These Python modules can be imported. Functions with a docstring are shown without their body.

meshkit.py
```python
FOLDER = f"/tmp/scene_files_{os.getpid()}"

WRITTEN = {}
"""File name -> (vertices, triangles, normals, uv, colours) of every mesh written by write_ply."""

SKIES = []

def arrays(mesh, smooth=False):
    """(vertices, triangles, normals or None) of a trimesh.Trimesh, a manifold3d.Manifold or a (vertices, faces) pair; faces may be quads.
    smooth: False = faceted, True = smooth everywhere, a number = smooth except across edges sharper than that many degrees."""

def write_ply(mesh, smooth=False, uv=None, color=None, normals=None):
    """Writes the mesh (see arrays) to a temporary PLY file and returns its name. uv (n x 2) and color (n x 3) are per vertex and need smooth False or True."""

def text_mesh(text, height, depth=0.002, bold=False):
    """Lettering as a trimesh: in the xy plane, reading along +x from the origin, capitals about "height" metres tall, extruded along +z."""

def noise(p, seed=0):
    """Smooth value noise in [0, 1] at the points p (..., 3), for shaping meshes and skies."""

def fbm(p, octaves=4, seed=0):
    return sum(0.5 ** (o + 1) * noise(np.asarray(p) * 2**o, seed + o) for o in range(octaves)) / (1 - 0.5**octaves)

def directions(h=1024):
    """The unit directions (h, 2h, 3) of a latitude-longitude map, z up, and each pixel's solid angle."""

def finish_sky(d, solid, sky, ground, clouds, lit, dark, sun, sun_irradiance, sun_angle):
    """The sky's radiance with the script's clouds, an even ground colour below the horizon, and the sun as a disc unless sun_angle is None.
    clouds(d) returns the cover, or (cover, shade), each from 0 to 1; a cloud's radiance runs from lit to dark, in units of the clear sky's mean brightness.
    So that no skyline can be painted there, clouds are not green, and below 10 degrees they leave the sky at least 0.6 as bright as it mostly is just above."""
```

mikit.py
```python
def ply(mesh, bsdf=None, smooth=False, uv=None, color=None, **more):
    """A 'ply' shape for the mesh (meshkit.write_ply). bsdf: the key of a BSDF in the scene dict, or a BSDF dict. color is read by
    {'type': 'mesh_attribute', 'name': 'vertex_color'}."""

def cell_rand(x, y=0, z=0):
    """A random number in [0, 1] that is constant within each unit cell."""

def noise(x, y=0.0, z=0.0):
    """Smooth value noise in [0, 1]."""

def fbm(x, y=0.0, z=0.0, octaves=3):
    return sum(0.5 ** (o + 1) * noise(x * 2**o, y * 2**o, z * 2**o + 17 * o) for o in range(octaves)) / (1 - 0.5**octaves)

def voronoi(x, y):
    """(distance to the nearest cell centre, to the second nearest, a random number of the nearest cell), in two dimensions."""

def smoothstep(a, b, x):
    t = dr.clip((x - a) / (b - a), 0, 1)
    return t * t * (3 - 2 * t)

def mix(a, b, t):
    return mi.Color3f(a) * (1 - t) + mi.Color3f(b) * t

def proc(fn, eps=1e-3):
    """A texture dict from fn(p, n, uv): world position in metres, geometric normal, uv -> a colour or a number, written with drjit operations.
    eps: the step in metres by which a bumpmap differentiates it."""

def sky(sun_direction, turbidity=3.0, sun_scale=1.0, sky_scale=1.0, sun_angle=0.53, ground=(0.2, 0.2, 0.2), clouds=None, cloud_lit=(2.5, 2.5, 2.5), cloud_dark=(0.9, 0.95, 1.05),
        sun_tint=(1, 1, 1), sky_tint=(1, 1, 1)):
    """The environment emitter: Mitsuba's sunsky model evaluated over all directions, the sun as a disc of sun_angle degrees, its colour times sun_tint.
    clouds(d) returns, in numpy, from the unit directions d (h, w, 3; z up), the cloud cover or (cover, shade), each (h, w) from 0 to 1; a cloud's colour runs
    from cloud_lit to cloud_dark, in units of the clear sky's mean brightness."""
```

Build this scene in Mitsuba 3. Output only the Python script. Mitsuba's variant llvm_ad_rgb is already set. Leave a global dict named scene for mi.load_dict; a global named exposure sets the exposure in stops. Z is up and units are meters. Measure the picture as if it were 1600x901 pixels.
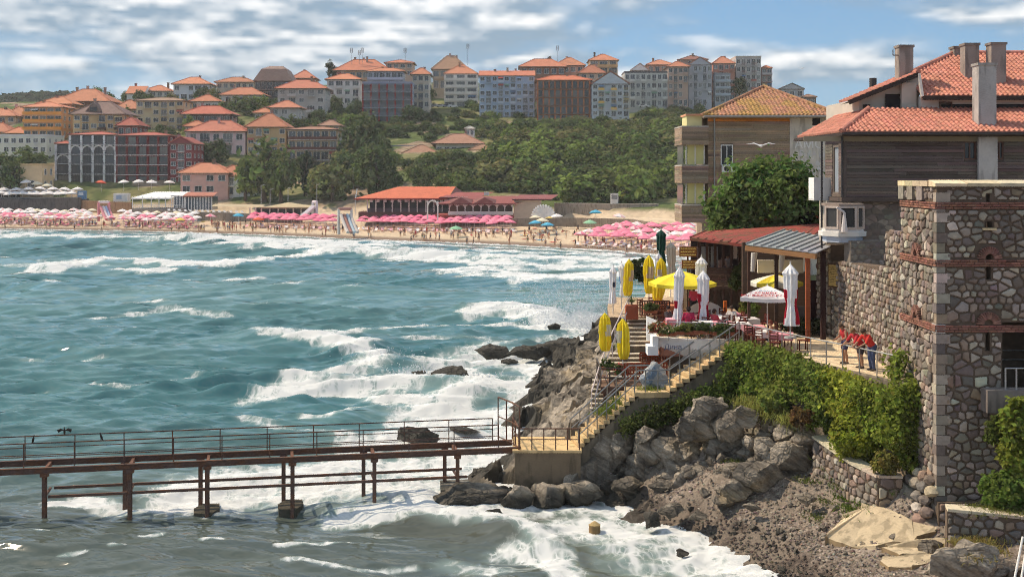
import math, random, numpy as np, trimesh, mitsuba as mi, drjit as dr, mikit, meshkit, manifold3d, shapely
from shapely.geometry import Polygon, LineString, Point, box as sbox
from scipy.spatial import cKDTree, Voronoi, ConvexHull
from scipy.interpolate import LinearNDInterpolator, NearestNDInterpolator
from scipy.ndimage import gaussian_filter
T = mi.ScalarTransform4f
rng = np.random.default_rng(7); random.seed(7)
scene, labels = {'type': 'scene'}, {}

# ---------------------------------------------------------------- camera, sky, exposure
F, HY, EYE = 1931.0, 272.0, 14.5           # focal length in pixels of the 1600 px photograph, its horizon row, eye height
scene['camera'] = {'type': 'perspective', 'fov': math.degrees(2 * math.atan(800 / F)), 'fov_axis': 'x', 'near_clip': 0.5, 'far_clip': 6000.0,
                   'principal_point_offset_y': (450.5 - HY) / 901, 'to_world': T().look_at(origin=[0, 0, EYE], target=[0, 10, EYE], up=[0, 0, 1])}
exposure = 1.62


def cloud_cover(d):
    """Rows of broken cumulus, flatter and closer towards the horizon, with lit tops and blue grey bases."""
    el = np.degrees(np.arcsin(np.clip(d[..., 2], -1, 1))); az = np.degrees(np.arctan2(d[..., 0], d[..., 1]))
    e = 26 * np.log1p(np.maximum(el, 0) / 9.0)
    p = np.stack([az * .115 + 11, e * .31 + az * .010, az * 0 + 3.3], -1); q = p + .55 * np.stack([meshkit.fbm(p * 1.6, 3, 31), meshkit.fbm(p * 1.6 + 5, 3, 37), az * 0], -1)
    a = meshkit.fbm(q, 5, 3); up = meshkit.fbm(q + np.array([-.10, .16, 0]), 5, 3); fine = meshkit.fbm(np.stack([az * .75, e * 1.5, az * 0 + 2], -1) + q, 5, 8)
    cov = np.clip((a - .37) / .18, 0, 1); lit = np.clip((a - up) * 6.0 + .26 + (fine - .5) * 2.3 + (a - .5) * 1.5, 0, 1)
    return cov * .92, 1 - lit ** 1.2


SUN = (-0.62, 0.20, 0.74)
scene['sky'] = mikit.sky(SUN, turbidity=3, clouds=cloud_cover, cloud_lit=(3.9, 3.9, 3.85), cloud_dark=(1.05, 1.46, 1.86), sky_tint=(.84, 1.04, 1.10), sun_scale=.95)

# thin sea air: far things fade a little
scene['air'] = {'type': 'homogeneous', 'albedo': {'type': 'rgb', 'value': [.95, .96, .97]}, 'sigma_t': 0.00016}
scene['camera']['medium'] = {'type': 'ref', 'id': 'air'}
scene['haze'] = {'type': 'cube', 'to_world': T().translate([0, 690, 53.5]).scale([1150, 760, 57]), 'bsdf': {'type': 'null'}, 'interior': {'type': 'ref', 'id': 'air'}}
labels['haze'] = {'kind': 'stuff', 'label': 'thin bluish sea haze over the bay and the town', 'category': 'haze'}

# ---------------------------------------------------------------- helpers
def at(px, py, D): return np.array([(px - 800) / F * D, D, EYE - (py - HY) / F * D])
def atz(px, py, z): D = (EYE - z) * F / (py - HY); return np.array([(px - 800) / F * D, D, z])
def lin(r, g, b):
    v = np.array([r, g, b]) / 255.0
    return tuple(np.where(v <= .04045, v / 12.92, ((v + .055) / 1.055) ** 2.4))
def shift(c, k): return tuple(np.clip(np.array(c) * k, .01, .97))
def mute(c, k=.28): c = np.array(c); return tuple(c * (1 - k) + c.mean() * k)
def vary(c, s=.12): return tuple(np.clip(np.array(c) * (1 + rng.normal(0, s)) * (1 + rng.normal(0, s * .3, 3)), .012, .95))
def enc(c):
    c = np.clip(np.asarray(c, float), .012, .975)
    return np.stack([np.floor(c[..., 1] * 255) + c[..., 0], c[..., 2]], -1)


class MB:
    """Collects coloured faces; colours ride along as uv and are decoded by the materials."""
    def __init__(s): s.V, s.F, s.C, s.n = [], [], [], 0
    def add(s, v, f, c):
        v = np.asarray(v, float)
        if isinstance(f, list): q = [t for t in f if len(t) == 4]; f = np.array([t for t in f if len(t) == 3] + [t for a in q for t in ((a[0], a[1], a[2]), (a[0], a[2], a[3]))], int)
        f = np.asarray(f, int)
        if f.shape[1] == 4: f = np.vstack([f[:, [0, 1, 2]], f[:, [0, 2, 3]]]); c = np.vstack([c, c]) if np.ndim(c) == 2 else c
        s.V.append(v); s.F.append(f + s.n); s.C.append(np.broadcast_to(np.asarray(c, float), (len(f), 3))); s.n += len(v); return s
    Q = np.array([[0, 1, 3, 2], [4, 6, 7, 5], [0, 4, 5, 1], [2, 3, 7, 6], [0, 2, 6, 4], [1, 5, 7, 3]])
    S = np.array([[a, b, c] for a in (-1, 1) for b in (-1, 1) for c in (-1, 1)], float)
    def box(s, x0, x1, y0, y1, z0, z1, c):
        return s.add((s.S * .5 + .5) * [x1 - x0, y1 - y0, z1 - z0] + [x0, y0, z0], s.Q, c)
    def obox(s, o, u, v, w, c):                                  # centre and three half axes
        return s.add(np.asarray(o) + s.S @ np.array([u, v, w]), s.Q, c)
    def bar(s, a, b, w, h, c):
        a, b = np.asarray(a, float), np.asarray(b, float); d = b - a; L = np.linalg.norm(d); d = d / L
        side = np.cross(d, [0, 0, 1.0]); side = side / np.linalg.norm(side) if np.linalg.norm(side) > 1e-6 else np.array([1.0, 0, 0])
        return s.obox((a + b) / 2, d * L / 2, side * w / 2, np.cross(side, d) * h / 2, c)
    def tube(s, a, b, r0, r1=None, n=6, c=(.5, .5, .5)):
        a, b = np.asarray(a, float), np.asarray(b, float); r1 = r0 if r1 is None else r1; d = (b - a) / np.linalg.norm(b - a)
        u = np.cross(d, [0, 0, 1.0] if abs(d[2]) < .9 else [1.0, 0, 0]); u /= np.linalg.norm(u); w = np.cross(d, u)
        t = np.arange(n) * 2 * np.pi / n; ring = np.cos(t)[:, None] * u + np.sin(t)[:, None] * w; i = np.arange(n); j = (i + 1) % n
        s.add(np.vstack([a + ring * r0, b + ring * r1]), np.stack([i, j, j + n, i + n], 1), c)
        return s.add(np.vstack([b + ring * r1, [b], a + ring * r0, [a]]), np.vstack([np.stack([i, j, i * 0 + n], 1), np.stack([j + n + 1, i + n + 1, i * 0 + 2 * n + 1], 1)]), c)
    def prism(s, poly, z0, z1, c, ctop=None):                    # polygon in x, y
        p = np.asarray(poly, float); n = len(p); i = np.arange(n); j = (i + 1) % n
        if np.sum(p[i, 0] * p[j, 1] - p[j, 0] * p[i, 1]) < 0: p = p[::-1]
        z0, z1 = np.broadcast_to(z0, n), np.broadcast_to(z1, n)
        v = np.vstack([np.c_[p, z0], np.c_[p, z1]]); s.add(v, np.stack([i, j, j + n, i + n], 1), c)
        tv, tf = trimesh.creation.triangulate_polygon(Polygon(p), engine='earcut')
        k = cKDTree(p).query(tv)[1]; tf = k[tf]
        cr = (p[tf[:, 1]] - p[tf[:, 0]]); cs = (p[tf[:, 2]] - p[tf[:, 0]]); flip = cr[:, 0] * cs[:, 1] - cr[:, 1] * cs[:, 0] < 0
        tf[flip] = tf[flip][:, ::-1]
        s.add(v, tf + n, c if ctop is None else ctop); return s.add(v, tf[:, ::-1], c)
    def cat(s, o, M=None):
        V = np.vstack(o.V); V = V if M is None else V @ np.asarray(M)[:3, :3].T + np.asarray(M)[:3, 3]
        s.V.append(V); s.F += [f + s.n for f in o.F]; s.C += o.C; s.n += len(V); return s
    def move(s, M):
        M = np.asarray(M); s.V = [v @ M[:3, :3].T + M[:3, 3] for v in s.V]; return s
    def shape(s, bsdf, tw=None):
        V, Fc, C = np.vstack(s.V), np.vstack(s.F), np.vstack(s.C)
        d = mikit.ply((V[Fc].reshape(-1, 3), np.arange(3 * len(Fc)).reshape(-1, 3)), bsdf, uv=np.repeat(enc(C), 3, 0))
        if tw is not None: d['to_world'] = tw
        return d


def rotz(a, t=(0, 0, 0), s=1.0):
    c, n = math.cos(a), math.sin(a); M = np.eye(4); M[:3, :3] = np.array([[c, -n, 0], [n, c, 0], [0, 0, 1]]) * (np.ones(3) * s); M[:3, 3] = t; return M
def frame(o, u, v, w): M = np.eye(4); M[:3, 0], M[:3, 1], M[:3, 2], M[:3, 3] = u, v, w, o; return M
used = {}
def new(name):
    n = used.get(name, 0); used[name] = n + 1
    return name if n == 0 else f'{name}_{n:03d}'
def tag(key, label=None, cat=None, group=None, kind=None):
    labels[key] = {k: v for k, v in (('label', label), ('category', cat), ('group', group), ('kind', kind)) if v}; return key
def thing(name, label, cat, group=None): return tag(new(name), label, cat, group)
def part(parent, name, mb, bsdf='matte', label=None, kind=None, tw=None):
    key = new(parent + '__' + name); scene[key] = mb.shape(bsdf) if isinstance(mb, MB) else dict(mb)
    if tw is not None: scene[key]['to_world'] = T(np.asarray(tw).tolist())
    if label or kind: tag(key, label, None, None, kind)
    return key
def solo(name, mb, bsdf, label, cat, group=None, kind=None, tw=None):
    key = new(name); scene[key] = mb.shape(bsdf) if isinstance(mb, MB) else dict(mb)
    if tw is not None: scene[key]['to_world'] = T(np.asarray(tw).tolist())
    return tag(key, label, cat, group, kind)
def struct(name, shape, label=None): key = new(name); scene[key] = shape; tag(key, label, None, None, 'structure'); return key

# ---------------------------------------------------------------- materials
N3, FB, SM = mikit.noise, mikit.fbm, mikit.smoothstep
def dec(uv): f = dr.floor(uv.x); return mi.Color3f(uv.x - f, f / 255.0, uv.y)
def princ(fn, rough, spec=.3, **kw): return {'type': 'twosided', 'bsdf': {'type': 'principled', 'base_color': mikit.proc(fn), 'roughness': rough, 'specular': spec, **kw}}
def grain(amp, sc, amp2=0, sc2=1): return lambda p, n, uv: dec(uv) * (1 + amp * (FB(p.x * sc, p.y * sc, p.z * sc, 3) - .5) * 2 + (amp2 * (N3(p.x * sc2, p.y * sc2, p.z * sc2) - .5) * 2 if amp2 else 0))
scene['matte'] = princ(grain(.12, 1.7, .06, 14), .9, .2)
scene['plaster'] = princ(grain(.16, .45, .06, 3.1), .95, .15)
scene['satin'] = princ(lambda p, n, uv: dec(uv), .45, .4)
scene['gloss'] = princ(lambda p, n, uv: dec(uv), .12, .6)
scene['steel'] = princ(grain(.15, 6), .38, .5, metallic=.75)
scene['fabric'] = princ(grain(.05, 5), .85, .2, sheen=.3)
scene['skin'] = princ(lambda p, n, uv: dec(uv), .6, .3)
def rust_c(p, n, uv):
    a = FB(p.x * 3.1, p.y * 3.1, p.z * 5.0, 4); return mikit.mix(dec(uv), mi.Color3f(.15, .068, .038), SM(.46, .62, a)) * (.75 + .5 * N3(p.x * 17, p.y * 17, p.z * 17))
scene['rusty'] = princ(rust_c, .75, .35)
def tile_c(p, n, uv):
    a = FB(p.x * .8, p.y * .8, p.z * .8, 3); b = N3(p.x * 5.3, p.y * 5.3, p.z * 5.3)
    return dec(uv) * (.78 + .30 * a + .24 * b)
scene['tile'] = princ(tile_c, .72, .3)
def lichen_c(p, n, uv):
    a = FB(p.x * 1.1, p.y * .9, p.z * 1.1, 4); return mikit.mix(dec(uv), mi.Color3f(.38, .27, .06), SM(.42, .66, a) * .55) * (.75 + .5 * N3(p.x * 6.3, p.y * 6.3, p.z * 6.3))
scene['lichen_tile'] = princ(lichen_c, .85, .2)
def stone_c(p, n, uv):
    a = FB(p.x * 7, p.y * 7, p.z * 7, 4); b = FB(p.x * 1.3 + 5, p.y * 1.3, p.z * 1.3, 2)
    return dec(uv) * (.62 + .60 * a + .2 * b)
scene['stone'] = princ(stone_c, .9, .25)
def wood_c(p, n, uv):
    a = FB(p.x * .9, p.y * 9, p.z * 26, 3); b = FB(p.x * 1.1, p.y * 1.1, p.z * .6 + 3, 3)
    return dec(uv) * (.55 + .55 * a + .35 * b)
scene['wood'] = princ(wood_c, .85, .2)
def conc_c(p, n, uv):
    a = FB(p.x * 1.9, p.y * 1.9, p.z * 1.2, 4); st = SM(.50, .70, FB(p.x * 4, p.y * 4, p.z * .7 + 3, 3)); b = N3(p.x * 21, p.y * 21, p.z * 21)
    weed = SM(1.15, .35, p.z + (FB(p.x * 2.3, p.y * 2.3, p.z * 2.3, 3) - .5) * 1.4)      # tide mark of weed on what stands in the sea
    return mikit.mix(dec(uv) * (.70 + .45 * a + .15 * b) * (1 - .32 * st), mi.Color3f(.045, .042, .030), weed * .85)
scene['concrete'] = princ(conc_c, .92, .2)
def rock_c(p, n, uv):
    t = p.x * .55 + p.z * .9 + p.y * .25
    a = FB(p.x * .9, p.y * .9, p.z * .9, 5); s = FB(p.x * 1.2, p.y * 1.2, t * 7, 4); g = N3(p.x * 19, p.y * 19, p.z * 19)
    c = mikit.mix(mi.Color3f(.125, .107, .086), mi.Color3f(.33, .285, .228), SM(.34, .66, a * .75 + s * .25))
    c = mikit.mix(c, mi.Color3f(.33, .25, .14), SM(.55, .75, FB(p.x * .7 + 9, p.y * .7, p.z * .7, 3)) * .55)
    wet = 1 - SM(.35, 1.25, p.z - 1.3 * SM(59, 70, p.y) + (a - .5) * 1.2)                # rock that the waves wash stays wet and weedy
    return mikit.mix(c, mi.Color3f(.030, .029, .024), wet * .9) * (.72 + .5 * g) * (.76 + .5 * s)
def rock_h(p, n, uv):
    t = p.x * .55 + p.z * .9 + p.y * .25
    w = FB(p.x * 1.5, p.y * 1.5, p.z * 1.5, 2) * 1.2; a1, a2, k = mikit.voronoi((p.x + p.z * .5) * 2.1 + w, (p.y * .8 + p.z * .9) * 2.1 + w)
    return FB(p.x * 3.6, p.y * 3.6, p.z * 3.6 + t * .4, 4) * .40 + FB(p.x * 12, p.y * 12, p.z * 12, 2) * .14 + .30 * SM(0, .13, a2 - a1) + .18 * k
scene['rock'] = {'type': 'twosided', 'bsdf': {'type': 'bumpmap', 'arbitrary': mikit.proc(rock_h, eps=.02), 'scale': .20,
                 'bsdf': {'type': 'principled', 'base_color': mikit.proc(rock_c), 'roughness': .72, 'specular': .35}}}
def leafmat(rough=.45, trans=1.0): return {'type': 'principledthin', 'base_color': mikit.proc(grain(.10, 1.1)), 'roughness': rough, 'diff_trans': trans, 'eta': 1.4}
scene['leaf'] = leafmat()
scene['far_leaf'] = leafmat(.8, .6)

# ---------------------------------------------------------------- leaves and crowns
def leaf_quads(P, size, cols, up=.35, out=None, r=rng, aspect=1.6):
    n = len(P); N = r.normal(size=(n, 3)); N /= np.linalg.norm(N, axis=1, keepdims=True)
    N = N + [0, 0, up * 1.5] + (0 if out is None else out * .8); N /= np.linalg.norm(N, axis=1, keepdims=True)
    A = np.cross(N, r.normal(size=(n, 3))); A /= np.linalg.norm(A, axis=1, keepdims=True); B = np.cross(N, A)
    s = (size * r.uniform(.6, 1.35, n))[:, None]
    V = np.stack([P - A * s * aspect * .5, P - B * s * .5 + N * s * .12, P + A * s * aspect * .5, P + B * s * .5 + N * s * .12], 1).reshape(-1, 3)
    k = np.arange(n)[:, None] * 4; Fc = np.stack([np.c_[k, k + 1, k + 2], np.c_[k, k + 2, k + 3]], 1).reshape(-1, 3)
    return V, Fc, np.repeat(cols, 2, 0)
def crown_mb(R, nclump, per, size, base, spread=.25, r=rng, shell=.55, cvar=.16, clr=.3):
    """Clumps of leaves through an uneven ellipsoid of radii R about the origin."""
    mb = MB(); d = r.normal(size=(nclump, 3)); d /= np.linalg.norm(d, axis=1, keepdims=True)
    rad = shell + (1 - shell) * r.random(nclump) ** .7; rad *= .82 + .36 * meshkit.noise(d * 1.7 + r.uniform(0, 50), 3)
    c = d * rad[:, None] * np.asarray(R); cc = np.array([vary(base, cvar) for _ in range(nclump)])
    P = np.repeat(c, per, 0) + r.normal(size=(nclump * per, 3)) * np.mean(R) * clr * .62
    col = np.clip(np.repeat(cc, per, 0) * r.normal(1, .14, (len(P), 1)), .012, .9)
    o = P / np.asarray(R); o /= np.linalg.norm(o, axis=1, keepdims=True) + 1e-9
    return mb.add(*leaf_quads(P, size, col, out=o, r=r))
G_DARK, G_MID, G_OLIVE, G_LIGHT, G_YEL = (.095, .130, .052), (.130, .175, .060), (.170, .185, .080), (.19, .25, .07), (.26, .28, .045)
# ================================================================ the setting: bay, beach, shore, hills
def polyd(x, y, pts):
    """Distance from points to a polyline."""
    d = np.full(np.shape(x), 1e9)
    for a, b in zip(pts[:-1], pts[1:]):
        ab = b - a; t = np.clip(((x - a[0]) * ab[0] + (y - a[1]) * ab[1]) / (ab @ ab + 1e-9), 0, 1)
        d = np.minimum(d, np.hypot(x - a[0] - t * ab[0], y - a[1] - t * ab[1]))
    return d
def w0(px, py): return atz(px, py, 0.0)[:2]
near_coast = [(9.9, 43), (9.5, 44.4), (8.9, 47.5), (6.4, 51), (4.4, 53.6), (2.4, 54.6), (-.3, 55.0), (-1.2, 60), (-.2, 66), (.6, 72), (1.3, 80), (2.9, 92), (4.6, 101), (7.4, 111), (13, 128), (20, 150), (26, 172), (31, 192)]
far_coast = [w0(px, py) for px, py in ((1075, 401), (1030, 398), (960, 392), (800, 383), (600, 375), (400, 366.5), (200, 360.5), (0, 357.5))]
far_coast += [np.array([-190, 335.0]), np.array([-320, 340.0])]
SEA = Polygon([(-320, 20), (14, 20)] + [tuple(p) for p in near_coast] + [tuple(p) for p in far_coast])
_b = np.array([SEA.exterior.interpolate(t).coords[0] for t in np.arange(0, SEA.exterior.length, .5)])
_b = _b[(_b[:, 1] > 25) & (_b[:, 0] > -300)]; _bt = cKDTree(_b)
def shore_s(x, y):
    """Signed distance to the water's edge, positive on land."""
    d = _bt.query(np.c_[np.ravel(x), np.ravel(y)])[0]
    return np.where(shapely.contains_xy(SEA, np.ravel(x), np.ravel(y)), -d, d).reshape(np.shape(x))
def grid(x0, x1, y0, y1, dx, dy):
    X, Y = np.meshgrid(np.linspace(x0, x1, int((x1 - x0) / dx) + 1), np.linspace(y0, y1, int((y1 - y0) / dy) + 1)); n, m = X.shape
    k = (np.arange(n - 1)[:, None] * m + np.arange(m - 1)).ravel()
    return X, Y, np.stack([k, k + 1, k + m + 1, k + m], 1)

# ---------------------------------------------------------------- near shore
# x, depth, height read off the photograph: pebble beach, rock slope, planted bed, terraces
N_PTS = [(11.6, 45, 1.0), (9.9, 47.5, .5), (13.2, 44.5, 1.5), (15, 43, 1.7), (13, 41, 1.2), (20, 41, 3), (12, 49, 1.4), (13.6, 47.5, 2.0), (8.1, 51.4, 1.1), (10.2, 51.3, 1.7), (12.3, 52.3, 2.9), (11.6, 51.0, 2.6), (13.1, 51.9, 2.9),
         (5.6, 55, 1.0), (7.2, 54.5, 1.4), (3.6, 54.9, .8), (2.6, 55.2, .8), (1.2, 55.4, .7), (5.0, 56.2, 2.0), (7, 56.0, 2.9), (9, 56.0, 3.7), (10.8, 55.6, 4.1), (11.4, 54.2, 3.9), (12.6, 53, 3.6), (14.2, 50.5, 3.9), (14.5, 48, 3.7), (15, 46, 3.5), (18, 46, 4),
         (.4, 57, 1.0), (3.4, 57.8, 2.4), (5, 58, 3.2), (7, 58.5, 3.9), (9.5, 58.6, 5.4), (11.5, 58, 6.2), (14.5, 54, 6.3), (17, 50, 6.4), (25, 45, 6.4), (35, 60, 6.4), (35, 80, 7), (1.4, 59.5, 2.0), (2.2, 62, 2.4), (3.4, 62, 3.0), (1.6, 66, 1.7), (3.6, 66.5, 2.6), (2.2, 70, 1.6), (4.4, 70, 2.6), (2.6, 76, 1.2),
         (4.6, 62, 3.6), (5.6, 60, 3.9), (6.8, 62, 4.2), (7, 66, 5.3), (9, 66, 6.3), (5.0, 76, 2.2), (7, 74, 4.2), (9, 76, 6.0), (4.6, 84, 1.6), (6.5, 92, 1.8), (8.5, 100, 2.6), (10, 88, 4.0), (12, 100, 3.8), (12, 112, 2.2), (18, 120, 3.6), (14, 84, 6.3), (20, 92, 7), (25, 100, 7), (35, 100, 7), (28, 120, 6), (30, 132, 6), (21, 140, 2.5), (40, 132, 6), (45, 90, 7), (50, 50, 7), (50, 135, 6), (50, 38, 5), (24, 38, 3)]
N_PTS += [(x, y, .12) for x, y in near_coast[:15]]
_np = np.array(N_PTS); X, Y, q = grid(-4, 48, 40, 136, .17, .22)
_s = shore_s(X, Y); zl = LinearNDInterpolator(_np[:, :2], _np[:, 2])(X, Y); zn = NearestNDInterpolator(_np[:, :2], _np[:, 2])(X, Y)
Z = gaussian_filter(np.where(np.isnan(zl), zn, zl), 2.0); Z = np.where(_s < 0, np.maximum(-.9, .25 * _s), Z * np.clip(_s / 1.4, 0, 1) ** .6)
peb = np.clip((1.6 - np.abs(Z - .95)) / .5, 0, 1) * np.clip((X - 4.5) / 2, 0, 1) * np.clip((55.6 - Y) / 1.0, 0, 1)      # pebble beach
peb = np.maximum(peb, ((X > 12.6) & (Y < 50)).astype(float)); rocky = (1 - peb) * np.clip((_s + 2.5) / 2, 0, 1)
bed = np.clip((X - 10.5 - (56 - Y) * .2) / .8, 0, 1) * (Z > 3.0); rocky *= 1 - bed
P3 = np.stack([X, Y, Z], -1); t = X * .55 + Y * .25
def blocks(x, y, sp, sd, tilt):
    """Broken rock: each cell of a jittered net is a block with its own height and tilt."""
    r = np.random.default_rng(sd); gx, gy = np.meshgrid(np.arange(-6, 50, sp), np.arange(38, 138, sp)); c = np.c_[gx.ravel(), gy.ravel()] + r.uniform(-.45, .45, (gx.size, 2)) * sp
    wx = x + (meshkit.fbm(np.stack([x, y, x * 0], -1) / sp * 1.3, 3, sd) - .5) * sp * .7; wy = y + (meshkit.fbm(np.stack([x, y, x * 0 + 7], -1) / sp * 1.3, 3, sd + 1) - .5) * sp * .7
    k = cKDTree(c).query(np.c_[wx.ravel(), wy.ravel()])[1]; h = r.normal(0, 1, len(c)); g = r.normal(0, 1, (len(c), 2)) * tilt + [-.35 * tilt, .2 * tilt]
    return (h[k] * sp * .25 + g[k, 0] * (x.ravel() - c[k, 0]) + g[k, 1] * (y.ravel() - c[k, 1])).reshape(x.shape)
far_rock = np.clip((Y - 57) / 6, 0, 1) * np.clip((9 - X + (Y - 75) * .12) / 2, 0, 1)
Z = Z + rocky * (blocks(X, Y, 2.3, 3, .40) * .85 + blocks(X, Y, .95, 5, .50) * .75 + blocks(X, Y, .42, 9, .5) * .55 + (meshkit.fbm(P3 * 2.7, 3, 8) - .5) * .30) * (.50 + .12 * far_rock) * np.clip((_s + 2.5) / 2.5, 0, 1)
Z += (1 - rocky) * (meshkit.fbm(P3 * 1.9, 3, 31) - .5) * .22
terr = (X > 10.9 - (Y - 57) * .0) & (Y > 57) & (Y < 84) | ((X > 14.9) & (Y > 47.5) & (Y < 84)); Z = np.where(terr, np.minimum(Z, 6.3), Z)
def z_near(x, y):
    i = np.clip(np.round((np.asarray(y) - 40) / (96 / (Zn.shape[0] - 1))).astype(int), 0, Zn.shape[0] - 1); j = np.clip(np.round((np.asarray(x) + 4) / (52 / (Zn.shape[1] - 1))).astype(int), 0, Zn.shape[1] - 1)
    return Zn[i, j]
Zn = Z
def soil_c(p, n, uv):
    r = rock_c(p, n, uv)
    v1, v2, k = mikit.voronoi(p.x * 7.5, p.y * 7.5); u1, u2, k2 = mikit.voronoi(p.x * 15 + 3, p.y * 15)
    damp = 1 - SM(.35, 1.15, p.z + (FB(p.x * .8, p.y * .8, 1.0, 3) - .5) * 1.3)
    dry = mikit.mix(mi.Color3f(.15, .115, .09), mi.Color3f(.36, .30, .25), k) * (.55 + .6 * k2)
    wetp = mikit.mix(mi.Color3f(.060, .045, .036), mi.Color3f(.15, .115, .09), k * k) * (.6 + .6 * k2)
    g = mikit.mix(dry, wetp, damp); g = mikit.mix(g, mi.Color3f(.22, .18, .14), SM(.5, .7, FB(p.x * .6, p.y * .6, 4.0, 3)) * .6)
    gr = mikit.mix(mi.Color3f(.075, .10, .03), mi.Color3f(.15, .13, .06), FB(p.x * 2.5, p.y * 2.5, p.z, 3))
    return mikit.mix(mikit.mix(r, g, dr.clip(uv.x, 0, 1)), gr, dr.clip(uv.y, 0, 1))
scene['shore_mat'] = {'type': 'twosided', 'bsdf': {'type': 'principled', 'base_color': mikit.proc(soil_c), 'roughness': .8, 'specular': .3}}
struct('rocky_shore', mikit.ply((np.stack([X, Y, Z], -1).reshape(-1, 3), q), 'shore_mat', smooth=False, uv=np.c_[(1 - rocky).ravel() * (1 - .0 * bed.ravel()), bed.ravel()]))

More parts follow.
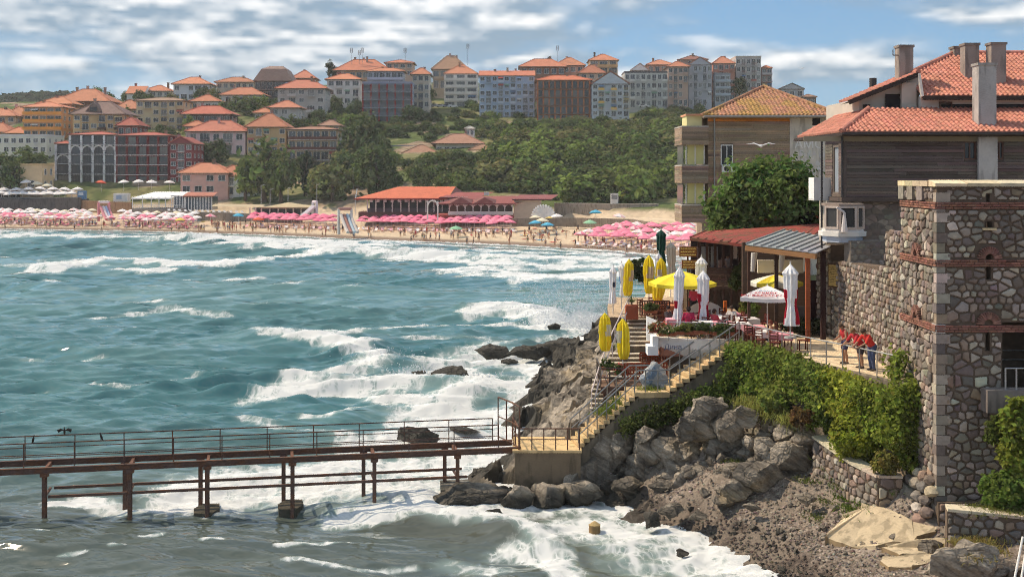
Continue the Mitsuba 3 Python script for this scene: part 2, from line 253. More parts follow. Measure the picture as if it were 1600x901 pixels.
# ---------------------------------------------------------------- sea
def feat(pts): return [w0(*p) for p in pts]
FOAM = [([(-60, 367), (150, 371), (300, 374), (480, 378), (560, 382)], 9, 1.0), ([(300, 376), (480, 388), (600, 395), (700, 398), (850, 404), (990, 407)], 7.5, 1.0), ([(380, 380), (500, 392), (620, 398)], 8, 1.0), ([(560, 398), (720, 408), (850, 417), (980, 414)], 6, .95),
        ([(730, 422), (800, 432), (870, 436), (960, 428)], 6, .95), ([(600, 384), (690, 388), (760, 392), (960, 398)], 2.5, .8), ([(0, 362), (180, 364), (420, 371), (620, 379), (800, 387), (960, 396)], 1.6, .8),
        ([(50, 430), (100, 419), (170, 408), (240, 413), (330, 416), (420, 406), (500, 399)], 3.2, 1.0), ([(100, 412), (180, 405), (240, 411)], 5, .9), ([(180, 425), (220, 427), (260, 425)], 2, 1.0), ([(0, 401), (15, 400)], 2, 1),
        ([(230, 434), (330, 436), (410, 432)], .9, .75), ([(0, 415), (60, 414), (140, 409)], 3, .55),
        ([(150, 497), (250, 486), (350, 490)], 1.0, .62), ([(160, 508), (205, 509)], .4, .8), ([(70, 555), (120, 557), (150, 554)], .7, .6), ([(60, 575), (40, 573)], .4, .5),
        ([(540, 520), (640, 511), (740, 506)], 1.0, .72), ([(735, 492), (790, 488), (830, 494), (880, 508), (930, 518)], 2.4, 1.0), ([(770, 505), (850, 514), (920, 515)], 2.6, 1.0), ([(860, 512), (905, 505), (935, 500)], 3.2, 1.0), ([(650, 530), (720, 528), (780, 533), (900, 530)], 1.6, .6),
        ([(470, 536), (520, 541), (560, 549), (592, 566)], 1.5, 1.0), ([(592, 566), (560, 575), (500, 590), (462, 610)], 2.0, .95), ([(400, 530), (450, 532), (520, 541)], .8, .7), ([(480, 605), (560, 605), (620, 600), (700, 590)], 3.2, .95), ([(620, 620), (680, 625), (740, 610), (800, 600)], 2.6, .9), ([(650, 650), (730, 655), (800, 640)], 3.2, .95), ([(600, 600), (700, 575), (800, 560), (860, 560)], 3.0, .8), ([(640, 560), (720, 548), (800, 540)], 1.6, .6),
        ([(700, 560), (780, 550), (850, 585)], 3.0, .85), ([(560, 700), (640, 690), (780, 690)], 2.2, .9), ([(500, 655), (570, 640), (640, 632)], 1.0, .8), ([(380, 660), (450, 670), (540, 690)], .8, .6), ([(140, 598), (200, 604), (330, 588)], .5, .45), ([(150, 600), (190, 605)], .5, .7),
        ([(110, 782), (200, 792), (330, 790), (430, 772)], 1.3, .88), ([(330, 755), (430, 765), (560, 758), (700, 745)], 2.8, .92), ([(430, 740), (560, 722), (760, 720)], 2.8, .9), ([(560, 800), (660, 795), (760, 800)], 1.2, .9), ([(300, 775), (250, 740), (330, 730)], .6, .5),
        ([(760, 800), (850, 850), (900, 901)], .8, .85), ([(850, 785), (950, 798), (1050, 830), (1160, 865), (1240, 905)], 1.5, .95), ([(880, 830), (980, 850), (1100, 890)], 1.9, .80), ([(800, 860), (900, 890)], 1.2, .62), ([(700, 870), (760, 890)], .7, .55), ([(450, 880), (560, 890), (650, 878)], .35, .55),
        ([(440, 850), (500, 845), (545, 838)], .28, .7), ([(60, 835), (85, 838)], .2, .8), ([(220, 845), (255, 840)], .2, .7), ([(90, 880), (130, 876)], .2, .6), ([(320, 853), (350, 850)], .2, .7), ([(170, 868), (190, 866)], .2, .6)]
RIDGE = [([(400, 530), (470, 536), (520, 541), (560, 549), (596, 568)], 2.6, 1.15), ([(735, 490), (790, 487), (830, 492), (890, 508)], 2.4, .85), ([(600, 620), (680, 622), (745, 612)], 1.6, .7), ([(520, 795), (660, 800), (760, 812), (850, 850)], 1.1, .55), ([(540, 655), (620, 640), (700, 640)], 1.2, .5),
         ([(50, 432), (170, 410), (330, 417), (500, 401)], 4, .9), ([(300, 378), (500, 394), (700, 402), (850, 408)], 6, .8), ([(-60, 370), (200, 375), (480, 381)], 6, .7), ([(730, 425), (870, 438), (960, 430)], 5, .8), ([(150, 490), (250, 483), (350, 487)], 2.5, .6), ([(260, 445), (420, 450), (560, 455)], 5, .5), ([(100, 540), (250, 545), (420, 535)], 2.5, .45), ([(0, 620), (160, 612), (330, 600), (480, 620)], 1.6, .5)]
_waves = [(rng.normal(.22, .30), 6.2832 / L, a, rng.uniform(0, 6.28)) for L, a in ((21, .20), (14, .17), (10, .13), (7.3, .11), (5.2, .085), (3.9, .065), (2.9, .062), (2.1, .048), (1.55, .038), (1.1, .027), (.8, .019), (.58, .013)) for _ in range(2)]
_dirs = [(math.sin(a), math.cos(a), k, A, ph, a) for a, k, A, ph in _waves]
def sea_h(x, y, lmin):
    w = meshkit.fbm(np.stack([x * .06, y * .05, x * 0], -1), 3, 40) * 9; g = .45 + 1.1 * meshkit.noise(np.stack([x * .045, y * .05, x * 0 + 3], -1), 6); h = 0
    for sx, sy, k, A, ph, _ in _dirs:
        if 6.2832 / k > lmin: h = h + A * .22 + A * (1 - 2 * np.abs(np.sin((x * sx + y * sy) * k * .5 + ph + w * min(1, k * .9)))) * .9
    h = h * g * np.clip(.85 + (y - 40) / 120, .85, 1.1)
    for pts, wd, A in RIDGE:
        P = feat(pts); d = polyd(x, y, P); h = h + .72 * A * np.exp(-(d / wd) ** 2) * (.75 + .5 * meshkit.noise(np.stack([x * .5, y * .5, x * 0], -1), 9))
    return h
def sea_f(x, y, h):
    f = np.zeros_like(x); wob = (meshkit.fbm(np.stack([x * .32, y * .20, x * 0], -1), 3, 60) - .5)
    for pts, wd, A in FOAM:
        d = polyd(x + wob * wd * 2.2, y + wob * wd * 1.6, feat(pts)); f = np.maximum(f, A * np.clip(1.35 - d / wd, 0, 1) ** .8)
    s = -shore_s(x, y); f = np.maximum(f, np.where(y < 125, np.clip(1.1 - s / 3.2, 0, .95), np.clip(.9 - s / 4, 0, .8)))
    for bx, by, br in SEA_ROCKS: f = np.maximum(f, np.clip(1.15 - (np.hypot(x - bx, y - by) - br) / 1.6, 0, .95))
    m = meshkit.fbm(np.stack([x * .10, y * .14, x * 0 + 8], -1), 3, 77); cap = np.clip((h - .62) / .3, 0, 1) * np.clip((m - .5) / .12, 0, 1)
    return np.maximum(f, cap * .75), np.clip(1.2 - (y - 49) / 20, 0, 1) * .9 + np.clip(.5 - s / 14, 0, .5) * (y < 120)
SEA_ROCKS = [(w0(px, py)[0], w0(px, py)[1], r) for px, py, r in ((700, 590, 1.5), (830, 555, 2.2), (780, 565, 1.8), (885, 515, 1.2), (650, 690, 1.6), (720, 685, 1.2), (740, 790, 1.6), (690, 785, 1.0), (768, 803, .5), (930, 825, .35), (635, 770, .4), (1068, 866, .3), (560, 600, .5))]
def foam_w(p, n, uv):
    wx, wy = FB(p.x * .9, p.y * .9, 1.0, 3) * 1.6, FB(p.x * .9 + 7, p.y * .9, 5.0, 3) * 1.6
    a1, a2, k = mikit.voronoi(p.x * 1.5 + wx, p.y * .95 + wy); b1, b2, k2 = mikit.voronoi(p.x * 4.2 + wx * 2, p.y * 2.6 + wy * 2)
    lace = dr.minimum((a2 - a1) * 1.15, (b2 - b1) * 1.5 + .12); big = dr.clip((FB(p.x * .55, p.y * .30, 3.0, 4) - .27) * 2.1, 0, 1); fin = dr.clip((FB(p.x * 2.6, p.y * 1.3, 7.0, 4) - .25) * 2.0, 0, 1)
    return SM(-.04, .50, uv.x * 1.06 - (.36 * dr.minimum(lace * 1.5, 1) + .30 * big + .34 * fin)) * .96
def water_c(p, n, uv):
    a = FB(p.x * .05, p.y * .035, 2.0, 4); teal = mikit.mix(mi.Color3f(.052, .150, .166), mi.Color3f(.094, .202, .210), SM(.35, .65, a)); sand = SM(.15, .75, uv.x)
    c = mikit.mix(teal, mi.Color3f(.078, .088, .072), dr.clip(uv.y, 0, 1)); return mikit.mix(c, mi.Color3f(.27, .36, .34), sand * .7)
scene['sea_mat'] = {'type': 'blendbsdf', 'weight': mikit.proc(foam_w), 'water': {'type': 'principled', 'base_color': mikit.proc(water_c), 'roughness': .075, 'specular': .5},
                    'foam': {'type': 'principled', 'base_color': {'type': 'rgb', 'value': [.66, .68, .68]}, 'roughness': .8, 'specular': .2}}
sea = new('sea'); tag(sea, None, None, None, 'structure')
V_, F_, U_, n_ = [], [], [], 0
for x0, x1, y0, y1, dx, dy, lm in ((-36, 13, 38, 74, .13, .11, .5), (-60, 18, 73.9, 132, .24, .2, .9), (-185, 40, 131.8, 345, .62, .48, 2.0)):
    X, Y, q = grid(x0, x1, y0, y1, dx, dy); ok = shore_s(X, Y) < 4
    h = sea_h(X, Y, lm); f, tb = sea_f(X, Y, h); s = -shore_s(X, Y); h = h * np.where(Y < 135, np.clip(.25 + s / 5, .1, 1), np.clip(s / 30, 0.03, 1)); h += f * np.where(Y < 135, .30, .5) * (meshkit.fbm(np.stack([X * 1.6, Y * 1.6, X * 0], -1), 4, 13) - .4)
    keep = ok.ravel()[q].any(1); V_.append(np.stack([X, Y, h], -1).reshape(-1, 3)); F_.append(q[keep] + n_); U_.append(np.c_[f.ravel(), tb.ravel()]); n_ += X.size
V_, F_, U_ = np.vstack(V_), np.vstack(F_), np.vstack(U_); _u, _i = np.unique(F_, return_inverse=True)
scene[sea] = mikit.ply((V_[_u], _i.reshape(-1, 4)), 'sea_mat', smooth=True, uv=U_[_u])
# thrown spray where waves hit the point
mb = MB()
for cx, cy, n, w, hgt in ((885, 512, 5200, 2.6, 4.6), (915, 518, 2200, 1.5, 2.6), (585, 565, 500, 1.4, 1.0), (640, 588, 300, 1.2, .9), (745, 600, 260, .9, .8)):
    c = np.append(w0(cx, cy), 0); u = rng.random(n); P = c + np.c_[rng.normal(0, w, n) * (.45 + .7 * u) + u * w * .3, rng.normal(0, 1.2, n), (u ** 1.9) * hgt]
    s = rng.uniform(.02, .085, n)[:, None, None] * (1.15 - .6 * u[:, None, None]); Tt = np.array([[1, 1, 1], [-1, -1, 1], [-1, 1, -1], [1, -1, -1]]) / 1.3
    k = np.arange(n)[:, None] * 4; mb.add((P[:, None] + Tt * s).reshape(-1, 3), np.vstack([k + [0, 1, 2], k + [0, 3, 1], k + [0, 2, 3], k + [1, 3, 2]]), (.86, .87, .87))
solo('wave_spray', mb, 'matte', 'white spray thrown up where a wave hits the rocky point', 'spray', kind='stuff')

# ---------------------------------------------------------------- far land: beach, town slope, scrub hill
H_PTS = [(-100, 300, 350), (-100, 285, 386), (60, 285, 384), (180, 287, 384), (300, 290, 380), (400, 300, 372), (500, 318, 345), (700, 322, 318), (860, 322, 300), (1000, 322, 292), (1060, 322, 280), (1150, 335, 240),
         (60, 215, 432), (150, 215, 430), (250, 205, 440), (330, 215, 425), (420, 245, 410), (500, 262, 400), (40, 190, 470), (-100, 190, 480), (230, 158, 520), (380, 173, 490), (470, 195, 470), (535, 173, 505), (600, 190, 482), (560, 235, 430), (660, 250, 400), (720, 235, 425),
         (720, 168, 520), (700, 205, 455), (780, 205, 450), (850, 186, 492), (950, 190, 490), (980, 212, 420), (1010, 168, 530), (1090, 165, 535), (1060, 205, 420), (1150, 150, 545), (1200, 150, 545), (1240, 156, 545), (1290, 200, 520), (1350, 215, 500), (1150, 230, 400), (1250, 260, 350), (1400, 300, 300),
         (-100, 165, 600), (200, 160, 640), (350, 150, 640), (500, 130, 640), (800, 128, 640), (1100, 130, 660), (1220, 160, 660), (1350, 220, 640), (1600, 260, 640), (1600, 300, 300), (1500, 330, 200)]
hp = [at(*p) for p in H_PTS]
for tt in np.arange(0, SEA.exterior.length, 12):
    p = np.array(SEA.exterior.interpolate(tt).coords[0])
    if p[1] > 150 and p[0] > -290: n = p + np.array([0, 44.0]) if p[0] < 20 else p + np.array([26, 30.0]); hp.append(np.array([n[0], n[1], 4.4]))
hp = np.array(hp); X, Y, q = grid(-330, 330, 128, 660, 3.0, 3.0); s = shore_s(X, Y)
zi = LinearNDInterpolator(hp[:, :2], hp[:, 2])(X, Y); zi = np.where(np.isnan(zi), NearestNDInterpolator(hp[:, :2], hp[:, 2])(X, Y), zi)
Z = np.where(s < 44, np.minimum(np.maximum(-1.5, .10 * s), 4.4), gaussian_filter(zi, 1.2)); Z = np.where((s > 30) & (s < 44) & (X > 20), np.minimum(zi, 4.6), Z)
Z += np.clip((s - 60) / 30, 0, 1) * (meshkit.fbm(np.stack([X * .03, Y * .03, X * 0], -1), 4, 5) - .5) * 3
_Zf = Z
def z_far(x, y):
    fi = np.clip((np.asarray(y, float) - 128) / 532 * (_Zf.shape[0] - 1), 0, _Zf.shape[0] - 1.001); fj = np.clip((np.asarray(x, float) + 330) / 660 * (_Zf.shape[1] - 1), 0, _Zf.shape[1] - 1.001)
    i, j = fi.astype(int), fj.astype(int); a, b = fi - i, fj - j
    return (_Zf[i, j] * (1 - b) + _Zf[i, j + 1] * b) * (1 - a) + (_Zf[i + 1, j] * (1 - b) + _Zf[i + 1, j + 1] * b) * a
def land_c(p, n, uv):
    sand = mikit.mix(mi.Color3f(.46, .36, .25), mi.Color3f(.56, .45, .32), FB(p.x * .3, p.y * .3, 0, 3)) * (.86 + .28 * N3(p.x * 1.7, p.y * 1.7, 2.0))
    wet = SM(.62, .25, p.z); sand = mikit.mix(sand, mi.Color3f(.20, .145, .11), wet)
    a = FB(p.x * .06, p.y * .06, 0, 4); grass = mikit.mix(mi.Color3f(.085, .11, .038), mi.Color3f(.185, .175, .08), SM(.42, .62, a)); grass = mikit.mix(grass, mi.Color3f(.27, .20, .14), SM(.60, .72, FB(p.x * .09 + 3, p.y * .09, 5.0, 3)))
    return mikit.mix(sand, grass * (.7 + .6 * N3(p.x * .8, p.y * .8, 1.0)), SM(5.0, 6.4, p.z + (a - .5) * 2))
scene['land_mat'] = princ(land_c, .95, .15)
struct('far_terrain', mikit.ply((np.stack([X, Y, Z], -1).reshape(-1, 3), q), 'land_mat', smooth=True))
struct('open_ground', mikit.ply((np.array([[-1100, -60, -2.5], [1100, -60, -2.5], [1100, 1440, -2.5], [-1100, 1440, -2.5]], float), np.array([[0, 1, 2, 3]])), 'land_mat'))
# wooded ridge far behind the town
RX, RZ = [-1000, -560, -450, -395, -330, -250, -70, 350], [68, 73, 79, 83, 71, 50, 30, 14]
X, Y, q = grid(-1000, 350, 820, 1420, 12, 12); Z = np.interp(X, RX, RZ) * np.exp(-((Y - 1100) / 240) ** 2) + (meshkit.fbm(np.stack([X * .028, Y * .028, X * 0], -1), 4, 9) - .5) * 10
struct('wooded_ridge', mikit.ply((np.stack([X, Y, Z - 5], -1).reshape(-1, 3), q), 'land_mat', smooth=True))
mb = MB(); n = 14000; x = rng.uniform(-680, -180, n); y = rng.uniform(900, 1160, n); jz = np.interp(x, RX, RZ) * np.exp(-((y - 1100) / 240) ** 2)
mb.add(*leaf_quads(np.c_[x, y, jz + rng.uniform(-3, 4, n)], 7, np.array([vary((.05, .075, .045), .2) for _ in range(n)]), up=1.2))
solo('distant_forest', mb, 'far_leaf', 'dark forest covering the ridge far behind the town', 'forest', kind='stuff')
# ================================================================ the town on the hill
TERRA, PINKROOF, BROWNROOF = (.50, .205, .12), (.40, .125, .09), (.30, .18, .12)
_wc = {}
def window_shape(w, h, fr, pane, muntin=1, bs='gloss'):
    k = (round(w, 1), round(h, 1), fr, pane, muntin)
    if k not in _wc:
        w, h = k[0], k[1]; m = MB(); t = .09
        m.box(-w / 2, w / 2, -.03, .02, 0, h, pane)
        for a, b, c, d in ((-w / 2 - t, -w / 2, -t, h + t), (w / 2, w / 2 + t, -t, h + t), (-w / 2, w / 2, h, h + t), (-w / 2, w / 2, -t, 0)): m.box(a, b, -.12, .02, c, d, fr)
        for i in range(1, muntin + 1): x = -w / 2 + w * i / (muntin + 1); m.box(x - .04, x + .04, -.08, -.031, 0, h, fr)
        m.box(-w / 2 - .15, w / 2 + .15, -.2, .02, -t - .07, -t - .001, fr)
        _wc[k] = m.shape(bs)
    return _wc[k]
def balcony_shape(w, kind, slab, rail):
    k = ('b', round(w, 1), kind, slab, rail)
    if k not in _wc:
        w = k[1]; m = MB(); m.box(-w / 2, w / 2, -1.25, .0, -.2, 0, slab)
        if kind == 'solid':
            m.box(-w / 2, w / 2, -1.25, -1.1, .001, .95, rail)
            for x in (-w / 2, w / 2 - .14): m.box(x, x + .14, -1.099, 0, .001, .95, rail)
        else:
            for z in (.5, 1.0): m.box(-w / 2, w / 2, -1.22, -1.16, z - .04, z + .03, rail)
            for i in range(int(w / .55) + 1): x = -w / 2 + .03 + i * (w - .06) / max(1, int(w / .55)); m.box(x - .03, x + .03, -1.225, -1.155, .001, .46, rail)
            for x in (-w / 2 + .02, w / 2 - .08): m.box(x, x + .06, -1.15, 0, .93, 1.0, rail)
        _wc[k] = m.shape('plaster')
    return _wc[k]
def roof_mb(kind, w, d, rise, o, col, fascia=(.16, .11, .08), wall=None):
    m = MB(); x, y0, y1 = w / 2 + o, -o, d + o; t = .28
    if kind == 'flat':
        m.box(-w / 2 - .1, w / 2 + .1, -.1, d + .1, 0, .22, col)
        for a, b, c, e in ((-w / 2 - .1, w / 2 + .1, -.1, .15), (-w / 2 - .1, w / 2 + .1, d - .15, d + .1), (-w / 2 - .1, -w / 2 + .15, .151, d - .151), (w / 2 - .15, w / 2 + .1, .151, d - .151)): m.box(a, b, c, e, .221, .7, col)
        return m
    m.box(-x, x, y0, y1, -t, 0, fascia)
    e = 1e-3
    if kind == 'hip':
        L = min(x, (y1 - y0) / 2) * .9; rx = max(x - L, .01); ym = (y0 + y1) / 2; yo = max((y1 - y0) / 2 - L, .01)
        v = [(-x, y0, e), (x, y0, e), (x, y1, e), (-x, y1, e), (-rx, ym - yo, rise), (rx, ym - yo, rise), (rx, ym + yo, rise), (-rx, ym + yo, rise)]
        m.add(v, [(0, 1, 5, 4), (1, 2, 6, 5), (2, 3, 7, 6), (3, 0, 4, 7), (4, 5, 6, 7)], col)
        for a, b in ((0, 4), (1, 5), (4, 5)): m.bar(np.array(v[a]) + [0, 0, .06], np.array(v[b]) + [0, 0, .06], .35, .22, shift(col, .88))
    elif kind == 'gablex':
        ym = (y0 + y1) / 2; v = [(-x, y0, e), (x, y0, e), (x, y1, e), (-x, y1, e), (-x, ym, rise), (x, ym, rise)]
        m.add(v, [(0, 1, 5, 4), (2, 3, 4, 5)], col); m.add(v, [(1, 2, 5), (3, 0, 4)], wall or fascia)
    elif kind == 'gabley':
        v = [(-x, y0, e), (x, y0, e), (x, y1, e), (-x, y1, e), (0, y0, rise), (0, y1, rise)]
        m.add(v, [(1, 2, 5, 4), (3, 0, 4, 5)], col); m.add(np.array(v) * [.93, 1, .93] + [0, .25, 0], [(0, 1, 4), (2, 3, 5)], wall or fascia)
        for a, b in ((0, 4), (1, 4)): m.bar(np.array(v[a]) + [0, .1, .05], np.array(v[b]) + [0, .1, .05], .25, .3, shift(col, .9))
    elif kind == 'mansard':
        k = .62; v = [(-x, y0, e), (x, y0, e), (x, y1, e), (-x, y1, e)]; u = [(-x * k, y0 + x * (1 - k) * .6, rise * .75), (x * k, y0 + x * (1 - k) * .6, rise * .75), (x * k, y1 - 2, rise * .75), (-x * k, y1 - 2, rise * .75)]
        ym = (y0 + y1) / 2; v = v + u + [(-x * .35, ym, rise), (x * .35, ym, rise)]
        m.add(v, [(0, 1, 5, 4), (1, 2, 6, 5), (2, 3, 7, 6), (3, 0, 4, 7), (4, 5, 9, 8), (6, 7, 8, 9)], col); m.add(v, [(5, 6, 9), (7, 4, 8)], col)
    return m
WHITE, DARKP, WOODF = (.62, .62, .60), (.030, .036, .045), (.12, .07, .045)
PANES = [(.022, .027, .033), (.04, .05, .06), (.07, .085, .10), (.028, .03, .034), (.16, .16, .15)]
AWN = [(.66, .64, .60), (.50, .12, .10), (.16, .26, .42), (.62, .50, .28), (.20, .34, .24)]
HOUSES = []
def house(cat, label, px0, px1, eave, base, D, depth, wall, roof, floors=2, cols=3, style='win', rz=0, frame=WHITE, rail=None, group=None, bmat='plaster', chim=1, slab=None, found=7, arch=False, skipw=()):
    """A building read off the photograph: its front from px0 to px1, its eave and base rows, at depth D."""
    s = F / D; w = (px1 - px0) / s; wall = mute(lin(*wall)); z0 = EYE - (base - HY) / s; h = (base - eave) / s; cx = ((px0 + px1) / 2 - 800) / s
    M = rotz(math.radians(rz), (cx, D, z0)); key = thing(cat.replace(' ', '_'), label, cat, group); HOUSES.append((cx, D, w, depth))
    m = MB(); m.box(-w / 2, w / 2, 0, depth, -found, h, wall); fh = h / floors; rail = rail or shift(wall, .9); slab = slab or shift(wall, .95); pil = {}
    part(key, 'wall', m, bmat, tw=M)
    r = np.random.default_rng(int(px0 * 7 + eave + 1000)); cw = w / cols
    if style == 'frame':
        for i in range(cols + 1):
            x = -w / 2 + i * cw; m = MB(); m.box(x - .28, x + .28, -.65, -.001, -1, h - .3, frame); part(key, 'pilaster', m, bmat, tw=M)
    for f in range(floors):
        zb = f * fh
        if style in ('balc', 'frame') and f > 0 or style == 'open':
            part(key, 'balcony', balcony_shape(w if style != 'frame' else w - .1, 'rail' if style != 'balc' else ('solid' if r.random() < .75 else 'rail'), slab, rail), bmat, tw=M @ rotz(0, (0, -.02, zb)))
        for c in range(cols):
            x = -w / 2 + (c + .5) * cw
            if (f, c) in skipw or (style == 'win' or style == 'bays') and r.random() < .07: continue
            tall = style in ('balc', 'frame', 'open') or (style == 'bays' and c % 2 == 1)
            ww, wh = (cw * r.uniform(.62, .82), fh * .74) if tall else (min(cw * .6, 1.7 + .4 * r.random()), fh * .5)
            pn = PANES[r.integers(len(PANES))] if not style == 'open' else PANES[0]
            if arch and f == floors - 2:
                a = MB(); n = 7; th = np.linspace(0, np.pi, n); P = [(x + np.cos(q) * cw * .42, zb + fh * .45 + np.sin(q) * fh * .42) for q in th]
                for (xa, za), (xb, zb2) in zip(P[:-1], P[1:]): a.bar((xa, -.3, za), (xb, -.3, zb2), .5, .35, frame)
                part(key, 'arch', a, bmat, tw=M)
            part(key, 'window', window_shape(ww, wh, frame if style != 'frame' else (.10, .10, .11), pn, 1 if ww < 2.2 else 2), tw=M @ rotz(0, (x, -.03, zb + (.06 if tall else .28) * fh)))
            if style != 'frame' and f > 0 and r.random() < .09: ac = AWN[r.integers(len(AWN))]; a = MB(); a.add([(-ww / 2 - .2, -.16, wh + .1), (ww / 2 + .2, -.16, wh + .1), (ww / 2 + .2, -1.0, wh - .45), (-ww / 2 - .2, -1.0, wh - .45), (ww / 2 + .2, -1.0, wh - .65), (-ww / 2 - .2, -1.0, wh - .65)], [(0, 1, 2, 3), (3, 2, 4, 5)], ac); part(key, 'awning', a, 'fabric', tw=M @ rotz(0, (x, -.03, zb + (.06 if tall else .28) * fh)))
            if style == 'win' and r.random() < .10: part(key, 'air_conditioner', MB().box(-.42, .42, -.4, -.06, -.75, -.2, (.62, .62, .61)), tw=M @ rotz(0, (x, -.03, zb + .28 * fh)))
            if style == 'bays' and c % 2 == 1 and f > 0: part(key, 'balcony', balcony_shape(cw * .95, 'rail' if r.random() < .6 else 'solid', slab, rail), bmat, tw=M @ rotz(0, (x, -.02, zb)))
    sx = 1 if cx < 0 else -1; nc = max(1, int(depth / 4.5))                     # windows of the flank that shows
    for f in range(floors):
        for c in range(nc):
            part(key, 'window', window_shape(1.3, fh * .48, frame if style != 'frame' else WHITE, PANES[r.integers(4)], 1), tw=M @ rotz(sx * math.pi / 2, (sx * (w / 2 + .03), (c + .5) * depth / nc, f * fh + fh * .28)))
    kind, rise, over, col = roof
    rk = part(key, 'roof', roof_mb(kind, w, depth, rise / s, over, vary(col, .07), wall=wall), 'tile' if kind != 'flat' else bmat, tw=M @ rotz(0, (0, 0, h)))
    for i in range(chim if kind != 'flat' else 0):
        m = MB(); x, y = r.uniform(-.3, .3) * w, depth * r.uniform(.3, .6); t = rise / s + r.uniform(.2, 1.1); g = vary((.30, .22, .18), .25); m.box(x - .4, x + .4, y - .4, y + .4, 0.3, t, g).box(x - .5, x + .5, y - .5, y + .5, t + .001, t + .18, shift(g, .6))
        part(rk, 'chimney', m, 'plaster', tw=M @ rotz(0, (0, 0, h)))
    return key, M, w, h, s
R = lambda rise, over=.9, col=TERRA, kind='hip': (kind, rise, over, col)
H = house; AB, VH = 'apartment building', 'house'
# --- left: the quarter behind the promenade
H(AB, 'orange apartment block with stacked continuous balconies at far left', 37, 97, 167, 214, 430, 14, (226, 158, 78), R(9), 4, 5, 'balc', rail=lin(220, 150, 70))
H(VH, 'broad house with stepped terracotta hip roofs above the orange block', 86, 170, 158, 200, 458, 17, (140, 98, 74), R(21), 3, 5, chim=3)
H(VH, 'long terracotta roofed house tucked behind the left end of the orange block', 60, 112, 162, 190, 446, 12, (190, 130, 80), R(13), 2, 4)
hk = H('guest house', 'yellow guest house under a grey brown mansard roof with big dormer', 114, 192, 178, 216, 424, 15, (214, 178, 112), R(21, 1.2, (.20, .135, .115)), 3, 6, 'bays', rail=lin(90, 70, 60))
_d = MB(); _d.add([(-3, -1.2, 0), (3, -1.2, 0), (0, -1.2, 3.2), (-3, 4, 0), (3, 4, 0), (0, 4, 3.2)], [(0, 1, 2), (3, 5, 4), (0, 2, 5), (0, 5, 3), (1, 4, 5), (1, 5, 2)], (.17, .115, .10)); _dk = part(hk[0], 'dormer', _d, 'tile', tw=hk[1] @ rotz(0, (-1.5, 1.2, hk[3] + .8)))
part(_dk, 'window', window_shape(2.4, 1.3, WOODF, PANES[0], 1), tw=hk[1] @ rotz(0, (-1.5, -.03, hk[3] + 1.0)))
H('hotel', 'long cream flat roofed building with white window bands at left edge', -30, 73, 213, 268, 405, 16, (226, 222, 200), ('flat', 2, 0, lin(225, 225, 222)), 4, 9, frame=(.7, .7, .7))
H(VH, 'terracotta roofed house at left edge, upper of two stacked there', -30, 24, 181, 205, 470, 12, (200, 170, 130), R(13), 2, 4)
H(VH, 'terracotta roofed house wedged beside the orange block', 10, 42, 180, 205, 476, 12, (210, 180, 150), R(15), 2, 3)
H(VH, 'terracotta roofed house at left edge, low one just above the cream building', -30, 16, 206, 222, 440, 10, (190, 160, 130), R(15), 1, 3)
H(VH, 'small orange roofed house behind the cream flat roofed building', 10, 40, 208, 222, 432, 9, (200, 165, 130), R(10), 1, 3)
H('restaurant', 'plain tan flat roofed block beside the promenade umbrellas', 31, 66, 259, 297, 367, 9, (214, 184, 132), ('flat', 1, 0, lin(205, 178, 130)), 2, 1, skipw=((1, 0),))
H('restaurant', 'dark low restaurant front at far left edge above the sea wall', -30, 31, 262, 297, 368, 8, (70, 62, 60), ('flat', 1, 0, (.35, .32, .3)), 2, 6, 'balc', frame=WOODF, rail=(.08, .07, .07))
H('hotel', 'black and white hotel with arched window bays facing the beach', 110, 181, 210, 287, 386, 14, (52, 54, 60), R(5, .8, PINKROOF), 5, 4, 'frame', frame=(.78, .78, .78), rail=(.10, .10, .11), slab=(.5, .5, .52), arch=True)
H('hotel', 'lower black and white wing with one large arch, left of the taller bays', 88, 109.5, 224, 287, 387, 13, (58, 60, 68), R(4, .5, PINKROOF), 4, 1, 'frame', frame=(.62, .62, .64), rail=(.10, .10, .11), slab=(.5, .5, .52), arch=True)
H('hotel', 'dark red hotel with white balcony lines beside the black and white one', 182.5, 264, 211, 288, 386, 15, (118, 42, 44), R(5, .8, PINKROOF), 5, 5, 'frame', frame=lin(120, 40, 42), rail=(.14, .10, .10), slab=(.70, .66, .65))
H('hotel', 'dark red gabled wing at right end of the red hotel', 265, 301, 224, 288, 384, 14, (138, 46, 50), ('gabley', 11, .4, PINKROOF), 5, 3, 'bays', rail=(.30, .26, .26), slab=(.6, .56, .55))
H(VH, 'small pinkish red roofed house peeping over the red hotel', 184, 216, 196, 216, 418, 11, (170, 90, 80), R(13, .8, PINKROOF), 1, 3)
H(AB, 'cream yellow block with balcony grid behind the red hotel', 213, 287, 157, 206, 445, 13, (212, 192, 142), R(6, 1.0, (.34, .22, .15)), 4, 6, 'bays', rail=lin(190, 170, 130))
H(VH, 'terracotta hip roofed house left of the cream yellow block', 178, 218, 170, 200, 462, 12, (190, 150, 115), R(15), 2, 3)
H(VH, 'white gabled house on the crest, leftmost of the crest houses', 198, 224, 146, 166, 520, 11, (222, 220, 216), ('gablex', 13, .5, TERRA), 2, 3)
H(VH, 'pale crest house with low terracotta roof beside the white gabled one', 223, 266, 142, 164, 526, 12, (215, 205, 190), R(10), 2, 4)
H(VH, 'bluish white crest house with wide terracotta roof and dark chimneys', 271, 326, 131, 158, 525, 13, (205, 210, 218), R(12), 2, 5, 'bays')
H(VH, 'small white house with pointed terracotta roof above the dark brown one', 299, 341, 158, 176, 480, 11, (220, 215, 210), R(11), 1, 4)
H(VH, 'low dark brown house under a broad red hip roof', 286, 360, 178, 196, 440, 12, (92, 66, 60), R(14, 1.1, (.43, .14, .09)), 1, 7, 'balc', rail=lin(80, 50, 45), chim=2)
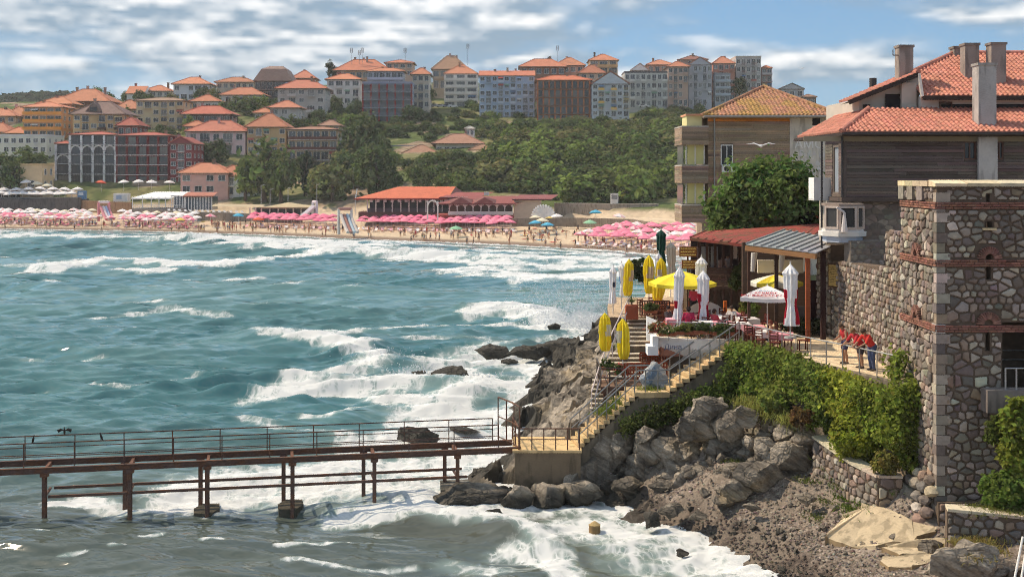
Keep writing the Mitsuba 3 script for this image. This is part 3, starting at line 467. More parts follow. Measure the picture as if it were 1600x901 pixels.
H(VH, 'pale pink three storey villa with red hip roof right of the red hotel', 293, 383, 205, 260, 410, 14, (228, 192, 188), R(18, 1.0, (.46, .16, .11)), 3, 5, 'bays', chim=2, rail=lin(220, 190, 185))
H(VH, 'grey white crest house with broad orange roof and a blank gable wall', 346, 411, 148, 182, 500, 13, (206, 204, 200), R(13), 2, 3)
H(VH, 'long cream crest house under a low red roof beside the brown mansard', 338, 397, 128, 154, 540, 13, (210, 196, 170), R(9), 2, 6)
H('unfinished building', 'unfinished concrete frame building under a brown mansard gable', 398, 455, 126, 168, 515, 15, (78, 74, 72), ('mansard', 25, .6, (.22, .16, .13)), 3, 6, 'open', frame=(.2, .19, .18), rail=(.16, .15, .14), slab=(.24, .22, .21), chim=0)
H(VH, 'crest house with orange hip roof just right of the brown mansard', 457, 491, 122, 145, 540, 12, (190, 140, 110), R(13), 2, 3)
H(AB, 'tall grey house with balconies under a red hip roof on mid slope', 434, 508, 138, 200, 480, 14, (182, 177, 172), R(15, 1.2, (.46, .17, .11)), 5, 5, 'bays', rail=lin(200, 195, 190))
H(VH, 'small grey house with orange pyramid roof below the tall grey one', 422, 467, 168, 196, 455, 11, (196, 191, 186), R(12, 1.2), 2, 3, chim=0)
H(AB, 'tan yellow guest house with two tiered terracotta roof behind the big tree', 386, 447, 198, 256, 410, 13, (205, 170, 108), R(22), 4, 5, 'bays', rail=lin(190, 190, 195))
H(AB, 'tan flat roofed block with brown balconies and white awning strips', 450, 527, 202, 266, 405, 13, (190, 155, 108), R(5, .8, (.30, .16, .11)), 4, 6, 'balc', rail=lin(110, 70, 60), slab=(.62, .60, .57))
H(VH, 'low salmon pink house with orange hip roof near the promenade', 282, 356, 270, 304, 365, 11, (220, 165, 150), R(16), 2, 4, chim=2)
H(VH, 'white house with orange roof and dark terrace half behind the big tree', 334, 400, 275, 304, 367, 10, (232, 230, 225), R(17), 2, 4, 'bays')
H(VH, 'small orange roofed house squeezed left of the pale pink villa', 290, 319, 197, 222, 419, 9, (214, 196, 178), R(9), 2, 3)
H(VH, 'narrow white flat roofed block right of the tan balcony block', 528, 540, 216, 262, 409, 8, (226, 224, 220), ('flat', 1, 0, (.6, .6, .58)), 3, 1, chim=0)
H(VH, 'ochre house with brown roof half hidden below the tall grey house', 500, 530, 196, 222, 440, 10, (200, 172, 120), R(9, .9, BROWNROOF), 2, 3)
H(VH, 'cream house with faded red roof right of the cream yellow block', 288, 312, 190, 205, 455, 9, (214, 200, 172), R(9, .8, (.42, .17, .11)), 1, 3)
H(VH, 'grey house with low orange roof between the two orange pyramid roofs', 398, 424, 176, 200, 462, 9, (190, 186, 178), R(8), 2, 3)
# --- crest right of the town
H(AB, 'white four storey house with shallow red roof on the crest', 511, 562, 124, 178, 510, 13, (222, 217, 212), R(11), 4, 4, 'bays')
H('hotel', 'wide hotel under tiered orange roofs carrying phone masts', 526, 606, 110, 140, 545, 15, (200, 165, 130), R(19, 1.5), 2, 8, 'balc', rail=lin(180, 150, 120), chim=3)
_k = H('hotel', 'blue grey hotel with red pilasters and five balcony floors', 567, 643, 130, 193, 482, 13, (122, 138, 160), ('flat', 1, 0, lin(140, 150, 170)), 5, 6, 'frame', frame=lin(150, 48, 48), rail=(.34, .38, .44), slab=(.42, .46, .52))
H('hotel', 'set back upper floors with small orange roofs over the blue grey hotel', 574, 630, 111, 138, 497, 10, (150, 152, 165), R(6), 2, 6, 'balc', rail=lin(170, 170, 180))
H(AB, 'beige corner block with tall narrow windows right of the blue hotel', 644, 671, 116, 170, 505, 13, (205, 190, 168), R(11), 4, 3, 'bays')
H(VH, 'crest house with red roof and thin mast behind the beige corner block', 603, 645, 98, 120, 552, 12, (190, 160, 135), R(6), 2, 4, chim=0)
H(AB, 'tan crest house with layered roof behind the white terraced block', 676, 730, 108, 138, 560, 14, (196, 168, 130), R(23, .8, (.36, .22, .14)), 2, 5, 'balc', chim=2)
H(AB, 'white terraced block with deep balconies and an orange top roof', 694, 746, 115, 168, 520, 14, (228, 220, 208), R(16, .3), 5, 3, 'balc', rail=lin(228, 220, 208), slab=(.66, .62, .57))
H(AB, 'light blue apartment block with many bays on the slope edge', 749, 835, 118, 184, 500, 15, (156, 182, 214), ('gablex', 10, .4, (.50, .17, .10)), 6, 9, 'bays', rail=lin(190, 200, 215), chim=3)
H(VH, 'brown house with wide orange hip roof behind the blue block', 813, 883, 104, 135, 540, 14, (150, 100, 75), R(14), 2, 6)
H('hotel', 'orange brown hotel with five dark balcony rows under a red roof', 840, 921, 125, 191, 490, 14, (196, 122, 80), R(9, 1.2, (.50, .16, .09)), 5, 9, 'frame', frame=lin(190, 115, 75), rail=(.14, .10, .09), slab=(.20, .13, .10))
H(AB, 'tall gabled block with pastel striped bays right of the orange brown hotel', 925, 983, 131, 182, 488, 14, (186, 196, 206), ('gabley', 20, .4, (.52, .20, .13)), 5, 6, 'bays', chim=0, rail=lin(230, 190, 110))
H(AB, 'narrow pink block squeezed between the brown hotel and the gabled block', 908, 924, 134, 186, 492, 10, (210, 165, 155), ('gablex', 7, .3, TERRA), 5, 2, 'win', chim=0)
H(VH, 'crest house with bright orange roof above the brown hotel', 868, 912, 102, 130, 545, 13, (195, 155, 125), R(14), 2, 4)
H(VH, 'orange roofed house below the tan tower block on the crest', 906, 944, 114, 135, 530, 12, (205, 170, 140), R(14), 2, 3)
H(AB, 'tan tower like block rising highest on the crest', 921, 965, 94, 125, 552, 13, (212, 178, 122), R(11, .6), 3, 3, 'balc', rail=lin(200, 165, 115))
H(AB, 'pale grey block with dark roof terrace and six window columns', 976, 1043, 114, 168, 515, 14, (190, 190, 184), ('flat', 1, 0, (.10, .10, .11)), 4, 8, 'bays', rail=lin(210, 210, 205))
H(VH, 'white gabled house peeping over the pale grey block', 986, 1014, 110, 125, 545, 11, (226, 224, 220), ('gabley', 11, .4, (.5, .3, .25)), 1, 2, chim=0)
H(VH, 'orange roofed house behind the beige pink block', 1012, 1052, 101, 130, 556, 12, (205, 150, 120), R(9), 2, 4)
H(AB, 'beige pink block with five floors on the right of the crest', 1044, 1075, 104, 166, 525, 13, (208, 168, 142), R(9), 5, 4, 'bays')
H(AB, 'grey block with a white gable and balconies right of the beige pink one', 1076, 1112, 101, 166, 528, 13, (176, 178, 188), ('gabley', 12, .3, (.45, .18, .12)), 5, 5, 'bays', chim=0)
H(VH, 'dark roofed crest house behind the grey gabled block', 1064, 1104, 93, 120, 560, 12, (170, 150, 140), R(8, .8, (.25, .12, .09)), 2, 4)
H(AB, 'brick coloured block with a low orange roof near the right of the crest', 1114, 1148, 99, 158, 537, 13, (192, 118, 92), R(12, .4), 5, 4, 'bays')
H(AB, 'blue grey balcony block in front of the brick coloured one', 1117, 1141, 117, 160, 530, 6, (160, 168, 180), ('flat', 1, 0, lin(150, 155, 165)), 4, 3, 'balc', rail=lin(170, 180, 190))
H(AB, 'tall grey flat roofed block near the right end of the crest', 1150, 1189, 90, 152, 540, 14, (182, 178, 176), ('flat', 1, 0, lin(190, 180, 165)), 5, 5, 'bays', rail=lin(170, 110, 100))
H(AB, 'narrow red and grey block at the right end of the crest', 1190, 1206, 106, 150, 545, 12, (165, 120, 112), R(4, .3), 4, 2, 'balc', rail=lin(180, 175, 175), chim=0)
H(VH, 'small grey gabled house below the crest end, over the wooden house', 1219, 1256, 139, 170, 545, 12, (176, 176, 178), ('gabley', 9, .4, (.16, .15, .15)), 2, 3, chim=0)
H(VH, 'lone brown house farthest right on the falling crest', 1254, 1275, 151, 172, 540, 10, (130, 105, 95), R(4, .5, BROWNROOF), 1, 2, chim=0)
# --- villa in the trees
H('villa', 'white villa with wide tiled roof among the trees below the crest', 681, 750, 224, 252, 425, 13, (222, 214, 204), R(16, 1.6, (.34, .19, .125)), 1, 6, found=10)
H('villa', 'low tiled wing left of the white villa among the trees', 634, 680, 239, 256, 420, 10, (215, 205, 192), R(13, 1.4, (.36, .205, .135)), 1, 3, chim=0, found=10)
H('villa', 'small tiled wing right of the white villa', 737, 768, 234, 252, 418, 9, (215, 205, 192), R(9, 1.2, (.34, .19, .125)), 1, 2, chim=0, found=10)
H('tower', 'white lookout turret rising behind the villa roof', 727, 741, 201, 240, 436, 3.2, (232, 228, 224), R(4, .4, (.45, .42, .40)), 3, 2, chim=0)
H('workshop', 'plain grey flat roofed shed left of the villa', 607, 662, 230, 252, 432, 10, (130, 132, 136), ('flat', 1, 0, (.30, .31, .33)), 1, 4)
for px, py, D, h in ((549, 92, 548, 5), (562, 92, 548, 4), (566, 92, 548, 5), (633, 92, 552, 5), (731, 92, 562, 7), (871, 92, 548, 6)):
    p = at(px, py, D); m = MB(); m.tube(p - [0, 0, 3], p + [0, 0, h], .09, .06, 5, (.22, .22, .23))
    key = thing('phone_mast', 'thin grey phone mast on a roof of the crest', 'antenna mast', 'phone masts on the crest roofs'); part(key, 'pole', m)
    m = MB(); [m.box(p[0] + a - .15, p[0] + a + .15, p[1] - .1, p[1] + .1, p[2] + h - 2.4, p[2] + h - .2, (.35, .35, .36)) for a in (-.45, .45)]; m.bar(p + [-.45, 0, h - 1.2], p + [.45, 0, h - 1.2], .08, .08, (.2, .2, .2)); part(key, 'aerial', m)

# ---------------------------------------------------------------- trees and scrub of the far slope
def ply_leaf(mb, mat='far_leaf'): return mb.shape(mat)
CROWN = [ply_leaf(crown_mb((1, 1, .85), 48, 19, .19, c, cvar=.2)) for c in (G_DARK, G_MID, G_MID, G_OLIVE, G_LIGHT, (.085, .125, .05))]
TALL = [ply_leaf(crown_mb((.42, .42, 1.15), 46, 14, .17, c)) for c in ((.045, .07, .036), (.055, .085, .04))]
def trunk_mb(h, r, c=(.10, .075, .055)):
    m = MB(); m.tube((0, 0, -1), (.05, 0, h * .6), r, r * .6, 6, c)
    for a in (.3, 2.4, 4.4): m.tube((.05, 0, h * .5), (math.cos(a) * h * .28, math.sin(a) * h * .28, h * .85), r * .5, r * .2, 5, c)
    return m
TRUNK = trunk_mb(1.0, .07).shape('matte')
def far_tree(px, py, D, wpx, hpx, variant, label, group=None, cat='tree', tall=False, z=None):
    p = at(px, py, D); s = F / D; w, h = wpx / s / 2, hpx / s; key = thing('tree' if cat == 'tree' else cat.replace(' ', '_'), label, cat, group); a = rng.uniform(0, 6.28)
    M = rotz(a, p) @ np.diag([h, h, h, 1]); part(key, 'trunk', TRUNK, tw=M)
    k = h / 2.2 if tall else h * .5
    part(key, 'crown', (TALL if tall else CROWN)[variant], tw=rotz(a, p + [0, 0, h * .52]) @ np.diag([w * (2 if tall else 1), w * (2 if tall else 1), k if tall else h * .56, 1]))
for a in ((412, 303, 356, 76, 80, 1, 'large green tree standing before the tan guest house'), (440, 300, 352, 46, 60, 2, 'green tree right of the large promenade tree'), (385, 300, 360, 36, 52, 4, 'lighter green tree left of the large promenade tree'), (518, 314, 346, 66, 58, 3, 'round olive green tree above the beach slide'),
          (500, 310, 350, 44, 40, 1, 'low green tree beside the round olive one'), (562, 268, 398, 62, 74, 0, 'tall dark broad tree right of the tan flat block'), (590, 300, 345, 56, 66, 0, 'dark dense tree left of the orange restaurant roof'), (540, 290, 372, 44, 50, 5, 'dark tree in front of the tall dark broad one'), (1155, 146, 538, 26, 24, 5, 'dark round tree below the tall grey block on the crest'),
          (42, 264, 385, 52, 32, 1, 'green tree in front of the cream flat roofed building'), (18, 290, 366, 40, 34, 0, 'dark tree at left edge behind the dark restaurant'), (2, 268, 386, 36, 28, 2, 'green tree at left edge below the cream building'), (640, 188, 470, 26, 22, 5, 'dark shrub like tree beside the blue grey hotel base'), (570, 200, 462, 30, 24, 2, 'green tree under the blue grey hotel'), (545, 205, 458, 34, 26, 4, 'pale green tree below the white crest house'), (664, 160, 512, 28, 24, 0, 'dark tree right of the beige corner block')): far_tree(*a)
far_tree(479, 302, 358, 20, 62, 0, 'tall narrow dark cypress near the promenade', tall=True); far_tree(515, 122, 548, 12, 26, 1, 'dark spruce behind the white crest house', tall=True); far_tree(523, 124, 550, 10, 20, 0, 'shorter dark spruce beside the taller one on the crest', tall=True); far_tree(858, 105, 556, 8, 16, 0, 'lone thin spruce on the crest above the blue block', tall=True)
# gardens between the houses
n = 0
while n < 74:
    px = rng.uniform(150, 560); D = rng.uniform(400, 535); x = (px - 800) / F * D
    if any(abs(x - hx) < hw / 2 + 2 and -3 < D - hd < dd + 2 for hx, hd, hw, dd in HOUSES): continue
    z = float(z_far(x, D)); py = HY + (EYE - z) * F / D; hh = rng.uniform(3.8, 6.8); far_tree(px, py, D, hh * F / D * rng.uniform(.8, 1.2), hh * F / D, int(rng.integers(6)), 'garden tree between the houses on the town slope', 'garden trees on the town slope'); n += 1
# scrub belt on the hill: the largest crowns are trees of their own, the rest one thicket
n = big = 0
while n < 420:
    px = rng.uniform(535, 1120); D = 300 + 150 * rng.random() ** .9; x = (px - 800) / F * D
    if shore_s(np.array([x]), np.array([D]))[0] < 52 + (12 if px < 880 else 0): continue
    if 622 < px < 780 and 392 < D < 440: continue
    if D > 395 and 640 < px < 790 and rng.random() < .8 or D > 412 and rng.random() < .45: continue
    if any(abs(x - hx) < hw / 2 + 3 and -16 < D - hd < dd + 3 for hx, hd, hw, dd in HOUSES): continue
    z = float(z_far(x, D)); r = 2.0 + 3.6 * rng.random() ** 1.7 if D < 400 else rng.uniform(1.5, 3.4); r = min(r, 2.5) if 622 < px < 780 and D > 340 else r; v = int(rng.integers(6)); M = rotz(rng.uniform(0, 6.28), (x, D, z + r * .5)) @ np.diag([r * rng.uniform(1, 1.35), r * rng.uniform(1, 1.3), r * rng.uniform(.75, 1.15), 1])
    if r > 4.3 and big < 40:
        key = thing('scrub_tree', 'broad round crowned tree in the thicket above the beach wall', 'tree', 'round trees of the thicket above the beach'); part(key, 'crown', CROWN[v], tw=M); part(key, 'trunk', TRUNK, tw=rotz(0, (x, D, z - .5)) @ np.diag([r, r, r, 1])); big += 1
    else: scene[f'hillside_scrub__{n:03d}'] = {**CROWN[v], 'to_world': T(M.tolist())}
    n += 1
n2 = 0
while n2 < 430:                                                    # sparser bushes of the upper grassy slope
    px = rng.uniform(440, 1260); D = rng.uniform(398, 530); x = (px - 800) / F * D
    if any(abs(x - hx) < hw / 2 + 1 and -2 < D - hd < dd + 2 for hx, hd, hw, dd in HOUSES) or rng.random() < (.25 if px < 1000 else 0) or 610 < px < 780 and D < 432: continue
    z = float(z_far(x, D)); r = rng.uniform(.9, 2.9); scene[f'hillside_scrub__{n:03d}'] = {**CROWN[int(rng.integers(6))], 'to_world': T((rotz(rng.uniform(0, 6), (x, D, z + r * .45)) @ np.diag([r * 1.3, r * 1.3, r, 1])).tolist())}; n += 1; n2 += 1
tag('hillside_scrub', 'dense green bushes covering the slope between the beach and the crest', 'bushes', None, 'stuff')
# ================================================================ people: one continuous body from joints
MF = manifold3d.Manifold
def ball(p, r, n=8, sc=(1, 1, 1)): return MF.sphere(1.0, n).scale([r * sc[0], r * sc[1], r * sc[2]]).translate(list(map(float, p)))
def hull(*b): return MF.batch_hull(list(b))
STAND = dict(pelvis=(0, 0, .95), chest=(0, 0, 1.30), neck=(0, 0, 1.50), head=(0, -.02, 1.63), sl=(.18, 0, 1.42), sr=(-.18, 0, 1.42), el=(.25, .02, 1.14), er=(-.25, .02, 1.14), wl=(.27, -.08, .91), wr=(-.27, -.08, .91),
             hl=(.09, 0, .92), hr=(-.09, 0, .92), kl=(.10, -.03, .50), kr=(-.10, -.03, .50), al=(.11, .03, .08), ar=(-.11, .03, .08))
def pose(**k): return {**STAND, **k}
P_WALK = pose(kl=(.09, -.20, .52), al=(.10, -.16, .10), kr=(-.09, .02, .49), ar=(-.10, .30, .14), el=(.25, .12, 1.17), wl=(.25, .10, .93), er=(-.25, -.06, 1.17), wr=(-.24, -.24, 1.02))
P_HIPS = pose(el=(.38, .06, 1.18), wl=(.20, -.06, 1.02), kl=(.14, -.03, .50), al=(.18, .03, .08))
P_ARM = pose(el=(.36, -.06, 1.40), wl=(.40, -.16, 1.62), kr=(-.13, -.05, .50))
P_SIT = pose(pelvis=(0, 0, .48), chest=(0, .08, .82), neck=(0, .10, 1.02), head=(0, .07, 1.15), sl=(.18, .1, .94), sr=(-.18, .1, .94), el=(.24, -.02, .70), er=(-.24, -.02, .70), wl=(.20, -.22, .60), wr=(-.20, -.22, .60), hl=(.09, -.02, .46), hr=(-.09, -.02, .46), kl=(.12, -.42, .50), kr=(-.12, -.42, .50), al=(.12, -.46, .08), ar=(-.12, -.46, .08))
P_LIE = pose(pelvis=(0, 0, .44), chest=(0, .36, .56), neck=(0, .52, .72), head=(0, .62, .80), sl=(.18, .46, .62), sr=(-.18, .46, .62), el=(.28, .2, .48), er=(-.28, .2, .48), wl=(.24, -.05, .46), wr=(-.24, -.05, .46), hl=(.09, -.06, .42), hr=(-.09, -.06, .42), kl=(.10, -.5, .46), kr=(-.10, -.48, .44), al=(.10, -.9, .38), ar=(-.10, -.9, .38))
RAD = dict(hip=.095, knee=.060, ank=.042, sho=.058, elb=.043, wri=.032)
def body(J, n=8, g=0.0, sex=0):
    J = {k: np.array(v, float) for k, v in J.items()}; up = J['neck'] - J['chest']; up = up / np.linalg.norm(up); sx = np.array([.085, 0, 0]); b = []
    b.append(hull(ball(J['pelvis'] + sx, .105 + g, n), ball(J['pelvis'] - sx, .105 + g, n), ball((J['pelvis'] + J['chest']) / 2, .115 + g, n, (1.15, .9, 1))))
    b.append(hull(ball((J['pelvis'] + J['chest']) / 2, .115 + g, n, (1.15, .9, 1)), ball(J['chest'] + sx, .105 + g, n), ball(J['chest'] - sx, .105 + g, n), ball(J['sl'] * .8 + J['sr'] * .2, .06 + g, n), ball(J['sr'] * .8 + J['sl'] * .2, .06 + g, n)))
    arms, legs, head = [], [], []
    for s in 'lr':
        arms.append(hull(ball(J['s' + s], RAD['sho'] + g, n), ball(J['e' + s], RAD['elb'] + g, n))); arms.append(hull(ball(J['e' + s], RAD['elb'] + g, n), ball(J['w' + s], RAD['wri'] + g, n)))
        d = J['w' + s] - J['e' + s]; d = d / np.linalg.norm(d); arms.append(hull(ball(J['w' + s], .03 + g, n), ball(J['w' + s] + d * .085, .034 + g, n, (.6, 1, 1)), ball(J['w' + s] + d * .15, .018 + g, n)))
        legs.append(hull(ball(J['h' + s], RAD['hip'] + g, n), ball(J['k' + s], RAD['knee'] + g, n))); legs.append(hull(ball(J['k' + s], RAD['knee'] + g, n), ball(J['k' + s] * .62 + J['a' + s] * .38 + [0, .025, 0], .058 + g, n), ball(J['a' + s], RAD['ank'] + g, n)))
        f = J['a' + s]; legs.append(hull(ball(f + [0, .03, -.035], .04 + g, n), ball(f + [0, -.15, -.05], .034 + g, n, (1.1, 1, .7))))
    hd = J['head'] - J['neck']; hd = hd / np.linalg.norm(hd)
    head.append(hull(ball(J['neck'] - up * .05, .058 + g, n), ball(J['head'] - hd * .07, .052 + g, n))); head.append(hull(ball(J['head'] + hd * .03 + [0, .015, 0], .098 + g, n), ball(J['head'] - hd * .07 + [0, -.03, 0], .066 + g, n)))
    return b, arms, legs, head
def low_person(J, skin, top, bottom, hair, n=6):
    """A small far figure: one mesh, its faces coloured by region."""
    t, a, l, h = body(J, n); m = MF.batch_boolean(t + a + l + h, manifold3d.OpType.Add).to_mesh(); V = m.vert_properties[:, :3]; Fc = m.tri_verts; c = V[Fc].mean(1); J = {k: np.array(v, float) for k, v in J.items()}
    dp = np.linalg.norm((c - J['pelvis']) * [.8, 1, 1], axis=1); dc = np.linalg.norm((c - J['chest']) * [1, 1, .75], axis=1); dh = np.linalg.norm(c - J['head'], axis=1)
    col = np.tile(skin, (len(Fc), 1)); col[dc < .23] = top; col[dp < .21] = bottom; up = (J['head'] - J['neck']) / np.linalg.norm(J['head'] - J['neck'])
    col[(dh < .16) & (((c - J['head']) @ up > .03) | (c[:, 1] > J['head'][1] + .04))] = hair
    mb = MB(); mb.add(V, Fc, col); return mb.shape('skin')
SKINS = [(.42, .22, .13), (.50, .30, .19), (.33, .16, .09)]
# ================================================================ the beach
def coast_pt(px):
    P = sorted([tuple(p) for p in far_coast]); D = 1.0; xs = np.array([p[0] for p in P]); ys = np.array([p[1] for p in P]); us = 800 + F * xs / ys; o = np.argsort(us); return float(np.interp(px, us[o], xs[o])), float(np.interp(px, us[o], ys[o]))
def on_beach(px, s): x, y = coast_pt(px); return (x + (s * (px - 800) / F), y + s)
def gz(x, y): return float(z_far(x, y))
def canopy_mb(r, h, c, c2=None, n=8, val=.16):
    m = MB(); t = np.arange(n) * 2 * np.pi / n + .2; ring = np.c_[np.cos(t) * r, np.sin(t) * r, np.zeros(n)]; mid = np.c_[np.cos(t) * r * .5, np.sin(t) * r * .5, np.full(n, h * .62)]; i = np.arange(n); j = (i + 1) % n
    cc = np.array([c if (k % 2 == 0 or c2 is None) else c2 for k in range(n)]); V = np.vstack([ring, mid, [[0, 0, h]], ring * [.99, .99, 1] - [0, 0, val]])
    return m.add(V, np.stack([i, j, j + n, i + n], 1), cc).add(V, np.stack([i + n, j + n, i * 0 + 2 * n], 1), cc).add(V, np.stack([i + 2 * n + 1, j + 2 * n + 1, j, i], 1), cc * .9)
PINK1, PINK2, PALE, WHT, CREAM = (.80, .24, .34), (.74, .17, .28), (.84, .56, .56), (.82, .78, .76), (.78, .70, .52)
CAN = {k: canopy_mb(1.45, .62, *c).shape('fabric') for k, c in dict(pink=(PINK1,), rose=(PINK2,), pale=(PALE, WHT), white=(WHT,), cream=(CREAM,), blue=((.10, .42, .62),), stripe=(PALE, PINK1), yellow=((.80, .58, .12),), red=((.72, .13, .07),), green=((.30, .55, .35),)).items()}
POLE = MB().tube((0, 0, -.3), (0, 0, 2.7), .045, .045, 5, (.7, .68, .66)).shape('satin')
def beach_umbrella(x, y, kind, label, group, z=None, tilt=0, s=1.0):
    z = gz(x, y) if z is None else z; key = thing('beach_umbrella', label, 'umbrella', group); M = rotz(rng.uniform(0, 6), (x, y, z)) @ np.diag([s, s, s, 1]); a, b = rng.normal(0, .05, 2); K = np.eye(4); K[2, 0], K[2, 1] = a, b; K[2, 3] = 2.1 + rng.normal(0, .07)
    part(key, 'canopy', CAN[kind], tw=M @ K); part(key, 'pole', POLE, tw=M)
def bed_mb(c, back):
    m = MB(); m.box(-.33, .33, -1.0, .35, .34, .42, c); m.bar((0, .35, .38), (0, .90, .38 + back), .66, .07, c)
    for x in (-.28, .28):
        for y in (-.85, .3): m.box(x - .03, x + .03, y - .03, y + .03, -.1, .34, (.75, .74, .72))
    return m
BEDS = [bed_mb(c, b).shape('fabric') for c, b in (((.80, .76, .74), .45), ((.80, .76, .74), .15), ((.78, .42, .46), .4), ((.60, .18, .24), .3), ((.80, .62, .60), .5))]
def sunbed(x, y, k, a, label='low sunbed under the beach umbrellas', group='sunbeds under the beach umbrellas', z=None):
    solo('sunbed', BEDS[k], 'fabric', label, 'sunbed', group, tw=rotz(a, (x, y, gz(x, y) if z is None else z)))
for row, (s, kinds) in enumerate(((10, ('pale', 'stripe')), (15, ('pale', 'white', 'pink')), (20, ('pale', 'white')), (25, ('pale', 'white', 'cream')))):
    for px in np.arange(-14 + row * 5, 308, 14.5):
        if 150 < px < 186 and s > 12: continue
        x, y = on_beach(px + rng.normal(0, 2), s + rng.normal(0, .8)); beach_umbrella(x, y, kinds[rng.integers(len(kinds))], 'pale pink and white umbrella in the left rows of the beach', 'pale beach umbrellas in the left rows')
        if row < 3: sunbed(x + 1.2, y - 1.5, int(rng.choice([1, 2, 3, 3, 4])), rng.normal(0, .3)); sunbed(x - .9, y - 1.7, int(rng.choice([2, 3, 3, 4])), rng.normal(0, .3))
for row, s in enumerate((17, 21.5, 26)):
    for px in np.arange(392 + row * 4, 806 - row * 6, 13.5):
        if 528 < px < 566: continue
        x, y = on_beach(px + rng.normal(0, 1.5), s + (px - 400) * .010 + rng.normal(0, .5)); beach_umbrella(x, y, 'pink' if rng.random() < .75 else 'rose', 'bright pink umbrella in the long middle row of the beach', 'bright pink umbrellas in the middle rows')
        if row == 0: sunbed(x + .8, y - 2.2, int(rng.choice([0, 4, 1])), rng.normal(0, .3)); sunbed(x - .9, y - 2.6, int(rng.choice([0, 4, 2])), rng.normal(0, .3))
for row, s in enumerate((7, 11.5, 16, 20.5, 25, 29.5)):
    for px in np.arange(908 + row * 14, 1100, 20):
        x, y = on_beach(px + rng.normal(0, 2), s + rng.normal(0, .6) + max(0, px - 1000) * .02); beach_umbrella(x, y, ('pink', 'pink', 'stripe', 'pale')[rng.integers(4)], 'pink umbrella in the dense right hand block by the rocks', 'pink umbrellas in the right hand block')
        if row < 2: sunbed(x + .8, y - 1.9, int(rng.choice([0, 4, 0])), rng.normal(-.5, .2)); sunbed(x - .8, y - 2.1, int(rng.choice([0, 1, 4])), rng.normal(-.5, .2))
for px, s, kind, lab in ((850, 26, 'cream', 'cream umbrella right of the middle pink row'), (862, 31, 'yellow', 'yellow umbrella on open sand right of the pink rows'), (838, 32, 'cream', 'cream umbrella beside the shell shaped tent'), (838, 22, 'blue', 'blue umbrella nearest the pink row end'), (858, 20, 'blue', 'second blue umbrella on the open sand'), (932, 44, 'blue', 'lone bright blue umbrella far back on bare sand'), (924, 27, 'green', 'green and white umbrella behind the right hand block'), (872, 36, 'white', 'white umbrella near the low concrete wall'), (968, 38, 'pale', 'pale umbrella alone behind the right hand block'),
                         (374, 22, 'blue', 'small turquoise umbrella between the left and middle rows'), (404, 14, 'red', 'orange red umbrella at the left end of the middle row'), (332, 20, 'stripe', 'lone striped umbrella right of the left rows'), (285, 9, 'yellow', 'yellow umbrella among the left rows'), (310, 15, 'white', 'white umbrella at the right end of the left rows'), (716, 9, 'green', 'pale green umbrella standing before the middle row')):
    x, y = on_beach(px, s); beach_umbrella(x, y, kind, lab, None)
# bathers
VAR = [low_person(J, SKINS[i % 3], t, b, h) for i, (J, t, b, h) in enumerate(((P_WALK, SKINS[0], (.03, .04, .09), (.03, .02, .015)), (STAND, SKINS[1], (.05, .05, .06), (.05, .03, .02)), (P_HIPS, (.45, .05, .06), (.45, .05, .06), (.06, .04, .02)), (P_ARM, SKINS[0], (.06, .20, .30), (.04, .03, .02)),
       (P_WALK, (.04, .04, .05), (.04, .04, .05), (.10, .06, .03)), (STAND, (.55, .53, .50), (.10, .12, .2), (.04, .03, .02)), (P_WALK, SKINS[2], (.50, .12, .05), (.03, .02, .02)), (P_HIPS, SKINS[1], (.10, .25, .12), (.05, .03, .02))))]
SITV = [low_person(J, SKINS[i % 3], t, b, (.04, .03, .02)) for i, (J, t, b) in enumerate(((P_SIT, SKINS[0], (.04, .05, .1)), (P_LIE, (.5, .08, .1), (.5, .08, .1)), (P_LIE, SKINS[1], (.05, .05, .06)), (P_SIT, (.05, .05, .06), (.05, .05, .06))))]
def bather(x, y, v, z=None, seat=False, label=None, group=None):
    solo('person', (SITV if seat else VAR)[v], 'skin', label, 'person', group, tw=rotz(rng.uniform(0, 6.28), (x, y, (gz(x, y) if z is None else z))) @ np.diag([1, 1, 1 + rng.normal(0, .04), 1]))
PV = ['bather in dark blue trunks walking on the beach', 'bather in black trunks standing on the beach', 'bather in a red swimsuit with hands on hips', 'bather in blue trunks raising one arm', 'bather in a black swimsuit walking on the beach', 'beachgoer in a white shirt standing on the sand', 'tanned bather in orange trunks walking on the beach', 'bather in green trunks with hands on hips']
SV = ['person in dark trunks sitting on the sand by the umbrellas', 'sunbather in a red swimsuit lying by the umbrellas', 'sunbather in dark trunks lying by the umbrellas', 'person in black swimwear sitting by the umbrellas']
for px in (8, 57, 60, 73, 80, 213, 219, 224, 118, 160, 271, 283, 313, 316, 318, 322, 341, 343, 365, 371, 425, 445, 508, 513, 556, 578, 581, 645, 649, 663, 666, 669, 676, 690, 712, 719, 733, 743, 751, 796, 826, 855, 870, 879, 902, 934, 933, 980, 1003): s = rng.uniform(-3.5, 6); x, y = on_beach(px, s); v = int(rng.integers(8)); bather(x, y, v, max(gz(x, y), -.75), False, PV[v] , PV[v])
for i in range(140):
    px = rng.choice([rng.uniform(0, 300), rng.uniform(330, 400), rng.uniform(400, 800), rng.uniform(400, 800), rng.uniform(810, 1020)]); x, y = on_beach(px, rng.uniform(5, 17) if px > 330 else rng.uniform(5, 10)); v = int(rng.integers(8)); bather(x, y, v, None, False, PV[v], PV[v])
for i in range(70):
    px = rng.choice([rng.uniform(0, 300), rng.uniform(400, 800), rng.uniform(820, 930), rng.uniform(900, 1050)]); x, y = on_beach(px, rng.uniform(8, 18) if px < 820 else rng.uniform(6, 34)); v = int(rng.integers(4)); bather(x, y, v, None, True, SV[v], SV[v])
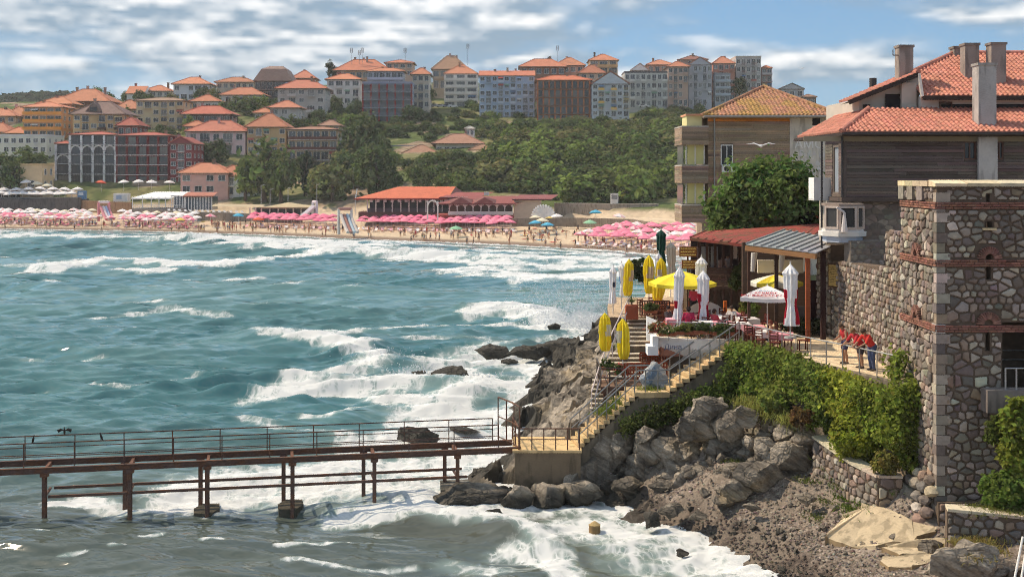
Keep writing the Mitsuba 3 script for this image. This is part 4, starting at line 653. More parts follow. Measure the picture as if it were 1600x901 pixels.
# low walls of the promenade
def wall_seg(name, pts, th, c, label, bm='concrete', cap=None):
    """A wall along points (x, y, z bottom, z top)."""
    key = thing(name, label, 'wall'); m = MB(); k = MB()
    for (x0, y0, b0, t0), (x1, y1, b1, t1) in zip(pts[:-1], pts[1:]):
        d = np.array([x1 - x0, y1 - y0]); n = np.array([-d[1], d[0]]) / np.linalg.norm(d) * th
        for mm, za, zb, e, cc in ((m, (b0, b1), (t0, t1), 0, c),) + (((k, (t0 + .003, t1 + .003), (t0 + .18, t1 + .18), .08, cap),) if cap else ()):
            q = np.array([(x0, y0), (x1, y1), (x1 + n[0], y1 + n[1]), (x0 + n[0], y0 + n[1])]) - n / th * np.array([[e], [e], [-e], [-e]]); mm.prism(q, [za[0], za[1], za[1], za[0]], [zb[0], zb[1], zb[1], zb[0]], cc)
    part(key, 'wall_face', m, bm); cap and part(key, 'coping', k, bm); return key
A = lambda px, py, D: at(px, py, D)
def wpx(pts): return [(at(px, yt, D)[0], D, at(px, yb, D)[2] - 1.2, at(px, yt, D)[2]) for px, yt, yb, D in pts]
wall_seg('sea_wall', wpx([(-30, 309, 335, 362), (125, 309, 335, 360)]), 1.0, lin(96, 92, 92), 'dark grey sea wall under the white umbrella terrace at far left', cap=(.2, .2, .2))
wall_seg('sea_wall', wpx([(126, 313, 330, 361), (205, 316, 330, 352)]), .8, lin(150, 120, 95), 'brownish retaining wall behind the striped inflatable slide')
wall_seg('sea_wall', wpx([(206, 326, 340, 339), (330, 332, 342, 330), (470, 336, 345, 316)]), .8, lin(140, 132, 122), 'low terrace wall with white loungers above the left rows')
wall_seg('retaining_wall', wpx([(866, 318, 334, 296), (960, 319, 334, 292), (1027, 319, 334, 288)]), .8, lin(158, 146, 132), 'long grey brown concrete wall between the thicket and the beach', cap=lin(180, 170, 155))
wall_seg('low_wall', wpx([(800, 341, 345, 275), (900, 340, 346, 272), (985, 342, 349, 264), (1050, 353, 361, 246)]), .6, lin(140, 126, 112), 'low dark wall curving across the back of the bare sand')
m = MB(); m.box(-.9, .9, -.3, .3, 0, 2.6, (.62, .60, .57)).box(-.7, .7, -.34, -.301, 1.2, 2.2, (.25, .25, .25)); solo('pump_house', m, 'matte', 'small pale box with a dark panel standing on the long concrete wall', 'cabinet', tw=rotz(0, at(960, 319, 292.4)))
# ---------------------------------------------------------------- beach restaurants and pavilions
def rbox(m, x0, x1, D, d, y0, y1, c, push=0): a, b = at(x0, y1, D), at(x1, y0, D); m.box(a[0], b[0], D + push, D + push + d, a[2], b[2], c); return m
k = thing('restaurant', 'open beach restaurant under a long orange and red tiled roof', 'restaurant'); D = 300
z = at(0, 338, D)[2]; m = MB(); rbox(m, 560, 712, D, 9, 331, 343, (.12, .07, .06)); part(k, 'platform', m)
m = MB(); a, b = at(598, 310, D - 1.5), at(680, 310, D - 1.5); h = at(0, 297, D)[2]; m.add([(a[0] - 7, D - 1.5, a[2]), (b[0] + 3, D - 1.5, a[2]), (b[0] + 4.5, D + 9, h + .8), (a[0] + 3, D + 9, h + .8)], [(0, 1, 2, 3)], (.56, .16, .085)); e = at(565, 312, D - 1)
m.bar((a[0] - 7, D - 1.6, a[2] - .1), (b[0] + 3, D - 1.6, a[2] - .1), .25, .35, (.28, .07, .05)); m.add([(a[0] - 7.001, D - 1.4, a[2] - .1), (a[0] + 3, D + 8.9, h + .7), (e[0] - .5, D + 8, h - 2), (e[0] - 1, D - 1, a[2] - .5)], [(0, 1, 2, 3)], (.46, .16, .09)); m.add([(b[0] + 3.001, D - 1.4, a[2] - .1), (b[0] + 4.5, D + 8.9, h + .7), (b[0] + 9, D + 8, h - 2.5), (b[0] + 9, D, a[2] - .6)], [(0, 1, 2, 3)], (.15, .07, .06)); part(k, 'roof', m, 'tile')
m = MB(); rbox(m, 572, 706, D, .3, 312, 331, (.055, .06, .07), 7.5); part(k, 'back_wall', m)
for px in np.linspace(574, 704, 11): m = MB(); rbox(m, px - .9, px + .9, D, .3, 311, 332, (.50, .47, .43)); part(k, 'post', m)
m = MB(); rbox(m, 574, 704, D, .15, 325, 331, (.10, .09, .10), .4); part(k, 'railing', m)
for px in np.linspace(580, 700, 12): m = MB(); rbox(m, px - 2.2, px + 2.2, D, .05, 312, 315.5, (.62, .60, .56), -.2); part(k, 'banner', m)
k = thing('restaurant', 'maroon roofed beach pavilion with a white arched veranda', 'restaurant'); D = 288
m = MB(); rbox(m, 680, 803, D, 10, 335, 348, (.30, .075, .06)); part(k, 'platform', m)
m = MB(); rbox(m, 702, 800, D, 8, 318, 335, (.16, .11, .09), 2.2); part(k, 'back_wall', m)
m = MB(); rbox(m, 700, 802, D, .12, 330, 335.5, (.66, .64, .60), -.1); part(k, 'parapet', m)
xs = np.linspace(702, 801, 9)
for px in xs: m = MB(); rbox(m, px - .8, px + .8, D, .2, 318, 330.5, (.68, .66, .62)); part(k, 'post', m)
for x0, x1 in zip(xs[:-1], xs[1:]):
    c0, r = (x0 + x1) / 2, (x1 - x0) / 2 - .8; m = MB(); th = np.linspace(0, np.pi, 9); P = [at(c0 + np.cos(q) * r, 325 - np.sin(q) * 5, D) for q in th]
    for p, q in zip(P[:-1], P[1:]): ztop = at(0, 318.2, D)[2]; m.add([p, q, (q[0], D, ztop), (p[0], D, ztop), p + [0, .15, 0], q + [0, .15, 0], (q[0], D + .15, ztop), (p[0], D + .15, ztop)], [(0, 1, 2, 3), (5, 4, 7, 6), (0, 4, 5, 1)], (.68, .66, .62))
    part(k, 'arch', m)
def slope_roof(px0, px1, ye, yr, D, d, c, sk=0, lift=.0):
    m = MB(); a, b = at(px0, ye, D), at(px1, ye, D); t = at(0, yr, D + d)[2]; m.add([a, b, (b[0] + sk, D + d, t), (a[0] + sk, D + d, t)], [(0, 1, 2, 3)], c); m.bar(a - [0, .05, .12], b - [0, .05, .12], .2, .3, shift(c, .5)); return m
part(k, 'roof', slope_roof(678, 806, 318, 306, D - 1.5, 10, (.26, .085, .075), 8), 'tile')
for px in (720, 757): a = at(px, 318, D - 1.6); m = MB(); m.add([a + [-2.6, 0, 0], a + [2.6, 0, 0], a + [0, 0, 1.5], a + [-2.6, 5, .9], a + [2.6, 5, .9], a + [0, 5, 1.5]], [(0, 1, 2), (0, 2, 5), (0, 5, 3), (2, 1, 4), (2, 4, 5)], (.20, .08, .07)); part(k, 'dormer', m, 'tile')
m = MB(); rbox(m, 803, 846, D, 8, 312, 345, (.55, .45, .35), .5); part(k, 'side_wall', m)
part(k, 'roof', slope_roof(800, 862, 311, 304, D - .5, 10, (.24, .085, .08), 2), 'tile')
m = MB(); rbox(m, 690, 740, D, 5, 308, 317, (.50, .48, .46), 11); part(k, 'upper_wall', m); part(k, 'roof', slope_roof(686, 746, 308, 300, D + 10, 8, (.28, .085, .075), 4), 'tile')
m = MB(); rbox(m, 755, 763, D, 2, 301, 306, (.62, .60, .57), 9); part(k, 'skylight', m)
m = MB(); [m.bar(at(668 + i * 16, 344, D - 3), at(668 + i * 16, 314, D - 3), .3, .3, (.68, .66, .60)) for i in (0, 1)]; P = [at(676 + np.cos(q) * 8, 322 - np.sin(q) * 9, D - 3) for q in np.linspace(0, np.pi, 9)]; [m.bar(p, q, .3, .35, (.68, .66, .60)) for p, q in zip(P[:-1], P[1:])]; part(k, 'entrance_arch', m)
# white canopy pavilion
k = thing('pavilion', 'white canvas pavilion on a railed terrace by the beach', 'pavilion'); D = 345
m = MB(); rbox(m, 206, 290, D, 9, 325, 338, (.22, .20, .19)); part(k, 'platform', m)
m = MB(); a, b, t = at(205, 309, D), at(268, 309, D), at(0, 299, D)[2]; m.add([a, b, b + [3, 9, 1.6], a + [4, 9, 1.6], a - [0, 0, .35], b - [0, 0, .35]], [(0, 1, 2, 3), (4, 5, 1, 0)], (.82, .82, .80)); a, b = at(262, 305, D + 2), at(292, 306, D + 2); m.add([a, b, b + [2, 7, .8], a + [2, 7, .8]], [(0, 1, 2, 3)], (.78, .76, .74)); part(k, 'canopy', m, 'fabric')
for px in (206.5, 222, 236, 248, 258, 268, 288): m = MB(); rbox(m, px - .6, px + .6, D, .2, 307, 326, (.72, .72, .70), .2); part(k, 'post', m)
m = MB(); [rbox(m, 206, 290, D, .08, y, y + .8, (.72, .72, .70)) for y in (320, 325)]; [rbox(m, px, px + .7, D, .07, 320.8, 325, (.72, .72, .70), .01) for px in np.arange(207, 289, 3.2)]; part(k, 'railing', m)
k = thing('pavilion', 'low glazed white pavilion with a brick red roof edge', 'pavilion'); D = 346
m = MB(); rbox(m, 272, 331, D, 7, 307, 328, (.10, .12, .15)); part(k, 'wall', m, 'gloss')
for px in np.linspace(272, 331, 14): m = MB(); rbox(m, px - .6, px + .6, D, .15, 306.5, 328, (.74, .74, .74), -.2); part(k, 'mullion', m)
part(k, 'roof', slope_roof(285, 333, 306, 300, D - .8, 6, (.42, .17, .12)), 'tile')
k = thing('pergola', 'straw coloured thatched pergola with pale posts behind the pink rows', 'pergola'); D = 322
m = MB(); a, b = at(408, 324, D), at(492, 324, D); t = at(0, 318, D)[2]; m.add([a, b, b + [-8, 5, 1.2], a + [8, 5, 1.2], a + [0, 8, 0], b + [0, 8, 0]], [(0, 1, 2, 3), (4, 3, 2, 5), (0, 3, 4), (1, 5, 2)], (.50, .40, .25)); m.bar(a - [0, .1, .1], b - [0, .1, .1], .3, .35, (.40, .31, .19)); part(k, 'thatch', m)
m = MB(); a, b = at(330, 322, D + 4), at(410, 323, D + 2); m.add([a, b, b + [0, 4, .5], a + [0, 4, .5]], [(0, 1, 2, 3)], (.46, .38, .25)); part(k, 'thatch', m)
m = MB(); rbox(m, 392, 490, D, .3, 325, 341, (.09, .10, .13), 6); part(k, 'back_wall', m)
for px in (390, 399, 408, 421, 434, 446, 458, 470, 482): m = MB(); rbox(m, px - .9, px + .9, D, .25, 324, 341, (.62, .52, .44), .3); part(k, 'post', m)
for i, px in enumerate(np.arange(262, 388, 9.5)): x, y = at(px, 334, 335)[0], 335 - (px - 262) * .05; sunbed(x, y + 1.5, 0, rng.normal(.6, .2), 'white lounger in the row on the low terrace wall', 'white loungers on the low terrace', z=at(px, 331.5 + (px - 262) * .025, y)[2])
for px, py, D, kind in [(x, 297 + (i % 2) * 4, 364 + (i % 2), 'white') for i, x in enumerate(np.arange(6, 122, 9.6))] + [(x, 304, 362.5, 'white') for x in np.arange(2, 122, 11)] + [(40, 287, 366, 'white'), (58, 289, 367, 'cream'), (74, 291, 366, 'cream'), (193, 286, 372, 'white'), (216, 285, 372, 'white'), (237, 285, 371, 'white'), (158, 287, 370, 'red'), (265, 287, 373, 'white')]:
    p = at(px, py, D); beach_umbrella(p[0], D, kind, 'white parasol on the promenade terrace below the hotels' if kind == 'white' else f'{kind} parasol on the promenade terrace at far left', 'white promenade parasols' if kind == 'white' else f'{kind} promenade parasols', z=p[2] - 2.1, s=1.15)
struct('promenade_terrace', MB().box(at(-40, 0, 366)[0], at(128, 0, 366)[0], 360.5, 372, at(0, 325, 362)[2], at(0, 311, 362)[2], (.10, .095, .10)).shape('concrete'))
k = thing('kiosk', 'blue and white kiosk at the head of the promenade ramp', 'kiosk'); m = MB(); rbox(m, 121, 132, 362, 2, 298, 311, (.10, .22, .40)); part(k, 'booth', m); m = MB(); rbox(m, 122.5, 130, 361.9, .05, 300, 305, (.55, .6, .65)); part(k, 'hatch', m)
k = thing('kiosk', 'low white kiosk with picture panels beside the white pavilion', 'kiosk'); m = MB(); rbox(m, 177, 199, 356, 3, 302, 315, (.66, .68, .66)); part(k, 'booth', m); m = MB(); rbox(m, 181, 190, 355.9, .05, 305, 311, (.30, .40, .55)); part(k, 'panel', m)
# inflatable slides, banner, shell tent, parked cars
def slide(px, py, D, wd, hh, a, cols, label):
    k = thing('inflatable_slide', label, 'slide'); p = at(px, py, D); M = rotz(a, p); n = 12; t = np.linspace(0, 1, n); prof = np.c_[t * hh * 1.15, hh * (1 - t) ** 1.2 * .9 + .25]
    for i in range(4):
        m = MB(); y = (i - 1.5) * wd / 4
        for (x0, z0), (x1, z1) in zip(prof[:-1], prof[1:]): m.tube((x0, y, z0), (x1, y, z1), wd / 8, wd / 8, 7, cols[i % len(cols)])
        part(k, 'chute', m, 'fabric', tw=M)
    m = MB(); [m.tube((-.35, s * wd * .5, -.4), (-.35, s * wd * .5, hh + 1.1), .38, .34, 7, cols[0]) for s in (-1, 1)]; m.tube((-.35, -wd * .5, hh + 1.1), (-.35, wd * .5, hh + 1.1), .36, .36, 7, cols[1]); part(k, 'tower', m, 'fabric', tw=M)
slide(163, 343, 331, 2.8, 3.6, -.9, [(.72, .30, .32), (.78, .70, .68), (.45, .50, .66)], 'pink and white striped inflatable slide among the left umbrellas')
slide(540, 363, 279, 3.0, 4.2, -1.1, [(.62, .55, .50), (.40, .20, .17), (.45, .55, .62)], 'grey and brown inflatable slide between the pink rows')
slide(612 - 122, 340, 318, 3.2, 3.0, 3.6, [(.62, .62, .66), (.66, .60, .62)], 'pale grey chute slide beside the thatched pergola')
p = at(555, 312, 330); solo('beach_flag', MB().bar(p, at(558, 295, 330), .9, .12, (.72, .78, .84)).bar(p - [0, 0, 4], p, .15, .15, (.5, .5, .5)), 'fabric', 'tilted pale blue banner flag before the dark trees', 'flag')
k = thing('shell_tent', 'big white ribbed shell shaped tent at the right end of the pavilions', 'tent'); p = at(849, 338, 282)
for i, a in enumerate(np.linspace(.15, math.pi - .15, 13)):
    m = MB(); d = np.array([math.cos(a), -.1, math.sin(a)]); m.tube(p + [0, 0, -.4], p + d * 2.5, .10, .30, 6, (.72, .72, .72)).tube(p + d * 2.5, p + d * 2.8, .30, .14, 6, (.66, .66, .66)); part(k, 'rib', m)
def car(px, py, D, c, a, label):
    k = thing('parked_car', label, 'car'); p = at(px, py, D); M = rotz(a, p); m = MB()
    prof = [(-2.1, .35), (2.1, .35), (2.1, .75), (1.3, .9), (.8, 1.42), (-1.1, 1.42), (-1.75, .95), (-2.1, .9)]; n = len(prof); V = [(x, -.85, z) for x, z in prof] + [(x, .85, z) for x, z in prof]; i = np.arange(n); m.add(V, np.stack([i, (i + 1) % n, (i + 1) % n + n, i + n], 1), c); m.add(V, [(0, j, j + 1) for j in range(1, n - 1)] + [(n, n + j + 1, n + j) for j in range(1, n - 1)], c); part(k, 'body', m, 'gloss', tw=M)
    m = MB(); [m.add([(.75, s * .86, .95), (.5, s * .86, 1.34), (-1.0, s * .86, 1.34), (-1.4, s * .86, .97)], [(0, 1, 2, 3)], (.02, .025, .03)) for s in (-1, 1)]; part(k, 'window', m, 'gloss', tw=M)
    for x in (-1.3, 1.3):
        for y in (-.86, .7): part(k, 'wheel', MB().tube((x, y, .33), (x, y + .16, .33), .33, .33, 10, (.02, .02, .02)), tw=M)
for i, (px, py, D, c, nm) in enumerate(((672, 167, 517, (.7, .7, .7), 'white'), (680, 167.5, 516, (.62, .63, .66), 'silver'), (689, 168, 515, (.5, .52, .55), 'grey'), (699, 168, 515, (.20, .25, .35), 'dark blue'), (707, 168.5, 514, (.7, .7, .7), 'white'), (519, 169, 508, (.7, .7, .7), 'white'), (1006, 168, 510, (.7, .7, .7), 'white'), (1058, 168, 520, (.66, .66, .66), 'white'))):
    car(px, py, D, c, rng.normal(0, .25), f'{nm} parked car on the crest, ' + ('leftmost below the white terraced block', 'second from left below the white terraced block', 'middle one below the white terraced block', 'right of the middle one below the terraced block', 'rightmost below the white terraced block', 'beside the white four storey house', 'below the pale grey block', 'below the beige pink block')[i])
for i in range(26):
    px = rng.choice([rng.uniform(820, 880), rng.uniform(940, 1000), rng.uniform(310, 390)]); x, y = on_beach(px, rng.uniform(8, 30)); solo('beach_towel', MB().box(-.45, .45, -.9, .9, 0.02, .06, vary([(.10, .35, .6), (.7, .5, .1), (.6, .6, .6), (.6, .15, .12)][i % 4], .2)), 'fabric', 'towel spread on the open sand', 'towel', 'towels on the open sand', tw=rotz(rng.uniform(0, 3), (x, y, gz(x, y) + .06)))
for px, py, D in ((422, 322, 330), (450, 320, 332), (495, 314, 335), (552, 287, 352), (408, 315, 340), (1000, 318, 300)):
    p = at(px, py, D); k = thing('street_lamp', 'slim grey lamp post along the promenade', 'street lamp', 'lamp posts along the promenade'); part(k, 'post', MB().tube(p - [0, 0, 2], p + [0, 0, 4.5], .09, .06, 5, (.4, .4, .4))); part(k, 'lamp_head', MB().bar(p + [0, 0, 4.5], p + [.9, 0, 4.6], .25, .12, (.6, .6, .6)))
# ================================================================ near shore structures
STONES = [tuple(np.array(mute(lin(*c), .5)) * .64 + np.array((.215, .178, .138)) * .36) for c in ((158, 142, 124), (128, 112, 100), (178, 162, 140), (112, 100, 94), (190, 170, 138), (148, 118, 98), (112, 106, 98), (206, 190, 160), (172, 130, 88), (136, 120, 104), (118, 94, 80))]
MORTAR = lin(98, 86, 73)
def holes_panel(o, U, V, N, w, h, holes, th, c):
    """A slab with openings, as boxes round them; its face lies in the plane of o, U, V."""
    m = MB(); xs = sorted({0, w, *[a for r in holes for a in r[:2]]}); zs = sorted({0, h, *[a for r in holes for a in r[2:]]})
    for za, zb in zip(zs[:-1], zs[1:]):
        run = None
        for xa, xb in list(zip(xs[:-1], xs[1:])) + [(w, None)]:
            solid = xb is not None and not any(r[0] <= xa and xb <= r[1] and r[2] <= za and zb <= r[3] for r in holes)
            if solid and run is None: run = xa
            if not solid and run is not None: m.obox(o + U * (run + xa) / 2 + V * (za + zb) / 2 - N * th / 2, U * (xa - run) / 2, V * (zb - za) / 2, N * th / 2, c); run = None
    return m
def rubble(o, U, V, N, w, h, size, asp=1.25, holes=(), joint=.028, cols=STONES, bulge=(.03, .09), seed=1, big=.25):
    """Rubble masonry: a list of (area, mesh) of single stones on the plane of o, U, V."""
    r = np.random.default_rng(seed); sx, sz = size * asp, size; P = []
    for i, z in enumerate(np.arange(-sz / 2, h + sz, sz)):
        for x in np.arange(-sx / 2 + (i % 2) * sx / 2, w + sx, sx):
            if r.random() > big * .5: P.append((x + r.uniform(-.24, .24) * sx, z + r.uniform(-.17, .17) * sz))
    P = np.array(P); lim = [(-1e3, -1e3), (1e3, -1e3), (1e3, 1e3), (-1e3, 1e3)]; vo = Voronoi(np.vstack([P / [asp, 1], lim])); clip = sbox(0, 0, w, h)
    for q in holes: clip = clip.difference(sbox(q[0] - .02, q[2] - .02, q[1] + .02, q[3] + .02))
    out = []
    for i in range(len(P)):
        reg = vo.regions[vo.point_region[i]]
        if -1 in reg or len(reg) < 3: continue
        g = Polygon(vo.vertices[reg] * [asp, 1]).intersection(clip).buffer(-joint - size * .14).buffer(size * .13, quad_segs=3)
        for g in getattr(g, 'geoms', [g]):
            if g.is_empty or g.area < .004: continue
            p = np.array(g.simplify(.012).exterior.coords)[:-1]
            if len(p) < 4: continue
            p = p[::-1] if g.exterior.is_ccw is False else p; c = p.mean(0); n = len(p); b = r.uniform(*bulge); t1, t2 = r.normal(0, .05, 2); inner = c + (p - c) * .74
            def to3(q, d): return o + q[:, :1] * U + q[:, 1:] * V + (d + (q[:, :1] - c[0]) * t1 + (q[:, 1:] - c[1]) * t2) * N
            V3 = np.vstack([to3(p, -.06), to3(c + (p - c) * .97, b * .55), to3(inner, b), to3(c[None], b * 1.08)]); j = np.arange(n); k = (j + 1) % n
            m = MB(); col = vary(cols[r.integers(len(cols))], .13)
            m.add(V3, np.stack([j, k, k + n, j + n], 1), col).add(V3, np.stack([j + n, k + n, k + 2 * n, j + 2 * n], 1), col).add(V3, np.stack([j + 2 * n, k + 2 * n, j * 0 + 3 * n], 1), col); out.append((g.area, m))
    return out
def lay(key, stones, limit, name='stone'):
    stones = sorted(stones, key=lambda s: -s[0]); [part(key, name, m, 'stone') for _, m in stones[:limit]]
    if stones[limit:]:
        a = MB(); [a.cat(m) for _, m in stones[limit:]]; part(key, 'small_stones', a, 'stone', kind='stuff')
XV, YV, ZV = np.eye(3)
def brick_band(m, o, U, N, w, z, rows=3, seed=0):
    r = np.random.default_rng(seed)
    for i in range(rows):
        x = -.14 * (i % 2)
        while x < w:
            l = r.uniform(.24, .34); a, b = max(x, 0), min(x + l, w)
            if b - a > .05: m.obox(o + U * (a + b) / 2 + ZV * (z + i * .085 + .03) + N * (.0 + r.uniform(.005, .03)), U * (b - a) / 2, N * .06, ZV * .031, vary(lin(138, 98, 84), .16))
            x += l + .02
def brick_arch(m, c, U, N, r0, r1, n=9, seed=0):
    r = np.random.default_rng(seed)
    for q in np.linspace(.08, math.pi - .08, n):
        d = U * math.cos(q) + ZV * math.sin(q); t = np.cross(N, d); m.obox(c + d * (r0 + r1) / 2 + N * (.03 + r.uniform(.02, .05)), d * (r1 - r0) / 2, t * (r0 + r1) / 2 * math.pi / n * .40, N * .06, vary(lin(132, 98, 86), .12))
# ---------------------------------------------------------------- the stone tower
TW = thing('stone_tower', 'tall rough stone tower with brick bands and arrow slits at the right edge', 'tower')
TX, TY, TZ0, TZ1 = 15.13, 44.0, .9, 14.05
def tz(py): return EYE - (py - HY) / F * TY
o = np.array([TX, TY, TZ0]); bands = [tz(325), tz(415), tz(517)]
slits = [(1541, 1549, 437, 396), (1540, 1547, 548, 512), (1539, 1551, 356, 346), (1541, 1547, 320, 303)]
hr = [((a - 800) / F * TY - TX, (b - 800) / F * TY - TX, tz(c) - TZ0, tz(d) - TZ0) for a, b, c, d in slits] + [((1566 - 800) / F * TY - TX, 6.0, tz(612) - TZ0, tz(503) - TZ0)]
hl = [(1.85, 2.05, tz(450) - TZ0, tz(396) - TZ0), (1.8, 2.0, tz(545) - TZ0, tz(497) - TZ0), (2.1, 2.3, tz(362) - TZ0, tz(356) - TZ0)]
H_ = TZ1 - TZ0; W_ = 7.0; DP = 4.0
part(TW, 'wall', holes_panel(o, XV, ZV, -YV, W_, H_, hr, .55, MORTAR), 'stone'); ol = o + YV * DP; part(TW, 'wall', holes_panel(ol + np.array([0, 0, 0]), -YV, ZV, -XV, DP - .551, H_, [(max(0, a), b, c, d) for a, b, c, d in hl], .5, MORTAR), 'stone')
m = MB(); m.box(TX + .6, TX + W_, TY + DP - .4, TY + DP, TZ0, TZ1, MORTAR).box(TX + W_ - .4, TX + W_, TY + .6, TY + DP - .41, TZ0, TZ1, MORTAR).box(TX + .6, TX + W_ - .41, TY + .6, TY + DP - .41, 10, 10.2, (.1, .09, .08)); part(TW, 'inner_wall', m, 'stone')
bh = lambda w: [(0, w, b - TZ0 - .03, b - TZ0 + .25) for b in bands]
qu = [(0, .30, 0, H_)]
right = rubble(o, XV, ZV, -YV, W_, H_, .225, 1.3, hr + bh(W_) + qu + [(hr[0][0] - .35, hr[0][1] + .35, bands[1] - TZ0, bands[1] - TZ0 + .75), (hr[1][0] - .35, hr[1][1] + .35, bands[2] - TZ0, bands[2] - TZ0 + .7)], seed=3, big=.6)
left = rubble(ol, -YV, ZV, -XV, DP, H_, .27, 1.3, hl + bh(DP) + [(DP - .34, DP, 0, H_), (1.5, 2.4, bands[1] - TZ0, bands[1] - TZ0 + .6), (1.45, 2.35, bands[2] - TZ0, bands[2] - TZ0 + .6)], seed=4, joint=.018)
vis = lambda m: np.vstack(m.V).mean(0)[0] < 18.6
sr = [s for s in right if vis(s[1])]; lay(TW, sr, 180); lay(TW, left, 118); lay(TW, [s for s in right if not vis(s[1])], 0)
for i, z in enumerate(np.arange(TZ0, TZ1 - .3, .36)):
    if any(b - .40 < z < b + .28 for b in bands): h = .30
    m = MB(); a = .46 if i % 2 else .28; b = .26 if i % 2 else .42; rr = rng.uniform(.02, .05); m.box(TX - rr, TX + a, TY - rr, TY + b, z + .012, z + .345, vary(STONES[rng.integers(8)], .12))
    part(TW, 'quoin', m, 'stone')
for i, b in enumerate(bands):
    m = MB(); brick_band(m, np.array([TX - .02, TY, 0]), XV, -YV, W_, b - .02, 3, i); part(TW, 'brick_band', m, 'stone', kind='stuff'); m = MB(); brick_band(m, np.array([TX, TY + DP, 0]), -YV, -XV, DP + .05, b - .02, 3, i + 9); part(TW, 'brick_band', m, 'stone', kind='stuff')
for q, (hh, U, N, oo, zb) in enumerate(((hr[0], XV, -YV, o, bands[1]), (hr[1], XV, -YV, o, bands[2]), (hl[0], -YV, -XV, ol, bands[1]), (hl[1], -YV, -XV, ol, bands[2]))):
    m = MB(); c = oo + U * (hh[0] + hh[1]) / 2; c = np.array([c[0], c[1], zb + .26]); w = .17 if q < 2 else .2; brick_arch(m, c, U, N, w, w + .26, 15, q); part(TW, 'brick_arch', m, 'stone')
for i, x in enumerate(np.arange(TX - .10, TX + W_, 1.15)):
    m = MB(); m.add([(x, TY - .13, TZ1 + .01), (x + 1.13, TY - .13, TZ1 + .01), (x + 1.13, TY + .6, TZ1 + .01), (x, TY + .6, TZ1 + .01), (x, TY - .13, TZ1 + .13), (x + 1.13, TY - .13, TZ1 + .13 + rng.normal(0, .02)), (x + 1.13, TY + .6, TZ1 + .24), (x, TY + .6, TZ1 + .24)], MB.Q[:, [0, 1, 2, 3]] * 0 + np.array([[0, 3, 2, 1], [4, 5, 6, 7], [0, 1, 5, 4], [1, 2, 6, 5], [2, 3, 7, 6], [3, 0, 4, 7]]), vary(lin(200, 184, 154), .10)); part(TW, 'coping_slab', m, 'stone')
for i, y in enumerate(np.arange(TY + .62, TY + DP, .86)): m = MB(); m.box(TX - .14, TX + .5, y, y + .83, TZ1 + .01, TZ1 + .2, vary(lin(200, 184, 154), .10)); part(TW, 'coping_slab', m, 'stone')
for y in (TY + 1.25, TY + 2.35, TY + 3.4): m = MB(); m.box(TX - .13, TX - .001, y, y + .62, bands[0] + .26, TZ1, vary(STONES[0], .1)); part(TW, 'buttress', m, 'stone')
m = MB(); m.box(TX + hr[2][0] - .1, TX + hr[2][1] + .1, TY - .12, TY + .1, tz(358) - .03, tz(356), lin(210, 190, 150)); part(TW, 'ledge', m, 'stone')
# flaring foot of round boulders on the lit side
for ring, (z, out, n) in enumerate(((1.0, 1.5, 9), (1.38, 1.36, 9), (1.74, 1.2, 9), (2.10, 1.04, 9), (2.46, .86, 8), (2.82, .68, 8), (3.18, .48, 7), (3.52, .28, 7))):
    for i in range(n):
        u = (i + .5 * (ring % 2)) / (n - .5); y = TY + .15 + u * 3.9; x = TX - out * (.35 + .65 * math.sin(min(1, u * 1.25 + .12) * math.pi / 2 * 1.15)); s = rng.uniform(.21, .29)
        mm = trimesh.creation.icosphere(1, 1.0); v = mm.vertices * (1 + (meshkit.noise(mm.vertices * 1.6 + rng.uniform(0, 99), 2)[:, None] - .5) * .6) * [s * .95, s * 1.25, s * .80]; m = MB(); m.add(v + [x + .1, y, z], mm.faces, vary(STONES[rng.integers(11)], .12)); part(TW, 'base_boulder', m, 'stone')
m = MB(); m.prism([(TX - 1.1, TY + 4), (TX - 1.0, TY + 2), (TX - .4, TY + .3), (TX + .1, TY + .2), (TX + .1, TY + 4)], .5, 2.3, MORTAR).prism([(TX - .35, TY + 4), (TX - .3, TY + 2), (TX - .1, TY + .5), (TX + .1, TY + .4), (TX + .1, TY + 4)], 2.3, 3.5, MORTAR); part(TW, 'foot_core', m, 'stone')
m = MB(); m.box(TX - .05, TX + 2.0, TY - .3, TY - .002, .7, 2.9, MORTAR); part(TW, 'plinth', m, 'stone'); pl = rubble(np.array([TX - .05, TY - .3, .7]), XV, ZV, -YV, 2.05, 2.2, .5, 1.5, seed=9, bulge=(.04, .1)); lay(TW, pl, 30, 'plinth_stone')
